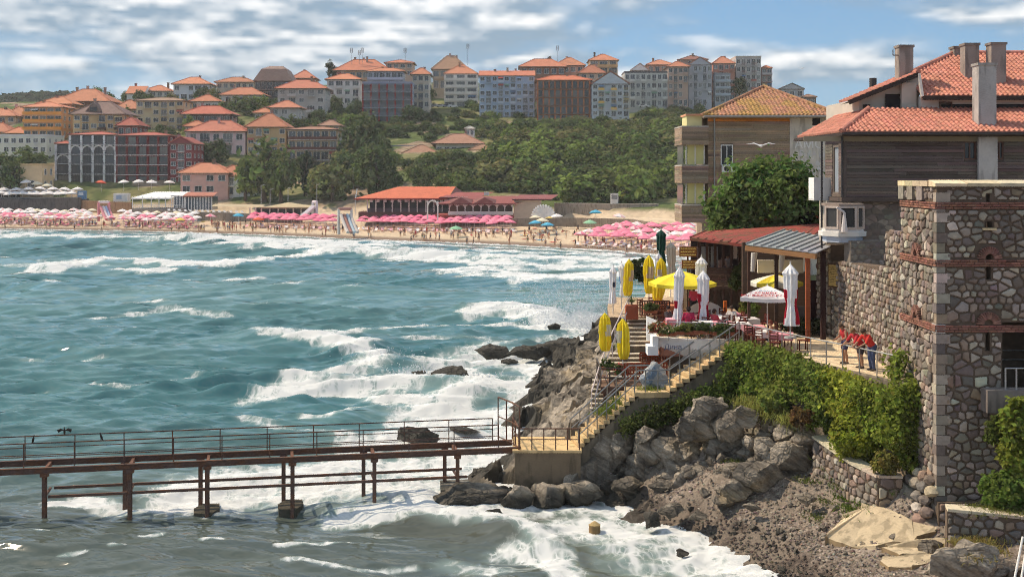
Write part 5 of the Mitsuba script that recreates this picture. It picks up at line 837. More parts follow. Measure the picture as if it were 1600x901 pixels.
# doorway walk at the right edge
k = thing('walkway', 'concrete ledge before the dark doorway of the stone tower', 'walkway'); m = MB(); z = tz(604); m.box((1538 - 800) / F * 43.6, 22, 43.3, 43.93, z - .8, z, lin(128, 120, 114)); part(k, 'slab', m, 'concrete')
for px in (1571, 1588, 1612): m = MB(); p = np.array([(px - 800) / F * 43.45, 43.45, z]); m.tube(p, p + [0, 0, .75], .03, .03, 6, (.5, .5, .5)); part(k, 'post', m, 'steel')
m = MB(); x0 = (1571 - 800) / F * 43.45; [m.tube((x0, 43.45, z + h), (20, 43.45, z + h), .026, .026, 6, (.5, .5, .5)) for h in (.75,)]; [m.tube((x0 + .2, 46.5, z + h), (20, 46.5, z + h), .025, .025, 6, (.4, .4, .4)) for h in (.95, .6)]; part(k, 'handrail', m, 'steel')
def dry_stack(p0, p1, th, cols=STONES, name='stone_wall', label='', size=.3, cap=None, limit=80, seed=1, end=True):
    """A free standing stone wall from p0 to p1, each (x, y, z bottom, z top), seen from the side its stones stand on."""
    k = thing(name, label, 'wall'); a, b = np.array(p0[:2]), np.array(p1[:2]); d = b - a; L = np.linalg.norm(d); U = np.append(d / L, 0); N = np.array([U[1], -U[0], 0]); z0 = min(p0[2], p1[2]); h = max(p0[3], p1[3]) - z0; m = MB()
    q = np.array([a, b, b - N[:2] * th, a - N[:2] * th]); m.prism(q, [p0[2], p1[2], p1[2], p0[2]], [p0[3] - .03, p1[3] - .03, p1[3] - .03, p0[3] - .03], MORTAR); part(k, 'wall_core', m, 'stone')
    top = lambda x: p0[3] + (p1[3] - p0[3]) * x / L; st = rubble(np.array([*a, z0]), U, ZV, N, L, h, size, 1.25, seed=seed, cols=cols); st = [s for s in st if np.vstack(s[1].V)[:, 2].max() < top(((np.vstack(s[1].V).mean(0)[:2] - a) @ U[:2])) + .05]
    lay(k, st, limit)
    if end: st = rubble(np.array([*b, p1[2]]), -N, ZV, U, th, p1[3] - p1[2], size * 1.3, 1.2, seed=seed + 50, cols=cols); lay(k, st, 20, 'end_stone')
    if cap:
        n = max(2, int(L / .7))
        for i in range(n): u0, u1 = L * i / n + .01, L * (i + 1) / n - .01; m = MB(); m.prism([a + U[:2] * u0 + N[:2] * .08, a + U[:2] * u1 + N[:2] * .08, a + U[:2] * u1 - N[:2] * (th + .05), a + U[:2] * u0 - N[:2] * (th + .05)], [top(u0) - .025, top(u1) - .025] * 2 if False else [top(u0) - .025, top(u1) - .025, top(u1) - .025, top(u0) - .025], [top(u0) + .07, top(u1) + .07, top(u1) + .07, top(u0) + .07], vary(cap, .1)); part(k, 'coping_stone', m, 'stone')
    return k
CAP = lin(196, 182, 160)
dry_stack((12.35, 50.6, 1.8, 3.75), (12.95, 47.4, 1.9, 3.45), .5, label='curved dry stone wall holding the planted bed above the pebbles, its far stretch', cap=CAP, size=.26, seed=21, limit=60, end=False)
dry_stack((12.95, 47.4, 1.7, 3.45), (13.55, 45.75, 1.7, 3.3), .5, label='near stretch of the curved dry stone wall ending left of the tower foot', cap=CAP, size=.28, seed=22, limit=60, end=False)
dry_stack((13.55, 45.75, 1.6, 3.3), (14.45, 45.7, 1.6, 3.3), .5, label='short stone wall end facing the pebbles beside the tower foot', cap=CAP, size=.42, seed=23, limit=40, end=False)
dry_stack((14.72, 41.8, 1.2, 3.15), (18.5, 41.0, 1.0, 2.95), .55, label='low rough stone wall below the tower at the lower right corner', cap=CAP, size=.27, seed=24, limit=110, end=False)
dry_stack((10.35, 54.4, 2.2, 4.35), (12.1, 51.8, 2.4, 3.95), .5, label='overgrown stone retaining wall under the drooping grass', size=.3, seed=25, limit=60, end=False)
# wall that runs back from the tower along the terrace
dry_stack((15.4, 60.0, 6.5, 10.35), (15.25, 48.02, 6.5, 10.8), .7, label='high rubble wall running back from the tower along the terrace', size=.25, seed=26, limit=220, end=False)
dry_stack((15.3, 50.6, 10.75, 12.2), (15.22, 48.05, 10.75, 12.3), .6, label='upper stub of rubble wall joined to the tower', size=.26, seed=27, limit=40, end=False)
k = dry_stack((14.95, 60.6, 6.5, 11.15), (15.3, 59.3, 6.5, 11.15), .7, label='stone gate pier with a brown notice beside the dark doorway', size=.28, seed=28, limit=80, end=False)
m = MB(); m.box(15.5, 17.05, 56.6, 57.7, 10.3, 11.45, lin(120, 112, 104)); key = thing('stone_block', 'grey stone parapet block standing behind the rubble wall', 'wall'); part(key, 'wall_core', m, 'stone'); lay(key, rubble(np.array([15.5, 56.6, 10.3]), XV, ZV, -YV, 1.55, 1.15, .26, 1.4, seed=31, cols=STONES[:4] + STONES[9:10], bulge=(.02, .04)), 40)
nU = np.array([.5, -.866, 0]); nN = np.array([nU[1], -nU[0], 0]); NP = at(1307, 430, 58.6)
k = thing('notice_board', 'yellowed notice board in a brown frame on the stone gate pier', 'sign'); c = NP + nN * .10; M = frame(c, nU, ZV, nN)
m = MB(); m.box(-.42, .42, -.58, .58, 0, .05, lin(92, 70, 56)); part(k, 'frame', m, 'wood', tw=M); m = MB(); m.box(-.35, .35, -.5, .5, .051, .06, lin(206, 178, 110)); part(k, 'panel', m, 'matte', tw=M); m = MB(); [m.box(-.28, -.28 + w, y, y + .018, .061, .064, lin(96, 74, 48)) for y, w in ((.40, .56), (.32, .5), (.24, .56), (.16, .54), (.08, .56), (.0, .50), (-.08, .55), (-.16, .53), (-.24, .56), (-.32, .3))]; part(k, 'lettering', m, 'matte', tw=M)
# ---------------------------------------------------------------- terrace, landing and stairs
TP = [(10.5, 57.0), (14.72, 46.25), (15.1, 46.25), (15.1, 47.9), (30, 48.05), (30, 84), (9.2, 84), (7.2, 70), (6.9, 58.8), (10.5, 58.8)]
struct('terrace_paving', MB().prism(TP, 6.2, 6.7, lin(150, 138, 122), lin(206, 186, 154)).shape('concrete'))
k = thing('terrace_wall', 'shaded retaining wall under the terrace, mostly hidden by ivy', 'wall'); m = MB(); m.prism([(10.5, 56.9), (14.72, 46.2), (15.0, 46.3), (10.9, 57.1)], 2.5, 6.62, lin(126, 116, 102)); part(k, 'wall_face', m, 'concrete')
LANDC = lin(206, 178, 132)
k = thing('landing', 'concrete landing platform between the pier and the stairs', 'platform'); m = MB(); m.box(.12, 3.05, 54.9, 57.7, -.3, 2.15, lin(128, 112, 92)); part(k, 'base', m, 'concrete'); m = MB(); m.box(.02, 3.1, 54.8, 57.75, 2.151, 2.25, LANDC); part(k, 'deck', m, 'concrete')
ST = thing('staircase', 'long concrete staircase with steel rails climbing from the landing to the terrace', 'staircase')
A0, A1, B0, B1 = np.array([3.0, 55.4, 2.25]), np.array([5.75, 55.8, 4.65]), np.array([7.15, 56.0, 4.65]), np.array([10.5, 56.9, 6.7]); SD = np.array([-.32, 1.62, 0])
def flight(a, b, n):
    for i in range(n):
        p, q = a + (b - a) * i / n, a + (b - a) * (i + 1) / n; z = q[2]; m = MB(); c = [p[:2], q[:2] + (q - p)[:2] * .12, q[:2] + (q - p)[:2] * .12 + SD[:2], p[:2] + SD[:2]]; m.prism(c, z - .17, z - rng.uniform(0, .012), vary(lin(198, 174, 132), .06)); part(ST, 'step', m, 'concrete')
flight(A0, A1, 12); flight(B0, B1, 11); m = MB(); m.prism([A1[:2], B0[:2], B0[:2] + SD[:2], A1[:2] + SD[:2]], 4.4, 4.64, lin(198, 174, 132)); part(ST, 'half_landing', m, 'concrete')
m = MB()
for p, q in ((A0, A1), (A1, B0), (B0, B1)):
    a, b = p + [.0, .07, 0], q + [0, .07, 0]; m.prism([a[:2], b[:2], b[:2] + SD[:2] * .93, a[:2] + SD[:2] * .93], [.8, 1.5, 1.5, .8] if p is A0 else [2, 2, 2, 2], [a[2] - .19, b[2] - .19, b[2] - .19, a[2] - .19], lin(122, 112, 96))
part(ST, 'side_wall', m, 'concrete')
STEEL, RUST = (.30, .30, .29), lin(98, 76, 66)
def railing(key, pts, n, h=1.0, rails=(1.0, .52), r=.028, c=STEEL, mat='steel', ext=0):
    pts = [np.array(p, float) for p in pts]; L = np.cumsum([0] + [np.linalg.norm(b - a) for a, b in zip(pts[:-1], pts[1:])])
    def on(t): i = min(np.searchsorted(L, t, 'right') - 1, len(pts) - 2); return pts[i] + (pts[i + 1] - pts[i]) * (t - L[i]) / (L[i + 1] - L[i])
    for t in np.linspace(0, L[-1], n): p = on(min(t, L[-1] - 1e-6)); part(key, 'post', MB().tube(p - [0, 0, .05], p + [0, 0, h], r, r, 6, c), mat)
    for hh in rails:
        m = MB(); [m.tube(a + [0, 0, hh * h], b + [0, 0, hh * h], r * (1.15 if hh == rails[0] else .85), None, 6, c) for a, b in zip(pts[:-1], pts[1:])]; part(key, 'rail', m, mat)
e = SD / np.linalg.norm(SD) * .1
for nm, off in (('grey steel handrail along the near side of the staircase', e), ('grey steel handrail along the far side of the staircase', SD - e)):
    k = thing('handrail', nm, 'railing'); railing(k, [A0 + off, A1 + off, B0 + off, B1 + off], 17, .98, (1.0, .55), .030)
k = thing('terrace_railing', 'thin steel railing along the terrace edge above the ivy', 'railing'); railing(k, [(10.6, 56.7, 6.7), (12.3, 52.2, 6.7), (14.5, 46.75, 6.7)], 11, .95, (1.0,), .026, (.42, .42, .41))
k = thing('landing_railing', 'rusty railing round the front and side of the landing', 'railing'); railing(k, [(.35, 54.95, 2.25), (3.0, 54.95, 2.25)], 6, .95, (1.0, .5), .028, RUST, 'rusty'); railing(k, [(.3, 55.0, 2.25), (.02, 57.3, 2.25)], 3, 1.0, (1.0, .5), .03, RUST, 'rusty')
k = thing('gate_frame', 'tall rusty barred frame at the head of the pier', 'gate'); railing(k, [(-.64, 57.3, 2.28), (.0, 56.1, 2.25), (.34, 55.05, 2.25)], 4, 1.9, (1.0, .53, .04), .032, RUST, 'rusty')
# ---------------------------------------------------------------- the pier
PR = thing('pier', 'derelict rusty steel pier reaching over the surf from the landing', 'pier'); PA, PB = np.array([-28.5, 49.6, 2.2]), np.array([-.1, 55.2, 2.2]); pd = (PB - PA) / np.linalg.norm(PB - PA); pn = np.array([-pd[1], pd[0], 0]) * 1.5
def onp(x): return PA + (PB - PA) * (x - PA[0]) / (PB[0] - PA[0])
for off in (0, 1):
    a, b = PA + pn * off, PB + pn * off + pd * (.4 if off else .5); m = MB(); m.bar(a, b, .05, .19, RUST); m.bar(a + [0, 0, .11], b + [0, 0, .11], .16, .03, RUST); m.bar(a - [0, 0, .11], b - [0, 0, .11], .16, .03, RUST); part(PR, 'beam', m, 'rusty')
legx = [(px - 800) / F * 49.5 for px in (69.5, 203, 324, 457, 585, 715)]; legx = [((px - 800) / F) for px in (-58, 69.5, 203, 324, 457, 585, 715)]
for i, t in enumerate(legx):
    x = t * (PA[1] - pd[1] / pd[0] * PA[0]) / (1 - t * pd[1] / pd[0]); p = onp(x)
    for off in (0, 1):
        if i == 1 and off == 1: continue
        q = p + pn * off - pd * .36 * off; m = MB(); m.bar(q + [0, 0, -.17], np.array([q[0], q[1], -1.2]), .17, .04, RUST); [m.bar(q + [0, s * .09, -.17], np.array([q[0], q[1] + s * .09, -1.2]), .15, .03, RUST) for s in (-1, 1)]; part(PR, 'leg', m, 'rusty'); m = MB(); m.box(q[0] - .15, q[0] + .15, q[1] - .13, q[1] + .13, 1.94, 2.07, RUST); part(PR, 'bracket', m, 'rusty')
    m = MB(); m.bar(p + [0, 0, -.05], p + pn + [0, 0, -.05], .12, .2, lin(112, 80, 64)); part(PR, 'cross_beam', m, 'rusty'); part(PR, 'cross_brace', MB().bar(p + [0, 0, -1.1], p + pn + [0, 0, -1.1], .08, .1, RUST), 'rusty')
    if i in (3, 4): m = MB(); c = p + pn * .5; c[2] = 0; m.prism([(c[0] - .62 + .2 * abs(s), c[1] + s * .8) if j < 3 else (c[0] + .5 - .2 * abs(s), c[1] + s * .8) for j, s in enumerate((-1, 0, 1, 1, 0, -1))], -1, .08, lin(150, 138, 120)); part(PR, 'footing', m, 'concrete')
    if i == 6: m = MB(); c = p + pn * .6; m.prism([(c[0] - .55, c[1] - 1.0), (c[0] + .75, c[1] - .7), (c[0] + .6, c[1] + 1.0), (c[0] - .7, c[1] + .8)], -1, .55, lin(150, 148, 142)); part(PR, 'footing', m, 'concrete')
for off in (0, 1):
    a, b = onp(-19.3) + pn * off - [0, 0, 1.1], onp(-2.0) + pn * off - [0, 0, 1.1]; part(PR, 'brace', MB().bar(a, b, .09, .11, RUST), 'rusty')
for off, x0, nm in ((0, -28.1, 'near'), (1, -28.4, 'far')): k = thing('pier_railing', f'rusty pipe railing along the {nm} beam of the pier', 'railing'); a, b = onp(x0) + pn * off, onp(-.6) + pn * off; railing(k, [a + [0, 0, .16], b + [0, 0, .16]], 15, .98, (1.0, .5, .1) if off else (1.0, .5), .024, lin(76, 62, 58), 'rusty')
# cormorants on the pier rail
def bird(px, x_off, wings, a, label, off):
    k = thing('cormorant', label, 'bird'); t = (px - 800) / F; x = t * (PA[1] + pn[1] * off - pd[1] / pd[0] * (PA[0] + pn[0] * off)) / (1 - t * pd[1] / pd[0]); p = onp(x) + pn * off + [0, 0, 1.16]; M = rotz(a, p, .6); n = 10
    b = hull(ball((0, .05, .16), .085, n), ball((0, -.02, .32), .075, n)) + hull(ball((0, -.02, .34), .06, n), ball((0, -.08, .44), .035, n)) + hull(ball((0, -.08, .44), .035, n), ball((0, -.06, .52), .035, n)) + hull(ball((0, -.08, .53), .042, n), ball((0, -.13, .53), .025, n)) + hull(ball((0, -.14, .53), .014, n), ball((0, -.22, .52), .008, n)) + hull(ball((0, .08, .13), .05, n), ball((0, .17, -.06), .03, n, (1.4, .6, 1))) + hull(ball((.04, 0, .1), .02, n), ball((.04, -.02, .0), .014, n)) + hull(ball((-.04, 0, .1), .02, n), ball((-.04, -.02, .0), .014, n))
    if wings: b += hull(ball((.06, 0, .30), .035, n), ball((.26, .02, .42), .022, n), ball((.24, .05, .24), .012, n)) + hull(ball((.26, .02, .42), .022, n), ball((.50, .04, .34), .012, n), ball((.42, .06, .14), .012, n), ball((.24, .05, .24), .012, n)) + hull(ball((-.06, 0, .30), .035, n), ball((-.26, .02, .42), .022, n), ball((-.24, .05, .24), .012, n)) + hull(ball((-.26, .02, .42), .022, n), ball((-.50, .04, .34), .012, n), ball((-.42, .06, .14), .012, n), ball((-.24, .05, .24), .012, n))
    q = b.to_mesh(); m = MB(); m.add(q.vert_properties[:, :3], q.tri_verts, (.022, .020, .018)); part(k, 'body', m, 'satin', tw=M)
bird(52, 0, False, .9, 'dark cormorant hunched on the pier rail, the left one', 0); bird(112, 0, True, .2, 'dark cormorant spreading its wings on the pier rail', 1); bird(158, 0, False, -.5, 'dark cormorant upright on the pier rail, the right one', 0)
# ---------------------------------------------------------------- boulders and skerries
def rock_mesh(w, d, h, seed, sub=4, pts=16):
    r = np.random.default_rng(seed); p = r.normal(size=(pts, 3)); p /= np.linalg.norm(p, axis=1, keepdims=True); p *= r.uniform(.8, 1.1, (pts, 1)); hull_ = trimesh.convex.convex_hull(p)
    v, f = hull_.vertices, hull_.faces
    for _ in range(sub - 1): v, f = trimesh.remesh.subdivide(v, f)
    s = np.array([w / 2, d / 2, h]); q = v * s; nz = v / np.linalg.norm(v, axis=1, keepdims=True); k = min(w, d, h * 2)
    t = q[:, :1] * .55 + q[:, 2:] * .9; a = meshkit.fbm(np.c_[q[:, :2] * 1.2, t[:, 0] * 3.5] / max(k, .4) * 1.6 + seed, 4, seed); b = np.floor(meshkit.noise(q / max(k, .4) * 2.8 + seed, seed) * 5) / 5
    v = q + nz * ((a - .5) * .34 + (b - .4) * .22)[:, None] * k * .62
    return v, f
def rock(px, py, wpx, hpx, zb, dr=.8, seed=None, label=None, name='boulder', lift=.0, group=None, rot=None):
    """A rock whose foot shows at (px, py) at height zb."""
    p = atz(px, py, zb); s = F / p[1]; w, h = wpx / s, hpx / s; seed = int(px * 3 + py) if seed is None else seed; v, f = rock_mesh(w, w * dr, h * .54, seed, 5 if wpx > 45 else 4, 18 if wpx > 45 else 13); a = rng.uniform(-.3, .3) if rot is None else rot
    lift = .22 if zb == 0 and py < 720 else lift; M = rotz(a, p + [0, w * dr * .42, h * .32 + lift]); v = v @ M[:3, :3].T + M[:3, 3]; key = new(name); scene[key] = mikit.ply((v, f), 'rock', smooth=22); tag(key, label, 'rock', group); return key
for a in ((702, 599, 74, 26, 0, .6, None, 'dark wet skerry with a flat top amid the surf, left of the point'), (655, 591, 34, 9, 0, .6, None, 'low dark rock just left of the flat topped skerry'), (617, 596, 16, 6, 0, .8, None, 'tiny dark rock farthest left in the surf below the breaking wave'), (771, 563, 62, 22, 0, .7, None, 'broken dark skerry at the outer end of the rocky point'), (830, 566, 78, 24, 0, .7, None, 'long dark ledge in the middle of the rocky point'),
          (794, 573, 36, 9, 0, .6, None, 'flat little ledge in front of the outer skerry'), (880, 557, 104, 32, .1, .6, None, 'dark ridge of the rocky point below the thrown spray'), (866, 521, 26, 15, 0, .8, None, 'lone dark rock at the foot of the thrown spray'), (655, 702, 84, 34, 0, .6, None, 'jagged dark rock seen through the pier rails, the larger one'), (724, 684, 58, 11, 0, .6, None, 'low dark rock right of the jagged rock behind the pier'),
          (742, 795, 158, 40, 0, .42, None, 'long weed covered rock below the landing wall'), (769, 807, 40, 17, 0, .8, None, 'small square dark rock alone below the weedy one'), (634, 774, 28, 10, 0, .8, None, 'small weedy rock between the pier legs'), (760, 752, 60, 22, 0, .7, None, 'dark rocks at the foot of the landing under the pier end'), (1068, 869, 24, 14, 0, .8, None, 'small brown rock in the foam off the pebbles'),
          (868, 664, 96, 62, .9, .6, None, 'big rounded brown rock left of the staircase'), (920, 640, 70, 44, 2.2, .6, None, 'rock hump between the big rounded rock and the lower steps'), (868, 612, 60, 46, 1.2, .7, None, 'grey slab rock sloping to the sea above the big rounded one'), (925, 585, 66, 46, 1.8, .7, None, 'dark rock wall below the yellow parasols'), (898, 600, 60, 34, 1.6, .7, None, 'tilted ledge between the slab rock and the dark rock wall'), (925, 556, 44, 34, 1.5, .7, None, 'dark rounded rock under the second staircase'), (840, 690, 50, 26, .9, .8, None, 'low rock behind the gate frame'),
          (940, 745, 88, 60, 1.0, .7, None, 'pale brown rock face right of the landing wall'), (1002, 745, 60, 52, 1.1, .7, None, 'cracked boulder right of the pale rock face'), (1045, 720, 66, 50, 1.9, .7, None, 'blocky brown boulder under the middle of the staircase'), (1090, 690, 78, 54, 2.9, .7, None, 'broad boulder below the upper stairs'), (1142, 684, 60, 50, 3.2, .7, None, 'dark boulder in the shade below the ivy'), (1128, 722, 64, 44, 2.0, .7, None, 'rounded boulder at the head of the pebble beach'), (1060, 752, 56, 34, 1.1, .8, None, 'low boulder in front of the blocky brown one'), (972, 712, 50, 38, 2.0, .8, None, 'boulder wedged under the foot of the staircase'), (1012, 695, 44, 36, 2.6, .8, None, 'boulder tucked under the lower flight of stairs'), (1178, 706, 40, 34, 2.8, .8, None, 'small boulder left of the overgrown wall'),
          (1262, 705, 64, 46, 3.0, .7, None, 'topmost block of the long brown rock rib'), (1232, 735, 84, 56, 2.3, .6, None, 'upper slab of the long brown rock rib'), (1190, 765, 92, 52, 1.7, .55, None, 'middle slab of the long brown rock rib'), (1150, 782, 62, 34, 1.3, .7, None, 'lower block of the long brown rock rib'), (1128, 795, 46, 22, 1.0, .8, None, 'dark rock at the water end of the long rib'), (1052, 810, 52, 24, .5, .8, None, 'wet dark rock at the edge of the foam'), (1020, 825, 42, 26, .3, .8, None, 'wet rock with white foam around it, left of the pebbles'), (1090, 815, 40, 18, .6, .8, None, 'flat wet rock in the middle of the pebble edge'), (1175, 800, 30, 14, 1.2, .9, None, 'round dark stone on the upper pebbles'), (1262, 788, 40, 20, 1.7, .8, None, 'tan rock near the lower end of the curved wall'),
          (960, 742, 90, 56, 1.0, .7, None, 'pale broad rock under the lower stairs'), (1020, 735, 76, 56, 1.4, .7, None, 'tall cracked rock under the middle of the lower flight'), (1075, 735, 72, 50, 1.5, .7, None, 'brown angular rock above the pebbles, middle of the slope'), (1110, 655, 84, 42, 3.9, .7, None, 'shaded rock at the top of the slope under the vines'), (1165, 668, 52, 44, 3.7, .7, None, 'dark upright rock beside the overgrown wall'), (1100, 752, 60, 30, 1.3, .8, None, 'half buried rock at the upper edge of the pebbles'), (1148, 752, 56, 34, 1.6, .8, None, 'pale half buried rock left of the long rib'), (910, 792, 84, 46, .1, .7, None, 'dark wet rock at the right foot of the landing wall'), (852, 798, 110, 46, 0, .6, None, 'dark weedy rock at the left foot of the landing wall'), (985, 770, 64, 26, .7, .7, None, 'low dark rock where the pebbles meet the rock slope'), (810, 798, 56, 48, 0, .8, None, 'rough dark rock against the landing corner'), (1040, 770, 50, 22, .8, .8, None, 'small dark rock on the upper pebbles, left'), (1200, 720, 50, 40, 2.6, .8, None, 'boulder between the overgrown wall and the long rib'), (1228, 690, 40, 30, 3.3, .8, None, 'small boulder under the reddish bush'),
          (1458, 872, 46, 30, 1.45, .8, None, 'angular grey block lying on the pale slab'), (1520, 910, 130, 70, 1.6, .7, None, 'dark jagged rock at the bottom right corner')): rock(a[0], a[1], a[2], a[3], a[4], a[5], a[6], a[7])
n = 0
while n < 75:                                                       # blocks that fill the slope under the stairs
    x, y = rng.uniform(3.6, 12.2), rng.uniform(51.5, 56.2)
    if shore_s(np.array([x]), np.array([y]))[0] < .2 or y < 55.0 - max(0, x - 4) * .32 - .6: continue
    z = float(z_near(x, y)); r = .18 + .42 * rng.random() ** 1.6; v, f = rock_mesh(2.2 * r, 2 * r, r * 1.0, 900 + n, 3, 11); M = rotz(rng.uniform(0, 6.28), (x, y, z + r * .2)); key = new('boulder'); scene[key] = mikit.ply((v @ M[:3, :3].T + M[:3, 3], f), 'rock', smooth=24); tag(key, 'grey brown block lying on the rock slope below the staircase', 'rock', 'blocks on the rock slope below the staircase'); n += 1
n = 0
while n < 240:
    px, py = rng.uniform(930, 1400), rng.uniform(742, 898); z = 1.0; p = atz(px, py, z)
    if not (4.5 < p[0] < 14.4 and 41.5 < p[1] < 55.3): continue
    if shore_s(p[:1], p[1:2])[0] < .1 or p[0] > 13.2 and p[1] > 44: continue
    z = float(z_near(p[0], p[1])); r = rng.uniform(.05, .15) if n > 30 else rng.uniform(.15, .3); v, f = rock_mesh(2 * r, 2 * r, r * .8, n, 2, 9); key = new('loose_stone'); scene[key] = mikit.ply((v + [p[0], p[1], z + r * .25], f), 'rock', smooth=30); tag(key, 'loose stone among the pebbles of the small beach', 'stone', 'loose stones on the pebble beach'); n += 1
# the fine shingle between them
r_ = np.random.default_rng(17); x, y = r_.uniform(4, 15.2, 15000), r_.uniform(40.5, 56, 15000); ok = (shore_s(x, y) > -.2) & ~((y > 50.5 - (x - 9) * .1) & (r_.random(15000) < .55)) & ~((x > 12.8) & (y > 46)); x, y = x[ok], y[ok]; n = len(x); z = z_near(x, y); s = r_.uniform(.025, .085, n)[:, None, None]
oc = np.array([[1, 0, 0], [0, 1, 0], [-1, 0, 0], [0, -1, 0], [0, 0, .6], [.5, .5, .35], [-.5, .5, .4]])[:5]; V = (oc[None] * s * r_.uniform(.7, 1.3, (n, 5, 1)) + np.stack([x, y, z + .01], -1)[:, None]); k = np.arange(n)[:, None] * 5; Fc = np.stack([np.c_[k + a, k + b, k + 4] for a, b in ((0, 1), (1, 2), (2, 3), (3, 0))], 1).reshape(-1, 3)
wet = np.clip((z - .30) / .8 + r_.normal(0, .06, n), 0, 1)[:, None]; pc = np.array([vary(STONES[i], .2) for i in r_.integers(0, 11, n)]) * .8; mb = MB(); mb.add(V.reshape(-1, 3), Fc, np.repeat(pc * np.where(wet > .4, 1, .42), 4, 0)); solo('shingle', mb, 'matte', 'grey brown shingle covering the small beach, darker where wet', 'shingle', kind='stuff')
k = thing('mooring_stump', 'weathered yellowish mooring stump with a pointed cap standing in the foam', 'post'); p = atz(929, 832, -.05); m = MB(); m.tube(p - [0, 0, .6], p + [0, 0, .34], .25, .23, 14, lin(132, 108, 76)); part(k, 'stump', m, 'stone'); m = MB(); m.tube(p + [0, 0, .341], p + [0, 0, .48], .25, .05, 14, lin(176, 152, 108)); part(k, 'cap', m, 'stone')
SL = lin(188, 172, 144)
for i, (poly, z) in enumerate((([(11.45, 45.2), (12.35, 46.35), (13.1, 46.4), (13.75, 45.5), (14.3, 44.2), (15.0, 43.5), (14.0, 42.95), (12.8, 43.55)], 1.62), ([(12.9, 43.4), (14.1, 42.85), (15.2, 42.9), (15.1, 42.35), (13.3, 42.3)], 1.42), ([(12.6, 42.5), (13.4, 42.25), (15.2, 42.25), (15.3, 41.6), (13.4, 41.3), (12.7, 41.7)], 1.15))):
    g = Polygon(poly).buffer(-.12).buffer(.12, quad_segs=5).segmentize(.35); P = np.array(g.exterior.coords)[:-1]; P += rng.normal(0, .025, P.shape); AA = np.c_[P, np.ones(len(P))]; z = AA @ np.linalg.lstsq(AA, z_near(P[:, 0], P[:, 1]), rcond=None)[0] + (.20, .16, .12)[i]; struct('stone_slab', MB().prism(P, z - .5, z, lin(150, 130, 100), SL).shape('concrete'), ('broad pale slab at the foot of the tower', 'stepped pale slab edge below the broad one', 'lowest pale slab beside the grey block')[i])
for i, (a, b) in enumerate(((1598, 1583), (1606, 1594))): p, q = at(a, 838, 38.5), at(b, 915, 37.5); k = solo('pipe', MB().tube(p, q, .035, .035, 8, (.66, .65, .62)), 'satin', ('left one of two white pipes at the bottom right corner', 'right one of two white pipes at the bottom right corner')[i], 'pipe')
# ---------------------------------------------------------------- planting
def foliage(name, label, cat, regions, size, n, base, up=.3, cvar=.2, clump=.16, mat='leaf', extra=None, seed=0):
    """Leaves in clumps through boxes given as (centre, half axes u, v, w)."""
    r = np.random.default_rng(seed + int(n)); mb = MB(); tot = sum(np.linalg.norm(u) * np.linalg.norm(w) * 1.0 + .01 for _, u, v, w in regions)
    for c, u, v, w in regions:
        nn = int(n * (np.linalg.norm(u) * np.linalg.norm(w) + .01) / tot); nc = max(4, nn // 26); t = r.uniform(-1, 1, (nc, 3)); t[:, 1] = np.sign(t[:, 1]) * np.abs(t[:, 1]) ** .45; t[:, 1] = np.where(r.random(nc) < .8, -np.abs(t[:, 1]), t[:, 1]); g = meshkit.noise(np.c_[t[:, 0] * np.linalg.norm(u) * 1.1, t[:, 2] * np.linalg.norm(w) * 1.1, t[:, 0] * 0] + seed, seed)
        C = np.asarray(c) + t[:, :1] * u + (t[:, 1:2] * (.2 + 1.6 * g[:, None])) * v + t[:, 2:] * w; cc = np.array([vary(base if r.random() < .8 or extra is None else extra, cvar) for _ in range(nc)]); k = np.repeat(np.arange(nc), 26)
        P = C[k] + r.normal(0, clump, (len(k), 3)); mb.add(*leaf_quads(P, size, np.clip(cc[k] * r.normal(1, .15, (len(k), 1)), .01, .9), up=up, out=np.tile(-np.asarray(v) / np.linalg.norm(v), (len(P), 1)) * .5, r=r))
    key = thing(name, label, cat); part(key, 'leaves', mb, mat); return key
e0, e1 = np.array([10.5, 56.9, 0]), np.array([14.72, 46.25, 0]); ed = (e1 - e0) / np.linalg.norm(e1 - e0); eL = np.linalg.norm(e1 - e0); en = np.array([ed[1], -ed[0], 0]); en = en if en[0] < 0 else -en
def strip(t0, t1, zt, zb, th=.3): c = e0 + ed * eL * (t0 + t1) / 2 + en * th * .8; return (np.array([c[0], c[1], (zt + zb) / 2]), ed * eL * (t1 - t0) / 2, -en * th, ZV * (zt - zb) / 2)
for i, (t0, t1, zt, zb, c, lab) in enumerate(((.02, .27, 6.72, 4.6, (.20, .265, .06), 'ivy curtain right below the top of the staircase'), (.25, .44, 6.70, 5.2, (.215, .27, .06), 'olive green ivy curtain, second from the staircase'), (.43, .63, 6.48, 5.2, (.20, .265, .06), 'middle ivy curtain under the terrace railing'), (.62, .82, 6.34, 5.0, (.34, .38, .065), 'yellow green ivy curtain below the leaning people'), (.80, 1.03, 6.25, 4.5, (.25, .31, .06), 'ivy curtain next to the tower'))):
    foliage('ivy', lab, 'ivy', [strip(t0, t1, zt, zb), strip(t0, t1, zt + .02, zt - .30, .4)], .13, 7000, c, up=.25, seed=i * 7, extra=shift(c, 1.5))
def blob(px, py, z, r3): p = atz(px, py, z); return (p + [0, 0, 0], XV * r3[0], YV * r3[1], ZV * r3[2])
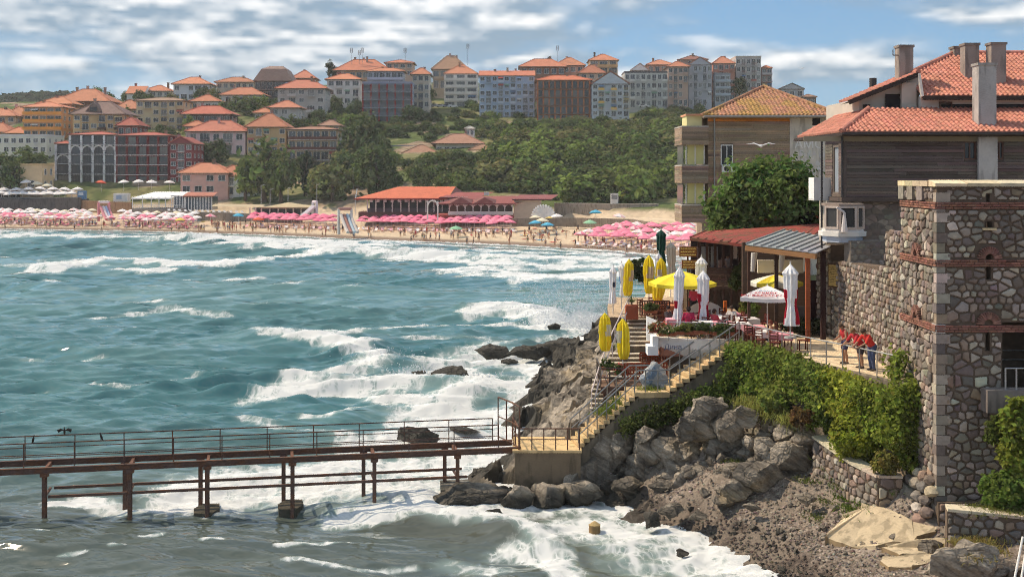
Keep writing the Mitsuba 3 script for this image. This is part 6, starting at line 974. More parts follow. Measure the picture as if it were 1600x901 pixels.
def bush(name, label, cat, px, py, z, R3, n, size, c, seed, stem=True):
    p = atz(px, py, z); mb = crown_mb(R3, max(12, n // 30), 30, size, c, r=np.random.default_rng(seed), clr=.22, shell=.5, cvar=.2); key = thing(name, label, cat); part(key, 'leaves', mb, 'leaf', tw=rotz(0, p + [0, R3[1] * .7, R3[2] * .75]))
    if stem: m = MB(); [m.tube(p + [0, R3[1] * .7, -.3], p + [math.cos(a) * R3[0] * .5, R3[1] * .7 + math.sin(a) * R3[1] * .4, R3[2] * 1.0], .05, .02, 5, (.12, .09, .06)) for a in (0, 2, 4)]; part(key, 'stem', m, 'matte')
    return key
bush('bush', 'round yellow green bush in the planted bed', 'bush', 1344, 712, 3.7, (.95, .8, .80), 5200, .12, (.30, .34, .055), 1)
bush('bush', 'small reddish tipped bush left of the tower foot', 'bush', 1386, 740, 3.45, (.45, .4, .42), 2000, .10, (.22, .21, .06), 2)
bush('bush', 'bright round bush at the lower right edge', 'bush', 1578, 792, 3.2, (.75, .6, .62), 4200, .11, (.17, .245, .055), 3)
bush('bush', 'leafy climber hanging over the ledge at the right edge', 'climber', 1594, 745, 4.15, (.55, .3, 1.55), 5600, .13, (.26, .31, .06), 4)
bush('bush', 'thin climber under the concrete ledge by the tower doorway', 'climber', 1560, 690, 5.25, (.4, .25, .5), 1300, .10, (.13, .16, .045), 5)
bush('bush', 'green bush behind the drooping grass', 'bush', 1300, 668, 4.2, (.9, .6, .7), 3600, .12, (.18, .24, .06), 6)
bush('bush', 'reddish bush above the overgrown wall', 'bush', 1255, 664, 4.3, (.45, .4, .4), 1500, .10, (.20, .13, .06), 7)
bush('shrub', 'pale green shrub at the foot of the ivy, left', 'bush', 1215, 640, 4.5, (.8, .5, .45), 2600, .12, (.26, .31, .08), 8)
foliage('vines', 'trailing vines over the side wall of the upper stairs', 'vines', [(np.array([8.9, 56.2, 4.45]), np.array([1.5, .5, .5]), np.array([0, .22, 0]), ZV * .34), (np.array([10.2, 56.3, 5.1]), np.array([.8, .3, .3]), np.array([0, .3, 0]), ZV * .8)], .11, 4200, (.14, .19, .05), seed=91)
foliage('vines', 'sparse vines on the side wall of the lower stairs', 'vines', [(np.array([6.4, 55.7, 3.6]), np.array([1.4, .45, .4]), np.array([0, .2, 0]), ZV * .4)], .10, 1800, (.10, .13, .04), seed=92)
foliage('climber', 'tall leafy strand growing up the edge of the tower', 'climber', [(np.array([14.82, 46.9, 5.6]), np.array([.06, -.3, 0]), np.array([.2, 0, 0]), ZV * 2.1), (np.array([14.75, 46.15, 5.2]), np.array([.25, -.1, 0]), np.array([.0, .2, 0]), ZV * 1.6)], .12, 4200, (.24, .29, .06), seed=93)
def grass(label, pts, n, L, c, droop=.5, seed=0, name='grass_tuft'):
    r = np.random.default_rng(seed); P = np.array([pts[i] for i in r.integers(len(pts), size=n)]) + r.normal(0, 1, (n, 3)) * [.28, .28, .02]; P[:, 2] = np.where(True, P[:, 2], 0); d = r.normal(0, .5, (n, 3)) + [-.15, -.35, .9]; d /= np.linalg.norm(d, axis=1, keepdims=True); l = L * r.uniform(.5, 1.3, (n, 1)); s = np.cross(d, r.normal(size=(n, 3))); s /= np.linalg.norm(s, axis=1, keepdims=True); s *= .014
    q = P + d * l * .6; t = P + d * l + np.array([-.1, -.5, -1]) * l * droop; V = np.stack([P - s, P + s, q + s * .8, q - s * .8, t], 1).reshape(-1, 3); k = np.arange(n)[:, None] * 5; Fc = np.stack([np.c_[k, k + 1, k + 2], np.c_[k, k + 2, k + 3], np.c_[k + 3, k + 2, k + 4]], 1).reshape(-1, 3); mb = MB(); mb.add(V, Fc, np.repeat(np.array([vary(c, .22) for _ in range(n)]), 3, 0)); key = thing(name, label, 'grass'); part(key, 'blades', mb, 'leaf'); labels[key]['kind'] = 'stuff'
dr_ = [np.array([10.4 + t * 1.7, 54.5 - t * 2.6, 4.35 - t * .3]) for t in np.linspace(0, 1, 9)]; grass('long pale grass drooping over the overgrown wall', dr_, 3000, .62, (.32, .34, .10), .6, 5)
grass('short green grass of the bed behind the curved wall', [np.array([12.9 + u * 1.4, 50.2 - t * 4.0, float(z_near(12.9 + u * 1.4, 50.2 - t * 4.0)) + .0]) for t in np.linspace(0, 1, 8) for u in (.1, .5, .9)], 6500, .22, (.13, .19, .04), .2, 6)
grass('dry yellow grass on the rock at the lower right', [atz(px, py, 2.2) for px, py in ((1510, 850), (1530, 845), (1545, 860), (1560, 840), (1520, 870))], 1500, .3, (.34, .29, .10), .25, 7)
grass('green grass strip beside the lower stairs', [np.array([4.2 + t * 2.2, 56.3 + t * .5, 3.6 + t * 1.0]) for t in np.linspace(0, 1, 8)], 2400, .35, (.17, .23, .05), .2, 8)
grass('grass on top of the low wall at the right edge', [np.array([15.6 + t * 2.4, 42.1 - t * .4, 3.05]) for t in np.linspace(0, 1, 8)], 2200, .22, (.19, .21, .06), .2, 9)
grass('scattered weeds on the pebble beach', [np.array([x, y, float(z_near(x, y))]) for x, y in ((10.6, 52.4), (11.0, 52.6), (9.6, 53.2), (12.0, 50.0), (12.4, 48.6), (11.8, 47.6))], 900, .2, (.15, .19, .05), .2, 10)
# ================================================================ houses at the right
WOODC, DARKW = lin(158, 138, 118), lin(104, 94, 88)
def cladding(o, U, N, w, h, bw, c, holes=(), seed=0):
    """Horizontal boards, each with its own tone and a small lap."""
    r = np.random.default_rng(seed); m = MB()
    for i, z in enumerate(np.arange(0, h - .01, bw)):
        x = 0.0; zt = min(bw, h - z)
        cuts = sorted([(a, b) for a, b, c0, c1 in holes if c0 < z + zt and c1 > z]); segs = []; p = 0.0
        for a, b in cuts: segs.append((p, a)); p = b
        segs.append((p, w))
        for a, b in segs:
            while a < b - .01:
                L = min(b - a, r.uniform(2.2, 4.5)); q = vary(c, .16); t = r.uniform(.0, .010); m.obox(o + U * (a + L / 2) + ZV * (z + zt / 2) + N * (.012 + t), U * (L / 2 - .004), N * .018, ZV * (zt / 2 - .008), q); a += L
    return m
def tiles(key, rk, poly, w=.27, l=.36, col=lin(222, 118, 74), limit=0, mat='tile', seed=0, name='tile'):
    """Barrel tiles over a planar polygon whose first edge is the eave."""
    P = np.array(poly, float); u = P[1] - P[0]; u /= np.linalg.norm(u); n = np.cross(u, P[-1] - P[0]); n /= np.linalg.norm(n); n = n if n[2] > 0 else -n; v = np.cross(n, u); v = v if v[2] > 0 else -v
    q = np.c_[(P - P[0]) @ u, (P - P[0]) @ v]; g = Polygon(q).buffer(.02); r = np.random.default_rng(seed); x0, y0, x1, y1 = g.bounds; out = []
    pu = np.array([0, .16, .34, .52, .68, .84, 1.0]) * w; ph = np.array([0, .050, .068, .050, .006, -.004, 0]); k = len(pu); i = np.arange(k - 1)
    for a in np.arange(y0, y1, l * .92):
        for b in np.arange(x0, x1, w):
            if not shapely.contains_xy(g, b + w / 2, a + l * .4): continue
            dz = r.normal(0, .006); V = np.vstack([P[0] + np.outer(b + pu, u) + v * (a + s * l) + np.outer(ph + z + dz, n) for s, z in ((0, .045), (1, .012))] + [P[0] + np.outer(b + pu, u) + v * a + np.outer(ph * 0 - .01, n)])
            m = MB(); m.add(V, np.vstack([np.stack([i, i + 1, i + k + 1, i + k], 1), np.stack([i + 2 * k, i + 2 * k + 1, i + 1, i], 1)]), vary(col, .09)); out.append(m)
    base = MB(); base.add(P + n * .0, [tuple(range(len(P)))] if len(P) in (3, 4) else [(0, j, j + 1) for j in range(1, len(P) - 1)], shift(col, .5)); base.add(P - n * .12, [tuple(range(len(P)))] if len(P) in (3, 4) else [(0, j, j + 1) for j in range(1, len(P) - 1)], shift(WOODC, .6)); part(rk, 'underlay', base, 'matte')
    [part(rk, name, m, mat) for m in out[:limit]]
    if out[limit:]: a = MB(); [a.cat(m) for m in out[limit:]]; part(rk, 'tile_field', a, mat, kind='stuff')
def ridge(rk, a, b, col, r=.13, mat='tile'):
    a, b = np.array(a, float), np.array(b, float); n = max(2, int(np.linalg.norm(b - a) / .36)); m = MB()
    for i in range(n): m.tube(a + (b - a) * i / n + [0, 0, .05], a + (b - a) * (i + 1.06) / n + [0, 0, .075], r, r * .86, 8, vary(col, .09))
    part(rk, 'ridge_tiles', m, mat)
def win(key, o, U, N, w, h, fr, pane, n=2, depth=.12, t=.07, name='window'):
    m = MB(); 
    for a, b, c, d in ((0, t, 0, h), (w - t, w, 0, h), (t, w - t, 0, t), (t, w - t, h - t, h)): m.obox(o + U * (a + b) / 2 + ZV * (c + d) / 2 + N * .0, U * (b - a) / 2, N * depth / 2, ZV * (d - c) / 2, fr)
    for i in range(1, n): x = w * i / n; m.obox(o + U * x + ZV * h / 2, U * t * .4, N * depth * .4, ZV * (h / 2 - t), fr)
    wk = part(key, name, m, 'satin'); p = MB(); p.obox(o + U * w / 2 + ZV * h / 2 - N * .03, U * (w / 2 - t), N * .008, ZV * (h / 2 - t), pane); part(wk, 'pane', p, 'gloss'); return wk
# ---------------------------------------------------------------- timber apartment house with the lichen roof
K = thing('timber_house', 'weathered timber clad apartment house under a lichen yellow tiled hip roof', 'house'); D = 92.0
def px_(px, d): return (px - 800) / F * d
def pz_(py, d): return EYE - (py - HY) / F * d
xl, xm, xr, zt = px_(1106, D), px_(1234, D), px_(1301, D), pz_(180, D); o = np.array([xl, D, 4.0]); H_ = zt - 4
m = MB(); m.box(xl, xm, D + .03, D + 5.5, 4, zt, shift(WOODC, .8)); part(K, 'wall', m, 'wood'); m = MB(); m.box(xm + .001, xr, D - .04, D + 5.5, 4, zt - .001, lin(206, 198, 186)); part(K, 'plaster_wall', m, 'concrete')
hw = [(px_(1126, D) - xl, px_(1145, D) - xl, pz_(258, D) - 4, pz_(226, D) - 4), (px_(1127, D) - xl, px_(1144, D) - xl, pz_(322, D) - 4, pz_(288, D) - 4)]
zs = pz_(190, D) - 4; part(K, 'cladding', cladding(o, XV, -YV, xm - xl, zs, .16, WOODC, hw, 1), 'wood', kind='stuff'); part(K, 'eave_boards', cladding(o + ZV * (zs + .01), XV, -YV, xm - xl, H_ - zs - .02, .16, lin(196, 132, 62), (), 2), 'wood', label='unweathered orange boards sheltered under the eaves', kind='stuff')
for a, b, c, d in hw: win(K, o + XV * a + ZV * c - YV * .02, XV, -YV, b - a, d - c, (.72, .72, .70), (.05, .06, .07), 2)
m = MB(); m.box(px_(1127, D), px_(1147, D), D - .42, D - .06, pz_(269, D), pz_(258.5, D), (.72, .72, .70)); ak = part(K, 'air_conditioner', m, 'satin'); c = np.array([px_(1134, D), D - .43, pz_(263.5, D)]); part(ak, 'fan_grille', MB().tube(c, c - [0, .03, 0], .2, .2, 14, (.06, .06, .06)))
m = MB(); x = px_(1116, D); m.tube((x, D - .1, 4), (x, D - .1, zt), .055, .055, 6, (.34, .34, .33)); part(K, 'downpipe', m, 'satin')
tm = meshkit.text_mesh('AMO', .62, .006); V = np.array(tm.vertices); g = MB(); g.add(np.c_[V[:, 0] * 1.1 + px_(1241, D), D - .041 - V[:, 2], V[:, 1] + pz_(231, D)], np.array(tm.faces), (.74, .73, .71)); part(K, 'graffiti', g, 'matte', label='white painted letters on the bare plaster')
g = MB(); r_ = np.random.default_rng(5)
for i in range(46): cx, cz = r_.uniform(px_(1238, D), px_(1290, D)), pz_(r_.uniform(238, 272), D); n = 7; t = np.sort(r_.uniform(0, 6.28, n)); rr = r_.uniform(.05, .26); P = np.c_[cx + np.cos(t) * rr * r_.uniform(.4, 1, n), np.full(n, D - .043 - .0004 * i), cz + np.sin(t) * rr * r_.uniform(.5, 1.6, n)]; g.add(P, [(0, j, j + 1) for j in range(1, n - 1)], vary((.62, .60, .57), .06))
part(K, 'flaking_plaster', g, 'matte', label='pale flaked patches on the plaster')
m = MB(); m.box(px_(1269, D), px_(1281, D), D - .05, D + .2, pz_(196, D), pz_(184, D), (.03, .03, .03)); part(K, 'vent_opening', m)
ey = D - .9; ez = zt - .05; xa, xb = px_(1097, D), px_(1310, D); ya = D + 6.5; ap = np.array([px_(1193, 97.5), 97.5, pz_(136, 97.5)]); C = mute(lin(176, 124, 92), .2); rk = part(K, 'roof', MB().box(xa, xb, ey, ya, ez - .16, ez - .02, lin(150, 138, 128)), 'satin')
e4 = [np.array([xa, ey, ez]), np.array([xb, ey, ez]), np.array([xb, ya, ez]), np.array([xa, ya, ez])]; tiles(K, rk, [e4[0], e4[1], ap], .30, .40, C, 120, 'lichen_tile', 1); tiles(K, rk, [e4[3], e4[0], ap], .30, .40, C, 0, 'lichen_tile', 2); tiles(K, rk, [e4[1], e4[2], ap], .30, .40, C, 0, 'lichen_tile', 3)
ridge(rk, e4[0], ap, C, .15, 'lichen_tile'); ridge(rk, e4[1], ap, C, .15, 'lichen_tile'); m = MB(); m.add([e4[2], e4[3], ap], [(0, 1, 2)], C); part(rk, 'rear_slope', m, 'lichen_tile')
m = MB(); m.tube((xa, ey - .06, ez - .08), (xb, ey - .06, ez - .08), .075, .075, 7, (.30, .29, .28)); part(K, 'gutter', m, 'satin')
for i, (ya_, yb_, yc_) in enumerate(((197, 226, 257), (258, 286, 319), (320, 348, 372))):
    d = 91.0; xa_, xb_ = px_(1066, d), px_(1107, d) - .002; zt_, zb_, zn_ = pz_(ya_, d), pz_(yb_, d), pz_(yc_, d); bk = part(K, 'balcony', MB().box(xa_, xb_, d + .02, d + 4, zb_, zt_ - .06, shift(WOODC, .85)).box(xa_ - .04, xb_, d - .04, d + 4, zt_ - .06, zt_ + .03, lin(176, 168, 158)), 'wood'); part(bk, 'cladding', cladding(np.array([xa_, d + .02, zb_]), XV, -YV, xb_ - xa_, zt_ - zb_ - .07, .16, lin(150, 130, 112), (), i + 5), 'wood', kind='stuff'); part(bk, 'cladding', cladding(np.array([xa_, d + 4, zb_]), -YV, -XV, 3.98, zt_ - zb_ - .07, .16, lin(150, 130, 112), (), i + 8), 'wood', kind='stuff')
    if i < 2: part(bk, 'blind', MB().box(xa_ + .45, xb_ - .25, d + .5, d + .56, zn_ + .03, zb_ - .001, lin(206, 200, 140)), 'fabric'); m = MB(); [m.box(x, x + .07, d + .3, d + .4, zn_ + .03, zb_ - .001, (.6, .58, .54)) for x in (xa_ + .3, (xa_ + xb_) / 2, xb_ - .3)]; part(bk, 'mullion', m, 'satin'); part(bk, 'side_glass', MB().box(xa_ + .1, xa_ + .16, d + .5, d + 3.5, zn_ + .03, zb_ - .001, (.12, .13, .13)), 'gloss')
m = MB(); d = 91; m.box(px_(1076, d), px_(1100, d), d + 1, d + 3.5, pz_(196.5, d), pz_(180, d), lin(206, 200, 150)); m.box(px_(1074, d), px_(1102, d), d + .8, d + 3.7, pz_(179.9, d), pz_(177, d), lin(200, 150, 120)); part(K, 'roof_cabin', m, 'plaster')
# ---------------------------------------------------------------- dark timber house with the orange roofs
K = thing('dark_timber_house', 'dark timber house with two tiers of bright orange tiled roofs and tall grey chimneys', 'house'); D = 58.0; OR = mute(lin(200, 120, 90), .28)
x0, x1 = px_(1319, D), 27.0; zb, zt = pz_(308, D), pz_(213, D); o = np.array([x0, D, zb])
hw = [(px_(1506, D) - x0, px_(1525, D) - x0, pz_(249, D) - zb, pz_(221, D) - zb), (px_(1555, D) - x0, px_(1568, D) - x0, pz_(249, D) - zb, pz_(221, D) - zb)]
part(K, 'wall', holes_panel(o, XV, ZV, -YV, x1 - x0, zt - zb, hw, .3, shift(DARKW, .8)), 'wood'); part(K, 'cladding', cladding(o, XV, -YV, x1 - x0, zt - zb - .25, .15, DARKW, hw, 11), 'wood', kind='stuff')
part(K, 'eave_board', MB().box(x0 - 1.9, x1, D - .03, D + .02, zt - .24, zt, lin(150, 140, 118)), 'plaster'); m = MB(); m.box(x0 + .301, x1, D + .301, D + 3.4, zb, zt, (.05, .045, .04)); part(K, 'core', m)
for a, b, c, d in hw: win(K, o + XV * a + ZV * c + YV * .06, XV, -YV, b - a, d - c, lin(96, 66, 52), (.03, .03, .03), 2, .1, .06)
ho = [(.9, 2.0, .15, 2.45)]; so = np.array([x0, D + 3.4, zb]); hs = [(3.4 - b, 3.4 - a, c, d) for a, b, c, d in ho]
part(K, 'side_wall', holes_panel(so, -YV, ZV, -XV, 3.09, zt - zb, hs, .3, shift(DARKW, .8)), 'wood'); part(K, 'side_cladding', cladding(so, -YV, -XV, 3.38, zt - zb, .15, DARKW, hs, 12), 'wood', kind='stuff')
for a, b, c, d in hs: win(K, so - YV * a + ZV * c + XV * .05, -YV, -XV, b - a, d - c, lin(120, 110, 100), lin(150, 160, 172), 1, .1, .08, 'glazed_door')
part(K, 'corner_board', MB().box(x0 - .06, x0 + .10, D - .06, D + .10, zb, zt - .25, shift(DARKW, .9)), 'wood'); part(K, 'floor_slab', MB().box(x0 - .15, x1, D - .12, D + 3.5, zb - .2, zb - .004, lin(92, 82, 76)), 'wood')
m = MB(); m.box(x0 + .9, x1, D + .35, D + 3.5, 5.5, zb - .21, lin(120, 112, 104)); part(K, 'ground_floor_wall', m, 'stone'); lay(K, rubble(np.array([x0 + .9, D + .35, 9.6]), XV, ZV, -YV, 4.2, zb - .22 - 9.6, .25, 1.5, seed=41, cols=STONES[:4] + STONES[9:10], bulge=(.015, .035), joint=.015), 60)
m = MB(); m.box(x0 - .3, x0 + .88, D + 2.0, D + 3.5, 6, zb - .21, lin(176, 168, 156)); part(K, 'annex_wall', m, 'plaster')
# white balcony box on the flank
bx, by = x0 - .85, D + 2.3; bk = part(K, 'balcony', MB().box(bx, x0 - .02, by, by + 1.1, pz_(309, 62) - .1, pz_(309, 62), (.6, .6, .58)), 'plaster'); part(bk, 'parapet', MB().box(bx, bx + .06, by + .07, by + 1.1, pz_(309, 62), pz_(277, 62), (.80, .80, .78)).box(bx, x0 - .02, by, by + .06, pz_(309, 62), pz_(277, 62), (.66, .65, .63)), 'plaster')
m = MB(); m.tube((x0 - .9, D + .6, 7), (x0 - .9, D + .6, zt), .05, .05, 6, (.03, .03, .03)); m.tube((x0 - .12, D - .1, zb), (x0 - .12, D - .1, zt), .05, .05, 6, (.03, .03, .03)); part(K, 'downpipe', m, 'satin')
# bay window over a white planter
by0 = D - 1.15; xa, xb = px_(1296, by0), px_(1356, by0); zp, zq = pz_(362, by0), pz_(318, by0); oc = [(xa, by0 + .75), (xa + .45, by0 + .05), (xb - .5, by0 + .05), (xb - .05, by0 + .5), (xb - .05, D + .34), (xa, D + .34)]; P = np.array(oc)
bk = part(K, 'bay', MB().prism(P * [1, 1], zp, zp + .12, (.6, .58, .56)), 'plaster'); part(bk, 'lintel', MB().prism(P, zq - .12, zq, lin(150, 136, 126)), 'plaster')
for (a0, b0), (a1, b1) in zip(oc[:-2], oc[1:-1]):
    u = np.array([a1 - a0, b1 - b0, 0]); L = np.linalg.norm(u); u = u / L; win(bk, np.array([a0, b0, zp + .121]), u, np.array([u[1], -u[0], 0]), L, zq - zp - .242, lin(190, 176, 166), (.05, .055, .06), 2 if L > 1.0 else 1, .1, .09)
P2 = (P - P.mean(0)) * 1.14 + P.mean(0); P3 = (P - P.mean(0)) * .95 + P.mean(0); m = MB(); m.prism(P2, zp - .22, zp - .001, lin(214, 212, 206)); part(bk, 'planter', m, 'plaster'); part(bk, 'planter_base', MB().prism(P3, zp - .50, zp - .221, lin(176, 186, 200)), 'plaster')
m = MB(); c = np.array([px_(1318, by0), by0 - .14, zp]); m.tube(c, c + [0, 0, .9], .16, .05, 8, (.66, .60, .58)); m.tube(c + [0, 0, .9], c + [-.35, 0, 1.12], .06, .05, 6, (.6, .56, .55)); part(bk, 'curtain', m, 'fabric', label='white curtain tied back in the bay window')
# lower roof
yE = 57.25; zE = pz_(206, yE); cl = np.array([px_(1315, yE), yE, zE]); cr = np.array([27.5, yE, zE]); tl = np.array([px_(1357, 60.6), 60.6, pz_(171, 60.6)]); tr = np.array([27.5, 60.6, tl[2]]); bl = np.array([cl[0], 66.0, zE]); tb = np.array([tl[0], 66.0, tl[2]])
rk = part(K, 'roof', MB().box(cl[0], cr[0], yE - .03, 60.4, zE - .17, zE - .03, (.055, .045, .04)).box(cl[0] + .001, cl[0] + 4, 60.401, 67, zE - .17, zE - .03, (.055, .045, .04)), 'wood', label='lower orange tiled roof'); tiles(K, rk, [cl, cr, tr, tl], .24, .34, OR, 140, 'tile', 21); tiles(K, rk, [bl, cl, tl, tb], .24, .34, OR, 40, 'tile', 22); ridge(rk, cl, tl, shift(OR, .9)); m = MB(); m.tube(cl - [0, .06, .1], cr - [0, .06, .1], .07, .07, 7, (.04, .035, .03)); part(rk, 'gutter', m, 'satin')
# upper storey and roof
wz = tl[2] + .05; zU = pz_(150, 60.9); xu = px_(1439, 60.9); m = MB(); m.box(xu, x1, 60.9, 70, wz - .5, zU, lin(216, 208, 200)); uk = part(K, 'upper_wall', m, 'plaster'); part(uk, 'skirting', MB().box(xu + 1, x1, 60.82, 60.899, wz - .45, wz + .22, (.05, .05, .05)))
win(uk, np.array([px_(1467, 60.9), 60.86, pz_(171, 60.9)]), XV, -YV, px_(1487, 60.9) - px_(1467, 60.9), .38, lin(96, 66, 52), (.03, .03, .03), 1, .1, .05)
ap = np.array([px_(1490, 66), 66.0, pz_(84, 66)]); ap2 = np.array([px_(1550, 66), 66.0, pz_(82, 66)]); f0 = np.array([px_(1441, 60.3), 60.3, pz_(150, 60.3)]); f1 = np.array([28.5, 60.3, f0[2]]); g0 = np.array([px_(1427, 60.6), 60.6, pz_(127, 60.6)]); a3 = np.array([28.5, 66, ap[2] - .9])
rk = part(K, 'roof', MB().bar(f0 - [0, .05, .1], f1 - [0, .05, .1], .1, .2, (.05, .04, .035)), 'wood', label='upper orange tiled roof'); 
L0 = np.array([px_(1326, 61), 61.0, pz_(157, 61)]); L1 = np.array([L0[0], 62.6, L0[2]]); tg = np.array([f0[0], 61.0, pz_(127, 61)]); apb = np.array([ap[0], 69.5, ap[2]])
nrm = np.cross(L1 - L0, ap - L0); sl = lambda x: L0[2] + (x - L0[0]) * (ap[2] - L0[2]) / (ap[0] - L0[0]); q1 = np.array([f0[0] + .05, 61.0, sl(f0[0] + .05)]); hp_ = np.array([q1[0], 60.3 + (q1[2] - f0[2]) * 5.7 / (ap[2] - f0[2]), q1[2]]); tiles(K, rk, [f0, f1, np.array([28.5, 66, ap[2]]), ap, hp_], .24, .34, OR, 140, 'tile', 31); tiles(K, rk, [L1, L0, q1, hp_, ap], .24, .34, OR, 20, 'tile', 32); ridge(rk, hp_, ap, shift(OR, .9)); ridge(rk, q1, hp_, shift(OR, .9)); ridge(rk, ap, np.array([28.5, 66, ap[2]]), OR)
m = MB(); m.bar(L0 - [0, .05, .1], q1 - [0, .05, .1], .12, .22, (.05, .04, .035)); m.bar(q1 - [0, .05, .1], f0 + [.0, -.02, -.06], .12, .2, (.4, .38, .36)); part(rk, 'bargeboard', m, 'wood')
w0_, w1_ = px_(1342, 61.6), px_(1436, 61.6); m = MB(); m.add([(w0_, 61.6, wz - .5), (w1_, 61.6, wz - .5), (w1_, 61.6, sl(w1_) - .15), (w0_, 61.6, sl(w0_) - .15), (w0_, 68, wz - .5), (w0_, 68, sl(w0_) - .15)], [(0, 1, 2, 3), (0, 3, 5, 4)], lin(196, 188, 176)); gk = part(K, 'gable_wall', m, 'plaster')
part(gk, 'loggia', MB().box(px_(1384, 61.5), px_(1408, 61.5), 61.5, 61.59, wz - .3, pz_(147, 61.5), (.035, .03, .028))); part(gk, 'loggia', MB().box(px_(1349, 61.5), px_(1360, 61.5), 61.5, 61.59, wz, pz_(163, 61.5), (.05, .045, .04)))
part(gk, 'pillar', MB().box(px_(1408, 61.3), px_(1431, 61.3), 61.2, 61.499, wz - .4, sl(px_(1410, 61.3)) - .2, lin(200, 192, 180)), 'plaster'); part(gk, 'railing', MB().box(px_(1384, 61.4), px_(1408, 61.4), 61.4, 61.45, wz - .1, wz + .5, (.03, .03, .03)))
def chimney(pa, pb, pt, pbot, d, c, cap=True, depth=.7):
    xa, xb = px_(pa, d), px_(pb, d); m = MB(); zt_ = pz_(pt, d); m.box(xa, xb, d, d + depth, pz_(pbot, d) - .6, zt_ - .12, c); ck = part(rk, 'chimney', m, 'concrete')
    if cap: part(ck, 'cap', MB().box(xa - .05, xb + .05, d - .05, d + depth + .05, zt_ - .119, zt_, shift(c, .8)), 'concrete')
    return ck
GC = lin(158, 148, 140); ck = chimney(1405, 1427, 70, 127, 61.8, GC); m = MB(); p = np.array([px_(1405, 61.8), 61.9, pz_(86, 61.8)]); m.tube(p, p - [.28, 0, 0], .03, .03, 5, (.1, .1, .1)); m.tube(p - [.28, 0, 0], p - [.28, 0, -.28], .03, .03, 5, (.1, .1, .1)); part(ck, 'flue_pipe', m)
chimney(1491, 1509, 72, 92, 65.6, shift(GC, .8)); chimney(1508, 1530, 67, 122, 62.5, shift(GC, .9)); chimney(1549, 1572, 66, 134, 61.8, shift(GC, .95)); ck = chimney(1529, 1557, 98, 198, 58.1, lin(178, 174, 170), depth=.8); part(ck, 'shaft', MB().box(px_(1527.5, 57.9), px_(1557, 57.9), 57.75, 57.94, pz_(300, 57.9), pz_(214, 57.9), lin(190, 186, 182)), 'concrete')
m = MB(); p = np.array([px_(1364, 65), 65.0, pz_(137, 65)]); m.tube(p - [0, 0, .5], p + [0, 0, .5], .19, .19, 10, (.09, .085, .08)); part(rk, 'vent_pipe', m)
# ---------------------------------------------------------------- big tree between the houses
k = thing('tree', 'big glossy dark green tree between the timber house and the dark house', 'tree')
for i, (px, py, R3, n) in enumerate(((1190, 300, (2.9, 2.3, 2.2), 150), (1140, 330, (1.9, 1.8, 1.4), 80), (1245, 315, (2.0, 1.8, 1.5), 80), (1175, 282, (1.6, 1.5, 1.3), 60), (1205, 340, (2.9, 2.0, 1.2), 80), (1192, 303, (3.6, 2.6, 2.7), 46))):
    part(k, 'crown', crown_mb(R3, n, 44, .25, (.16, .235, .075), r=np.random.default_rng(60 + i), clr=.25, cvar=.32, shell=.55), 'leaf', tw=rotz(0, at(px + 12, py + 9, 80)))
m = MB(); b = at(1190, 400, 80); m.tube(b - [0, 0, 3], at(1190, 330, 80), .3, .2, 9, (.10, .08, .06)); [m.tube(at(1190, 340, 80), at(px, py, 80), .14, .05, 6, (.10, .08, .06)) for px, py in ((1150, 310), (1235, 300), (1180, 275), (1205, 270))]; part(k, 'trunk', m)
bush('bush', 'light green bush behind the grey roof, left of the bay window', 'bush', 1290, 360, 10.9, (.9, .8, .7), 2000, .18, (.13, .19, .05), 61, False)
# gulls
def gull(px, py, d, span, label, a=0):
    k = thing('seagull', label, 'bird'); p = at(px, py, d); s = span / 1.3; n = 10
    b = hull(ball((-.16, 0, 0), .05, n), ball((.08, 0, 0), .075, n)) + hull(ball((.08, 0, 0), .075, n), ball((.20, 0, .03), .045, n)) + hull(ball((.2, 0, .03), .045, n), ball((.26, 0, .02), .012, n)) + hull(ball((-.16, 0, 0), .04, n), ball((-.32, .06, 0), .012, n), ball((-.32, -.06, 0), .012, n))
    for sd in (-1, 1): b += hull(ball((.08, sd * .05, .02), .03, n), ball((-.06, sd * .05, .02), .02, n), ball((.10, sd * .32, .13), .02, n), ball((-.05, sd * .32, .12), .012, n)) + hull(ball((.10, sd * .32, .13), .02, n), ball((-.05, sd * .32, .12), .012, n), ball((-.04, sd * .65, .10), .008, n))
    q = b.to_mesh(); m = MB(); m.add(q.vert_properties[:, :3] * s, q.tri_verts, (.78, .78, .78)); part(k, 'body', m, 'satin', tw=rotz(a, p))
gull(1189, 228, 60, 1.35, 'white gull gliding in front of the timber house', math.pi / 2 - .3); gull(1253, 107, 150, 1.1, 'tiny distant gull in the sky above the hill end', 1.2)
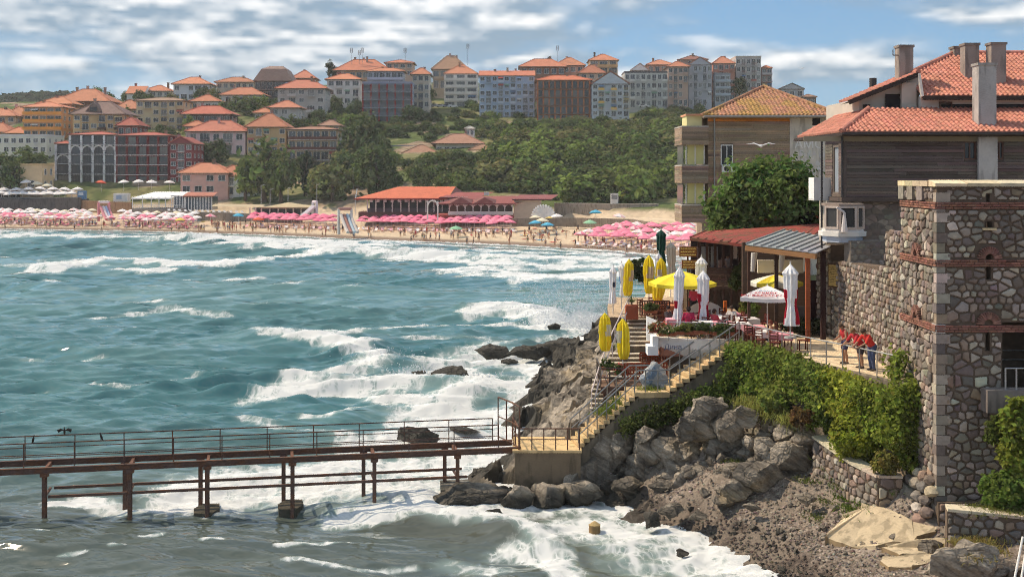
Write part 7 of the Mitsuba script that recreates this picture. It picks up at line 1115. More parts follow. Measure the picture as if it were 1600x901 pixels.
# ================================================================ the terraced restaurant
RED = lin(168, 30, 48)
def closed_umbrella(px, py0, py1, d, wpx, c, label, c2=None, band=None, name='parasol', pole=None, folds=10, shoulder=.16, seed=0):
    """A furled parasol from its tip row py0 to its hem row py1: hanging folds, a tie at the waist, mast and finial."""
    k = thing(name, label, 'parasol'); zt, zb = pz_(py0, d), pz_(py1, d); x = px_(px, d); R = wpx / (F / d) / 2; h = zt - zb; n = folds * 4; r = np.random.default_rng(int(px + py0)); t = np.arange(n) * 2 * np.pi / n
    prof = [(0, .05), (.04, .30), (.14, .70), (.30, .92), (.48, .98), (.60, .86), (.70, .90), (.85, .86), (.95, .70), (1.0, .55)] if c is Y1 else [(0, .04), (.03, .16), (shoulder * .55, .62), (shoulder, .93), (shoulder + .05, .80), (.42, .78), (.56, .74), (.62, .62), (.68, .60), (.75, .72), (.88, .86), (.98, .92), (1.0, .86)]
    V = []; ph = r.uniform(0, 6.28); lean = r.normal(0, .03, 2)
    for u, w in prof:
        f = 1 + ((.30 if c is Y1 else .20) if u > .1 else .04) * np.cos(folds * t + ph + u * 1.2) + .06 * np.cos(3 * t + ph * 2 + u * 4); V.append(np.c_[np.cos(t) * R * w * f + lean[0] * u * h, np.sin(t) * R * w * f + lean[1] * u * h, np.full(n, zt - u * h)])
    V = np.vstack(V) + [x, d, 0]; m = MB(); i = np.arange(n); j = (i + 1) % n
    for a in range(len(prof) - 1):
        u = (prof[a][0] + prof[a + 1][0]) / 2; col = np.tile(c, (n, 1))
        if band and band[0] < u < band[1]: col[(np.cos(2 * t + ph + u * 3) > .1)] = c2
        m.add(V, np.stack([i + a * n, j + a * n, j + (a + 1) * n, i + (a + 1) * n], 1), col)
    part(k, 'canopy', m, 'fabric'); p = MB(); p.tube((x, d, zb - (pole or .9)), (x, d, zb + .2), .03, .03, 7, (.55, .55, .55)); p.tube((x, d, zt), (x, d, zt + .10), .035, .02, 7, (.6, .6, .6)); part(k, 'mast', p, 'satin'); part(k, 'base', MB().tube((x, d, zb - (pole or .9)), (x, d, zb - (pole or .9) + .07), .28, .25, 10, (.4, .4, .4)), 'concrete'); return k
def mark_stack(key, px, py0, py1, d, wpx, c, seed):
    pass
W1, Y1 = (.78, .78, .80), (.83, .66, .035)
closed_umbrella(945, 488, 548, 60, 17, Y1, 'furled yellow parasol on the lower deck, the left one', (.60, .58, .50), (.30, .6))
closed_umbrella(973, 497, 560, 59.3, 18, Y1, 'furled yellow parasol on the lower deck, the right one', (.60, .58, .50), (.30, .6))
closed_umbrella(983, 404, 462, 68, 14, Y1, 'furled yellow parasol beside the planter at the head of the second stairs', (.62, .50, .35), (.25, .55))
closed_umbrella(1014, 398, 458, 69, 15, Y1, 'tallest furled yellow parasol on the upper terrace', (.62, .50, .35), (.25, .55))
closed_umbrella(1033, 402, 462, 70, 15, Y1, 'furled yellow parasol right of the tallest one', (.62, .55, .45), (.3, .55)); closed_umbrella(1030, 432, 470, 66, 16, Y1, 'short furled yellow parasol under the open yellow canopy')
closed_umbrella(958, 415, 474, 67, 12, W1, 'slim furled white parasol at the seaward corner', (.05, .06, .10), (.45, .55), folds=8)
closed_umbrella(971, 410, 462, 69, 12, W1, 'furled white parasol with a blue mark by the seaward corner', (.06, .16, .42), (.42, .6), folds=8)
closed_umbrella(1029, 394, 450, 72, 12, (.70, .70, .74), 'furled pale parasol behind the tallest yellow one', folds=8)
closed_umbrella(1033, 358, 412, 76, 16, (.012, .062, .045), 'furled dark green parasol standing above the others', folds=8, pole=2.2)
closed_umbrella(1048, 378, 432, 76, 15, (.56, .50, .40), 'furled beige parasol right of the dark green one', folds=8, pole=1.4)
closed_umbrella(1062, 415, 512, 60, 17, W1, 'tall furled white parasol with a red mark on the boat terrace', RED, (.55, .70))
closed_umbrella(1096, 400, 470, 65, 19, W1, 'furled white parasol partly hidden behind another white one')
closed_umbrella(1099, 421, 510, 60, 20, W1, 'furled white parasol with red lettering folded into its skirt', RED, (.45, .95))
closed_umbrella(1235, 411, 508, 53.5, 24, (.80, .80, .82), 'big furled white parasol with red markings by the terrace rail', RED, (.48, .98), pole=.55)
def open_umbrella(px, py_top, py_rim, d, wpx, c, label, h0, sides=4, tilt=(0, 0), marks=None, c2=None, rotd=.6):
    k = thing('parasol', label, 'parasol'); R = wpx / (F / d) / 2; x, zt, zr = px_(px, d), pz_(py_top, d), pz_(py_rim, d); n = sides; M = np.eye(4); M[:3, 3] = (x, d, zr); M[2, 0], M[2, 1] = tilt
    t = np.arange(n) * 2 * np.pi / n + rotd; m = MB(); H0 = zt - zr; rings = [(1.0, 0), (.66, .42), (.33, .74), (.06, .97)]; sub = 4; V = []
    for rr, hh in rings:
        c_ = np.c_[np.cos(t), np.sin(t)] * R * rr
        V.append(np.vstack([np.c_[(c_[i] * (1 - s / sub) + c_[(i + 1) % n] * s / sub)[None] * (1 - .10 * math.sin(math.pi * s / sub)), [[hh * H0 - .12 * rr * math.sin(math.pi * s / sub) * .5]]] for i in range(n) for s in range(sub)]))
    N_ = n * sub; V = np.vstack(V + [[[0, 0, H0]]]); i = np.arange(N_); j = (i + 1) % N_; col = np.array([c2 if c2 is not None and (q // sub) % 2 else c for q in range(N_)])
    for a in range(3): m.add(V, np.stack([i + a * N_, j + a * N_, j + (a + 1) * N_, i + (a + 1) * N_], 1), col)
    m.add(V, np.stack([i + 3 * N_, j + 3 * N_, i * 0 + 4 * N_], 1), col); Vv = np.vstack([V[:N_], V[:N_] * [1.0, 1.0, 1] - [0, 0, .17]]); part(k, 'canopy', m, 'fabric', tw=M); v = MB(); v.add(Vv, np.stack([i, j, j + N_, i + N_], 1), col * .95); part(k, 'valance', v, 'fabric', tw=M)
    if marks is not None:
        g = MB(); r = np.random.default_rng(3)
        for face in range(n):
            a, b = np.append(np.array([math.cos(t[face]), math.sin(t[face])]) * R, 0), np.append(np.array([math.cos(t[(face + 1) % n]), math.sin(t[(face + 1) % n])]) * R, 0); u = (b - a) / np.linalg.norm(b - a); mid = (a + b) / 2 * .9; up = np.array([0, 0, H0]) - mid; L = np.linalg.norm(up); up = up / L; nn = np.cross(u, up); nn = nn if nn[2] > 0 else -nn
            for row, (lo, hi, wd, cc, gap) in enumerate(((.04, .18, 1.45, marks, .15), (.28, .38, .95, shift(marks, 1.2), .2), (.46, .53, .7, (.30, .42, .55), .25))):
                s = -wd * R * .48
                while s < wd * R * .48:
                    ww = r.uniform(.08, .17); q = mid + u * (s + ww / 2) + up * L * (lo + hi) / 2 + nn * (.03 + .10 * (1 - abs(s) / R) * .2); kind = r.integers(3)
                    g.obox(q - u * ww * .36, u * ww * .13, up * L * (hi - lo) / 2, nn * .006, cc)
                    if kind != 1: g.obox(q + u * ww * .30, u * ww * .12, up * L * (hi - lo) / 2, nn * .006, cc)
                    g.obox(q + up * L * (hi - lo) * (.4 if kind else -.05), u * ww * .36, up * L * (hi - lo) * .1, nn * .006, cc)
                    s += ww + .05
        part(k, 'lettering', g, 'matte', label='rows of faded red lettering round the white canopy', tw=M)
    p = MB(); p.tube((x, d, h0), (x, d, zt + .08), .025, .025, 7, (.7, .7, .7)); [p.tube((x, d, zr - .1), (x + math.cos(a) * R * .6, d + math.sin(a) * R * .6, zr + .36 * H0), .012, .012, 4, (.5, .5, .5)) for a in t]; part(k, 'mast', p, 'satin'); return k
open_umbrella(1066, 423, 441, 63, 106, (.84, .70, .05), 'wide open yellow parasol over the boat terrace', 6.9, 8, c2=None)
open_umbrella(1199, 446, 465, 56.5, 112, (.80, .77, .76), 'open white parasol with red lettering near the grey roof', 6.7, 4, (-.02, -.10), RED, rotd=.55)
open_umbrella(1212, 428, 440, 61.5, 84, (.80, .66, .06), 'open yellow parasol under the grey lean to roof', 6.7, 8, c2=(.72, .70, .60))
# ---------------------------------------------------------------- red roofed wooden restaurant
K = thing('wooden_restaurant', 'dark wooden restaurant under a rust red sheet roof', 'restaurant'); RR = lin(140, 66, 56)
fl, fr_, br_, bl_ = at(1078, 371, 69), at(1240, 390, 65), at(1300, 346, 80), at(1102, 361, 78); m = MB(); V = [fl, fr_, br_, bl_]; V = V + [v - [0, 0, .16] for v in V]; m.add(V, [(0, 1, 2, 3), (7, 6, 5, 4), (0, 4, 5, 1), (0, 3, 7, 4), (1, 5, 6, 2)], RR); rk = part(K, 'roof', m, 'rusty')
for i in range(14): a, b = fl + (fr_ - fl) * i / 13, bl_ + (br_ - bl_) * i / 13; part(rk, 'seam', MB().bar(a + [0, 0, .03], b + [0, 0, .03], .06, .05, shift(RR, .9)), 'rusty')
x0, x1, d = px_(1092, 70), px_(1168, 70), 70.0
for i, x in enumerate(np.linspace(x0, x1, 7)): part(K, 'post', MB().box(x - .07, x + .07, d - .07, d + .07, 6.2, pz_(376 + i * 1.6, d), lin(78, 60, 52)), 'wood')
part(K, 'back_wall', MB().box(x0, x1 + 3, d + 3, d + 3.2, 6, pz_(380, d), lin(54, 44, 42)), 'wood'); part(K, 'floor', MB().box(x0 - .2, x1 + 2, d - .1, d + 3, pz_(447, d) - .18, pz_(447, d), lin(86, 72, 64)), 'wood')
part(K, 'parapet', cladding(np.array([x0, d - .05, pz_(446, d)]), XV, -YV, x1 - x0, .95, .14, lin(100, 80, 70), (), 3), 'wood', kind='stuff'); part(K, 'rail', MB().box(x0, x1, d - .12, d + .04, pz_(446, d) + .96, pz_(446, d) + 1.04, lin(92, 74, 64)), 'wood')
for a, b in ((1096, 1108), (1111, 1122)): part(K, 'window', MB().box(px_(a, d), px_(b, d), d + .02, d + .06, pz_(418, d), pz_(385, d), (.16, .18, .20)), 'gloss')
part(K, 'stone_base', MB().box(x0 - .1, x1 + 2, d + .3, d + 3, 5.5, pz_(447, d) - .19, lin(98, 84, 74)), 'stone'); part(K, 'curtain', MB().box(px_(1146, d), px_(1152, d), d + .02, d + .05, pz_(404, d), pz_(381, d), (.55, .50, .46)), 'fabric')
gk = thing('tiled_roof', 'small orange tiled gable peeping over the red sheet roof', 'roof'); g = [at(1162, 360, 79), at(1180, 349, 79), at(1247, 328, 79), at(1285, 342, 79)]; OR2 = lin(206, 110, 76)
m = MB(); m.add([g[0], g[1], g[2], g[3], g[3] - [0, 0, 2], g[0] - [0, 0, 2]], [(0, 1, 2), (0, 2, 3), (0, 3, 4), (0, 4, 5)], lin(150, 96, 84)); part(gk, 'gable', m, 'plaster')
for a, b in zip(g[:-1], g[1:]):
    n = max(2, int(np.linalg.norm(b - a) / .27))
    for i in range(n): p = a + (b - a) * (i + .5) / n; part(gk, 'tile', MB().tube(p + [0, -.35, .05], p + [0, .6, .16], .145, .12, 7, vary(OR2, .12)), 'tile')
m = MB(); m.add([g[1] + [0, .5, .05], g[2] + [0, .5, .05], g[2] + [0, 5, .05], g[1] + [0, 5, .05], g[3] + [0, .5, .05], g[3] + [0, 5, .05]], [(0, 1, 2, 3), (1, 4, 5, 2)], OR2); part(gk, 'slope', m, 'tile')
# grey lean-to roof
K = thing('lean_to', 'grey metal lean to roof on wooden posts beside the stone pier', 'roof'); fl, fr_, br_, bl_ = at(1166, 381, 60), at(1276, 394, 57), at(1322, 374, 62), at(1226, 359, 66); n = 9
for i in range(n):
    a, b, c, e = [p + (q - p) * t for p, q, t in ((fl, fr_, i / n), (fl, fr_, (i + .97) / n), (bl_, br_, (i + .97) / n), (bl_, br_, i / n))]; V = [a, b, c, e]; V = V + [v - [0, 0, .05] for v in V]; m = MB(); m.add(V, [(0, 1, 2, 3), (7, 6, 5, 4), (0, 4, 5, 1), (1, 5, 6, 2), (3, 7, 4, 0)], vary(lin(150, 154, 156), .07)); m.bar(a + [0, 0, .03], e + [0, 0, .03], .07, .07, lin(126, 130, 132)); part(K, 'roof_sheet', m, 'satin')
part(K, 'beam', MB().bar(fl - [0, -.1, .2], fr_ - [0, -.1, .2], .14, .24, lin(150, 112, 78)), 'wood')
for px, pt, d, c, w in ((1170, 385, 60.3, (86, 66, 54), .14), (1213, 390, 59.5, (64, 50, 44), .16), (1262, 396, 57.6, (150, 84, 54), .20), (1286, 392, 58.5, (60, 46, 42), .22)): x = px_(px, d); part(K, 'post', MB().box(x - w / 2, x + w / 2, d - w / 2, d + w / 2, 6.7, pz_(pt, d), lin(*c)), 'wood')
part(K, 'counter', MB().box(px_(1184, 62.5), px_(1256, 62.5), 62.5, 62.7, pz_(426, 62.5), pz_(406, 62.5), lin(196, 186, 172)), 'plaster'); part(K, 'back_wall', MB().box(px_(1160, 65), px_(1262, 65), 65, 65.2, 6.7, pz_(402, 65) + .8, lin(96, 80, 70)), 'wood')
for px in (1176, 1220, 1258): x = px_(px, 60.8); part(K, 'curtain', MB().tube((x, 60.8, pz_(424, 60.8)), (x + .08, 60.8, pz_(395, 60.8)), .10, .16, 8, (.66, .64, .60)), 'fabric')
part(K, 'door', MB().box(px_(1267, 61), px_(1292, 61), 61.0, 61.1, 6.7, pz_(438, 61), lin(58, 36, 36)), 'wood'); part(K, 'side_wall', MB().box(px_(1240, 61), px_(1266.5, 61), 60.9, 61.1, 6.7, pz_(478, 61), lin(108, 96, 88)), 'stone')
# signs
for px, py, w, h, lab in ((1075, 393, 27, 16, 'upper wooden menu board with yellow lettering by the restaurant corner'), (1078, 413, 25, 14, 'lower wooden menu board with yellow lettering by the restaurant corner')):
    d = 66; k = thing('menu_board', lab, 'sign'); x, z, W_, H_ = px_(px, d), pz_(py, d), w / (F / d), h / (F / d); part(k, 'board', MB().box(x - W_ / 2, x + W_ / 2, d, d + .06, z - H_ / 2, z + H_ / 2, lin(132, 86, 44)), 'wood'); m = MB(); r = np.random.default_rng(px)
    for row in range(3):
        s = -W_ * .42; zz = z + H_ * (.30 - .3 * row)
        while s < W_ * .38: ww = r.uniform(.03, .09); m.box(x + s, x + s + ww, d - .012, d - .001, zz - .03, zz + .03, (.72, .56, .16)); s += ww + .03
    part(k, 'lettering', m); part(k, 'post', MB().box(x - .04, x + .04, d + .061, d + .12, 6.4, z + H_ / 2, lin(70, 50, 38)), 'wood')
# ---------------------------------------------------------------- boat shaped terrace
K = thing('boat_terrace', 'white boat shaped balcony with flower boxes jutting over the rocks', 'terrace'); xs = np.linspace(0, 1, 14); xa, xb = px_(1027, 58), px_(1165, 57.5); zt = 6.75; V = []; BW = (.76, .77, .78)
for u in xs:
    x = xa + (xb - xa) * u; bul = .75 * math.sin(min(1, u * 1.5 + .05) * math.pi / 2); k_ = .25 + .75 * min(1, u * 3.0) ** .6; yb = 58.6 - bul
    V.append([(x, yb, zt - .04 * math.sin(u * 3)), (x + .03, yb + .06, zt - .45), (x + .25 * (1 - u), yb + .35, zt - .45 - .45 * k_), (x + .5 * (1 - u), yb + 1.1, zt - .45 - .62 * k_)])
V = np.array(V).reshape(-1, 3); q = [(i * 4 + j, (i + 1) * 4 + j, (i + 1) * 4 + j + 1, i * 4 + j + 1) for i in range(13) for j in range(3)]; m = MB(); m.add(V, q, BW); m.add(V[[0, 1, 2, 3]], [(0, 1, 2), (0, 2, 3)], BW); part(K, 'hull', m, 'plaster'); m = MB(); [m.bar(V[i * 4] + [0, .05, .03], V[(i + 1) * 4] + [0, .05, .03], .14, .07, (.78, .78, .78)) for i in range(13)]; part(K, 'gunwale', m, 'plaster')
m = MB(); m.box(xa - .45, xa + .05, 58.0, 59, zt - .75, zt - .32, BW).box(xa - .22, xa + .05, 58.05, 59, zt - .319, zt + .12, BW); part(K, 'stern', m, 'plaster')
tm = meshkit.text_mesh('Дина', .24, .006); v_ = np.array(tm.vertices); m = MB(); m.add(np.c_[v_[:, 0] + xa + .28, np.full(len(v_), 57.92) - v_[:, 2] - .16 + v_[:, 0] * 0, v_[:, 1] + zt - .42], np.array(tm.faces), (.06, .08, .16)); part(K, 'lettering', m, 'matte', label='dark name letters at the stern')
part(K, 'deck', MB().prism([(xa + .2, 58.5), (xb, 58.2), (xb, 63), (xa + .2, 63)], 5.9, 6.35, lin(168, 120, 100)), 'concrete'); part(K, 'support', MB().box(xa + .7, xb, 58.9, 62.5, 3.0, 5.88, lin(104, 92, 80)), 'stone')
k = thing('terrace_wall', 'white curved parapet left of the boat shaped balcony', 'wall'); part(k, 'wall_face', MB().prism([(px_(1010, 61), 61), (px_(1048, 59.6), 59.6), (px_(1048, 59.6), 59.75), (px_(1010, 61), 61.15)], 6.3, [7.5, 7.15, 7.15, 7.5], (.72, .74, .76)), 'plaster')
def planter(px, py, d, w, c, label, n=500, flowers=None, box=lin(150, 92, 70)):
    k = thing('flower_box', label, 'planter'); x, z = px_(px, d), pz_(py, d); part(k, 'box', MB().box(x - w / 2, x + w / 2, d - .13, d + .13, z - .16, z, box), 'matte'); mb = crown_mb((w * .55, .28, .24), max(8, n // 22), 22, .085, c, r=np.random.default_rng(int(px)), clr=.3, shell=.3); part(k, 'leaves', mb, 'leaf', tw=rotz(0, (x, d, z + .10)))
    if flowers: r = np.random.default_rng(int(py)); m = MB(); m.add(*leaf_quads(r.normal(0, 1, (90, 3)) * [w * .3, .14, .10] + [x, d - .08, z + .16], .075, np.array([vary(flowers, .2) for _ in range(90)]), r=r)); part(k, 'flowers', m, 'leaf')
for a in ((1030, 514, 58.1, .9, (.20, .16, .07), 'flower box with reddish plants at the stern of the boat balcony', 500, (.62, .16, .12)), (1043, 519, 57.9, .8, (.20, .24, .09), 'flower box with pale green plants near the stern of the boat balcony', 500, (.70, .62, .45)), (1072, 517, 57.8, 1.1, (.16, .18, .05), 'olive flower box in the middle of the boat balcony', 600), (1100, 516, 57.7, 1.0, (.09, .13, .05), 'dark green flower box right of the middle of the boat balcony', 600), (1130, 518, 57.5, 1.0, (.11, .15, .05), 'green flower box at the stair end of the boat balcony', 700), (950, 572, 58.9, .6, (.10, .14, .05), 'hanging flower box at the left of the lower deck', 400), (972, 580, 58.7, .7, (.10, .15, .05), 'hanging flower box at the right of the lower deck', 400, (.6, .15, .15)), (1016, 484, 63, .7, (.10, .13, .05), 'green plant pot beside the white curved parapet', 400)): planter(*a)
k = thing('boat_railing', 'thin grey railing along the boat shaped balcony', 'railing'); railing(k, [(xa + .1, 58.2, 6.7), (xa + 1.6, 57.95, 6.7), (xb - .4, 57.75, 6.7)], 9, .85, (1.0,), .018, (.6, .6, .6))
m = MB(); bk = thing('painted_boulder', 'grey blue painted boulder beside the half landing of the stairs', 'boulder'); v, f = rock_mesh(1.4, 1.0, .72, 77, 4, 26); r_ = np.random.default_rng(8); c_ = v[f].mean(1); nn = meshkit.noise(c_ * 2.2 + 5, 4); col = np.where((nn > .56)[:, None], (.42, .43, .42), (.24, .28, .32)); col[nn < .33] = (.13, .19, .27); m.add(v, f, col); part(bk, 'rock_body', m, 'matte', tw=rotz(0, (px_(1023, 56.8), 57.0, 5.05)))
# lattice fences and lower deck
def lattice(px0, px1, py0, py1, d, d2, label, nx, nz, c=lin(132, 62, 40)):
    k = thing('lattice_fence', label, 'fence'); a, b = np.array([px_(px0, d), d, pz_(py1, d)]), np.array([px_(px1, d2), d2, pz_(py1, d2)]); h = pz_(py0, d) - a[2]
    for i in range(nx + 1): p = a + (b - a) * i / nx; part(k, 'slat', MB().box(p[0] - .035, p[0] + .035, p[1] - .02, p[1] + .02, p[2], p[2] + h, vary(c, .15)), 'wood')
    for i in range(nz + 1): z = np.array([0, -.03, h * i / nz]); part(k, 'bar', MB().bar(a + z, b + z, .04, .06, vary(c, .12)), 'wood')
lattice(1000, 1048, 551, 564, 59.5, 59.0, 'red brown lattice fence below the boat balcony', 12, 3); lattice(976, 1042, 567, 590, 58.2, 57.6, 'red brown lattice fence along the lower deck', 14, 4); lattice(1000, 1046, 470, 492, 64, 63, 'dark brown lattice fence on the upper terrace', 12, 3, lin(92, 58, 44))
k = thing('deck', 'wooden lower deck under the two yellow parasols', 'deck'); x0, x1 = px_(938, 59), px_(1040, 59); 
for i in range(14): y = 58.2 + i * .25; part(k, 'plank', MB().box(x0, x1, y, y + .235, 4.42, 4.5 + rng.uniform(-.008, .008), vary(lin(120, 96, 80), .12)), 'wood')
part(k, 'edge_beam', MB().box(x0 - .05, x1, 58.05, 58.19, 4.2, 4.52, lin(92, 72, 62)), 'wood'); [part(k, 'stilt', MB().box(x - .1, x + .1, 58.4, 58.6, 2.4, 4.41, lin(84, 66, 56)), 'wood') for x in (x0 + .2, (x0 + x1) / 2, x1 - .3)]
k = thing('deck_railing', 'dark railing with flower boxes along the lower deck', 'railing'); railing(k, [(x0, 61.5, 4.5), (x0, 58.3, 4.5), (px_(976, 58.2), 58.2, 4.5)], 7, .85, (1.0, .5), .025, (.10, .08, .07))
# second staircase, three short flights with a pale handrail
ST2 = thing('garden_staircase', 'second staircase descending beside the yellow parasols with a pale handrail', 'staircase')
def flight2(xa, xb, ya, yb, za, zb, n):
    for i in range(n):
        t = i / n; z = za + (zb - za) * t; m = MB(); y0 = ya + (yb - ya) * (i + 1) / n; dx = -.04 * i; m.box(xa + dx, xb + dx, y0, y0 + abs(yb - ya) / n + .06, z - .62, z - .045, lin(120, 108, 92)); m.box(xa + dx - .02, xb + dx + .02, y0 - .03, y0 + abs(yb - ya) / n + .05, z - .044, z, lin(206, 196, 176)); part(ST2, 'step', m, 'concrete')
flight2(px_(984, 64), px_(1036, 64), 65.2, 62.6, 6.9, 5.65, 7); flight2(px_(955, 61.5), px_(1004, 61.5), 62.4, 60.2, 5.5, 4.5, 6); flight2(px_(928, 59.5), px_(950, 59.5), 60.4, 58.3, 4.5, 3.3, 7); flight2(px_(918, 58), px_(946, 58), 58.0, 56.9, 2.95, 2.3, 4)
for off in (0, .18):
    k = thing('handrail', ('pale handrail on the seaward side of the second staircase' if off == 0 else 'lower parallel pale rail on the seaward side of the second staircase'), 'railing'); railing(k, [(px_(924, 58.6) + off, 58.4, 3.4 - off), (px_(941, 60.5) + off, 60.5, 4.7 - off), (px_(957, 62.5) + off, 62.5, 5.7 - off), (px_(982, 65.2) + off, 65.2, 7.1 - off)], 7, .85, (1.0,), .03, (.66, .58, .56), 'satin')
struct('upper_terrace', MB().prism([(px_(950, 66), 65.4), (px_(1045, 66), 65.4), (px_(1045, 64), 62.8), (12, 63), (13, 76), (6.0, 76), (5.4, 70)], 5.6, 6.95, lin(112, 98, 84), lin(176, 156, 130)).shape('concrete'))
k = thing('planter_box', 'terracotta planter box with a spiky yucca at the head of the second stairs', 'planter'); x, d, z = px_(987, 64.6), 64.6, 6.95; part(k, 'box', MB().box(x - .32, x + .32, d - .3, d + .3, z, z + .72, lin(150, 84, 62)), 'matte'); m = MB(); r_ = np.random.default_rng(4)
for i in range(46): a, e = r_.uniform(0, 6.28), r_.uniform(.1, 1.3); dd = np.array([math.cos(a) * math.cos(e), math.sin(a) * math.cos(e), math.sin(e)]); p = np.array([x, d, z + .85]); s = np.cross(dd, ZV); s = s / np.linalg.norm(s) * .035; m.add([p - s, p + s, p + dd * .55 + [0, 0, -.05]], [(0, 1, 2)], vary((.14, .18, .07), .2))
part(k, 'leaves', m, 'leaf'); part(k, 'stem', MB().tube((x, d, z + .7), (x, d, z + .95), .06, .04, 6, (.2, .15, .1)))
bush('bush', 'dark bush behind the handrail on the upper terrace', 'bush', 1001, 436, 7.0, (.6, .5, .9), 1700, .13, (.07, .095, .04), 71, False)
bush('bush', 'tall leafy shrub left of the open white parasol', 'bush', 1152, 470, 7.0, (.75, .6, 1.5), 3600, .14, (.085, .12, .04), 72, False); bush('bush', 'bright green bush under the open white parasol', 'bush', 1172, 505, 7.0, (.5, .5, .75), 1800, .12, (.15, .20, .045), 73, False); bush('bush', 'dark low hedge pots by the dark red door', 'bush', 1255, 519, 6.9, (1.1, .5, .32), 1600, .12, (.045, .06, .03), 74, False)
bush('bush', 'olive shrub at the restaurant corner below the railing', 'bush', 1158, 448, 8.2, (.6, .5, .7), 1500, .13, (.12, .15, .05), 75, False)
part(thing('wooden_post', 'orange stained wooden post under the restaurant', 'post'), 'shaft', MB().box(px_(1131, 66), px_(1136, 66), 66, 66.2, 6.7, pz_(470, 66), lin(206, 110, 50)), 'wood')
# tables and chairs
def table(px, py, d, c, w=.85, label='', z=6.74):
    k = thing('table', label, 'table'); x = px_(px, d); a = rng.uniform(-.3, .3); M = rotz(a, (x, d, z)); part(k, 'cloth', MB().box(-w / 2, w / 2, -w / 2, w / 2, .70, .74, c).box(-w / 2 - .01, w / 2 + .01, -w / 2 - .01, -w / 2, .48, .735, shift(c, .97)).box(-w / 2 - .01, -w / 2, -w / 2, w / 2, .48, .735, shift(c, .97)), 'fabric', tw=M); m = MB(); [m.box(sx * (w / 2 - .08) - .025, sx * (w / 2 - .08) + .025, sy * (w / 2 - .08) - .025, sy * (w / 2 - .08) + .025, 0, .699, lin(90, 60, 44)) for sx in (-1, 1) for sy in (-1, 1)]; part(k, 'legs', m, 'wood', tw=M)
    for q in range(3):
        b = a + q * 2.1 + rng.uniform(-.3, .3); cx, cy = x + math.cos(b) * w * .95, d + math.sin(b) * w * .95; ck = thing('chair', CH, 'chair', 'dark wooden chairs round the terrace tables'); N = rotz(b - math.pi / 2, (cx, cy, z)); cc = vary(lin(96, 52, 40), .2); part(ck, 'seat', MB().box(-.2, .2, -.2, .2, .42, .46, cc), 'wood', tw=N); m = MB(); [m.box(x_ - .02, x_ + .02, .17, .21, .461, .92, cc) for x_ in (-.18, .18)]; [m.box(-.158, .158, .175, .205, zz, zz + .06, cc) for zz in (.58, .70, .83)]; part(ck, 'backrest', m, 'wood', tw=N); m = MB(); [m.box(sx - .02, sx + .02, sy - .02, sy + .02, 0, .419, cc) for sx in (-.17, .17) for sy in (-.17, .17)]; part(ck, 'legs', m, 'wood', tw=N)
CH = 'dark brown wooden chair at a table of the terrace restaurant'; PK, WH = (.70, .30, .34), (.74, .70, .68)
for i, (px, py, d, c) in enumerate(((1112, 508, 60.5, WH), (1130, 503, 61.5, WH), (1150, 500, 62.5, PK), (1128, 512, 59.0, PK), (1155, 512, 58.5, WH), (1178, 516, 57.3, PK), (1098, 512, 59.2, WH), (1200, 522, 55.5, WH), (1168, 506, 60.4, WH), (1055, 505, 60.2, PK), (1222, 522, 54.6, PK), (1080, 500, 61.6, PK))):
    table(px, py, d, c, .95, ('white' if c is WH else 'pink') + ' clothed table ' + ('at the seaward end of the middle row', 'in the middle of the back row', 'at the wall end of the back row', 'in the front row above the stairs', 'beside the top of the stairs', 'next to the foot of the open white parasol', 'behind the furled white parasol with red lettering', 'at the terrace rail left of the big furled parasol', 'between the bright green bush and the back row', 'under the left rim of the open yellow parasol', 'right behind the big furled parasol', 'under the right rim of the open yellow parasol')[i])
for px, d, w in ((1020, 65, .9), (1036, 66, .9), (1048, 64.5, .8)): table(px, 0, d, lin(196, 130, 100), w, f'brown table on the upper terrace, {["left of the three", "middle of the three", "right of the three"][[1020, 1036, 1048].index(px)]} behind the lattice', 6.95)
k = thing('awning_board', 'arched white board with faint print behind the waiters', 'sign'); m = MB(); c0, d = px_(1102, 63.6), 63.6; P = [(c0 + math.cos(q) * 1.1, d, 7.0 + math.sin(q) * .95) for q in np.linspace(0, math.pi, 11)]; V = np.array(P + [(x, y + .06, z) for x, y, z in P]); m.add(V, [(0, i, i + 1) for i in range(1, 10)] + [(11, 12 + i, 11 + i) for i in range(1, 10)] + [(i, i + 11, i + 12, i + 1) for i in range(10)], (.66, .62, .62)); part(k, 'panel', m)
m = MB(); m.box(px_(1060, 66.6), px_(1090, 66.6), 66.6, 66.9, 6.95, pz_(447, 66.6), lin(206, 184, 150)); part(thing('stone_wall', 'sunlit tan wall under the open yellow parasol', 'wall'), 'wall_face', m, 'stone')
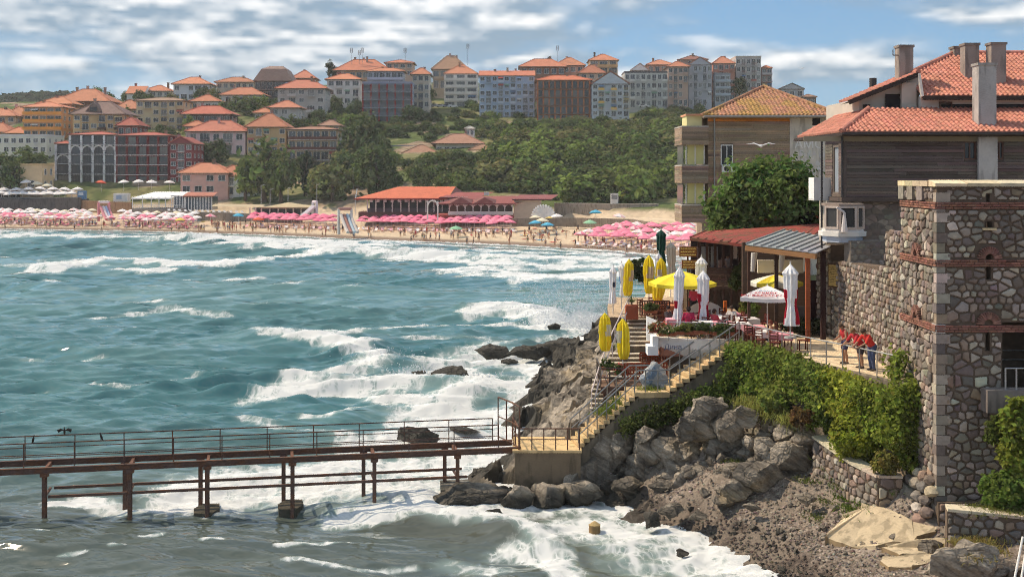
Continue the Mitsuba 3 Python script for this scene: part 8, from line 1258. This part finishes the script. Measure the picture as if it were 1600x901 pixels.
# ---------------------------------------------------------------- people near by
def near_person(J, at_, a, skin, label, shirt=None, shorts=None, hair=(.05, .03, .02), shoes=(.1, .09, .08), sleeves=True, longt=False, s=1.0):
    key = thing('person', label, 'person'); M = rotz(a, at_, s); n = 14; b, arms, legs, head = body(J, n); A_ = manifold3d.OpType.Add; J = {k: np.array(v, float) for k, v in J.items()}
    def fin(mf, name, col, bs='skin', ref=.035, it=4):
        q = mf.refine_to_length(ref).to_mesh(); t = trimesh.Trimesh(q.vert_properties[:, :3], q.tri_verts, process=True); trimesh.smoothing.filter_taubin(t, iterations=it); m = MB(); m.add(t.vertices, t.faces, col); return part(key, name, m, bs, tw=M)
    hd = (J['head'] - J['neck']) / np.linalg.norm(J['head'] - J['neck']); fw = np.array([0, -1, 0]) - hd * (-hd[1]); fw = fw / np.linalg.norm(fw); sd = np.cross(hd, fw)
    head = head + [hull(ball(J['head'] + fw * .095 - hd * .02, .018, 6), ball(J['head'] + fw * .115 - hd * .045, .014, 6), ball(J['head'] + fw * .085 - hd * .055, .016, 6))] + [ball(J['head'] + sd * q * .095 - hd * .02 - fw * .0, .024, 6, (.5, 1, 1.3)) for q in (-1, 1)]
    fingers = []
    for w in 'lr':
        d = J['w' + w] - J['e' + w]; d = d / np.linalg.norm(d); side = np.cross(d, [0, 0, 1.0]) if abs(d[2]) < .9 else np.array([0, 1.0, 0]); side = side / np.linalg.norm(side); nrm = np.cross(side, d)
        for q, L in zip((-1.5, -.5, .5, 1.5), (.07, .085, .08, .06)): p0 = J['w' + w] + d * .09 + side * q * .018; fingers.append(hull(ball(p0, .0095, 6), ball(p0 + d * L * .55 + nrm * .008, .0085, 6))); fingers.append(hull(ball(p0 + d * L * .55 + nrm * .008, .0085, 6), ball(p0 + d * L * .9 + nrm * .028, .007, 6)))
        fingers.append(hull(ball(J['w' + w] + d * .03 + side * .025, .011, 6), ball(J['w' + w] + d * .07 + side * .055, .009, 6)))
    fin(MF.batch_boolean(b + arms + legs + head + fingers, A_), 'body', skin, ref=.03, it=2)
    hr = hull(ball(J['head'] + hd * .035 - fw * .012, .108, n), ball(J['head'] - hd * .03 - fw * .05, .085, n)) - hull(ball(J['head'] + fw * .13 - hd * .06, .095, n), ball(J['head'] + fw * .16 - hd * .2, .1, n)); fin(hr, 'hair', hair, 'matte', .03, 1)
    e = MB(); [e.add(trimesh.creation.icosphere(1, .011).vertices + J['head'] + fw * .090 + sd * q * .034, trimesh.creation.icosphere(1, .011).faces, (.02, .015, .012)) for q in (-1, 1)]; e.obox(J['head'] + fw * .088 - hd * .072, sd * .024, fw * .006, hd * .005, (.30, .10, .09)); part(key, 'face', e, 'skin', tw=M)
    if shirt is not None: b2, a2, _, _ = body(J, n, .016); fin(MF.batch_boolean(b2 + ([a2[0], a2[3]] if sleeves else []), A_), 'shirt', shirt, 'fabric')
    if shorts is not None:
        b2, _, l2, _ = body(J, n, .022); up = (J['neck'] - J['pelvis']) / np.linalg.norm(J['neck'] - J['pelvis']); low = hull(ball(J['pelvis'] + [.085, 0, 0], .130, n), ball(J['pelvis'] - [.085, 0, 0], .130, n)); lg = []
        for w in 'lr':
            K_ = J['k' + w]; H0 = J['h' + w]; E = K_ * .92 + H0 * .08; lg.append(hull(ball(H0, .122, n), ball(H0 + (E - H0) * (1 if longt else .72), .088, n)))
            if longt: lg.append(hull(ball(K_, .085, n), ball(J['a' + w] + [0, 0, .03], .062, n)))
        fin(MF.batch_boolean([low] + lg, A_), 'trousers' if longt else 'shorts', shorts, 'fabric')
    for w in 'lr': f = J['a' + w]; fin(hull(ball(f + [0, .035, -.035], .05, n), ball(f + [0, -.16, -.045], .042, n, (1.1, 1, .75))), 'shoe', shoes, 'matte', .04, 2)
    return key
LEAN = pose(pelvis=(0, .12, .94), chest=(0, -.10, 1.24), neck=(0, -.22, 1.40), head=(0, -.31, 1.51), sl=(.18, -.18, 1.34), sr=(-.18, -.18, 1.34), el=(.24, -.36, 1.10), er=(-.24, -.36, 1.10), wl=(.16, -.60, .98), wr=(-.16, -.60, .98), hl=(.09, .12, .90), hr=(-.09, .12, .90), kl=(.10, .06, .48), kr=(-.10, .10, .48), al=(.11, .12, .08), ar=(-.11, .16, .08))
LEAN2 = pose(**{**LEAN, 'wl': (.05, -.58, 1.02), 'el': (.26, -.38, 1.08), 'head': (.03, -.30, 1.52)}); STOOP = pose(pelvis=(0, .06, .94), chest=(0, -.04, 1.26), neck=(0, -.12, 1.43), head=(0, -.19, 1.55), sl=(.18, -.08, 1.36), sr=(-.18, -.08, 1.36), el=(.25, -.10, 1.10), er=(-.25, -.10, 1.10), wl=(.20, -.32, 1.0), wr=(-.20, -.32, 1.0))
def rail_pt(t): return np.array([12.3, 52.2, 6.7]) + (np.array([14.5, 46.75, 6.7]) - np.array([12.3, 52.2, 6.7])) * t
en2 = np.array([.92, .386, 0]); RS = (.62, .045, .035)
near_person(STOOP, rail_pt(.29) + en2 * .85, -1.25, (.44, .24, .15), 'person in a red sleeveless top standing at the left of the three by the rail', (.52, .045, .05), (.06, .06, .12), (.10, .07, .045), sleeves=False)
near_person(LEAN2, rail_pt(.49) + en2 * .62, -1.2, (.42, .23, .14), 'person in a red top and dark shorts bending over the rail, the middle one', (.50, .04, .05), (.05, .04, .05), (.22, .15, .08))
near_person(LEAN, rail_pt(.61) + en2 * .62, -1.15, (.44, .25, .16), 'person in a bright red shirt and blue jeans leaning on the rail, the right one', RS, (.075, .10, .19), (.09, .06, .04), longt=True, s=1.04)
WAIT = pose(el=(.26, -.10, 1.16), wl=(.16, -.32, 1.14), er=(-.26, .06, 1.16), wr=(-.22, -.12, .94)); near_person(WAIT, (px_(1084, 64.2), 64.2, 6.95), 2.6, (.34, .18, .11), 'waiter in a pink red shirt seen from behind under the yellow parasol', (.62, .07, .14), (.03, .03, .035), (.03, .02, .015), longt=True); near_person(WAIT, (px_(1076, 59.4), 59.4, 6.3), 2.9, (.36, .19, .12), 'person in a dark crimson shirt with back turned on the boat terrace', (.36, .02, .07), (.03, .03, .035), (.025, .018, .015), longt=True, s=1.05)
near_person(P_SIT, (px_(1203, 54.9), 55.2, 6.72), -1.9, (.46, .27, .17), 'bare shouldered person in a dark top sitting under the white parasol', None, (.04, .04, .06), (.16, .05, .03)); near_person(P_SIT, (px_(1046, 60.8), 60.8, 6.74), .8, (.42, .24, .15), 'guest in dark clothes sitting left of the furled white parasol', (.08, .07, .07), (.05, .05, .08), (.03, .02, .02)); near_person(P_SIT, (px_(1142, 61.0), 61.0, 6.74), -.6, (.42, .24, .15), 'guest in a pale shirt sitting at the back row of tables', (.55, .52, .50), (.06, .06, .08), (.06, .04, .03)); near_person(P_SIT, (px_(1118, 59.6), 59.6, 6.74), 2.2, (.42, .24, .15), 'guest in a red shirt sitting at the middle row of tables', (.45, .06, .08), (.06, .06, .08), (.05, .03, .02))
near_person(STOOP, (px_(1127, 71), 71.0, pz_(447, 70)), .3, (.46, .27, .18), 'person in a pale top at the open front of the wooden restaurant, left one', (.50, .36, .30), (.05, .05, .06)); near_person(STAND, (px_(1137, 71.2), 71.2, pz_(447, 70)), -.4, (.42, .24, .15), 'person in a grey top at the open front of the wooden restaurant, right one', (.35, .33, .33), (.05, .05, .06))
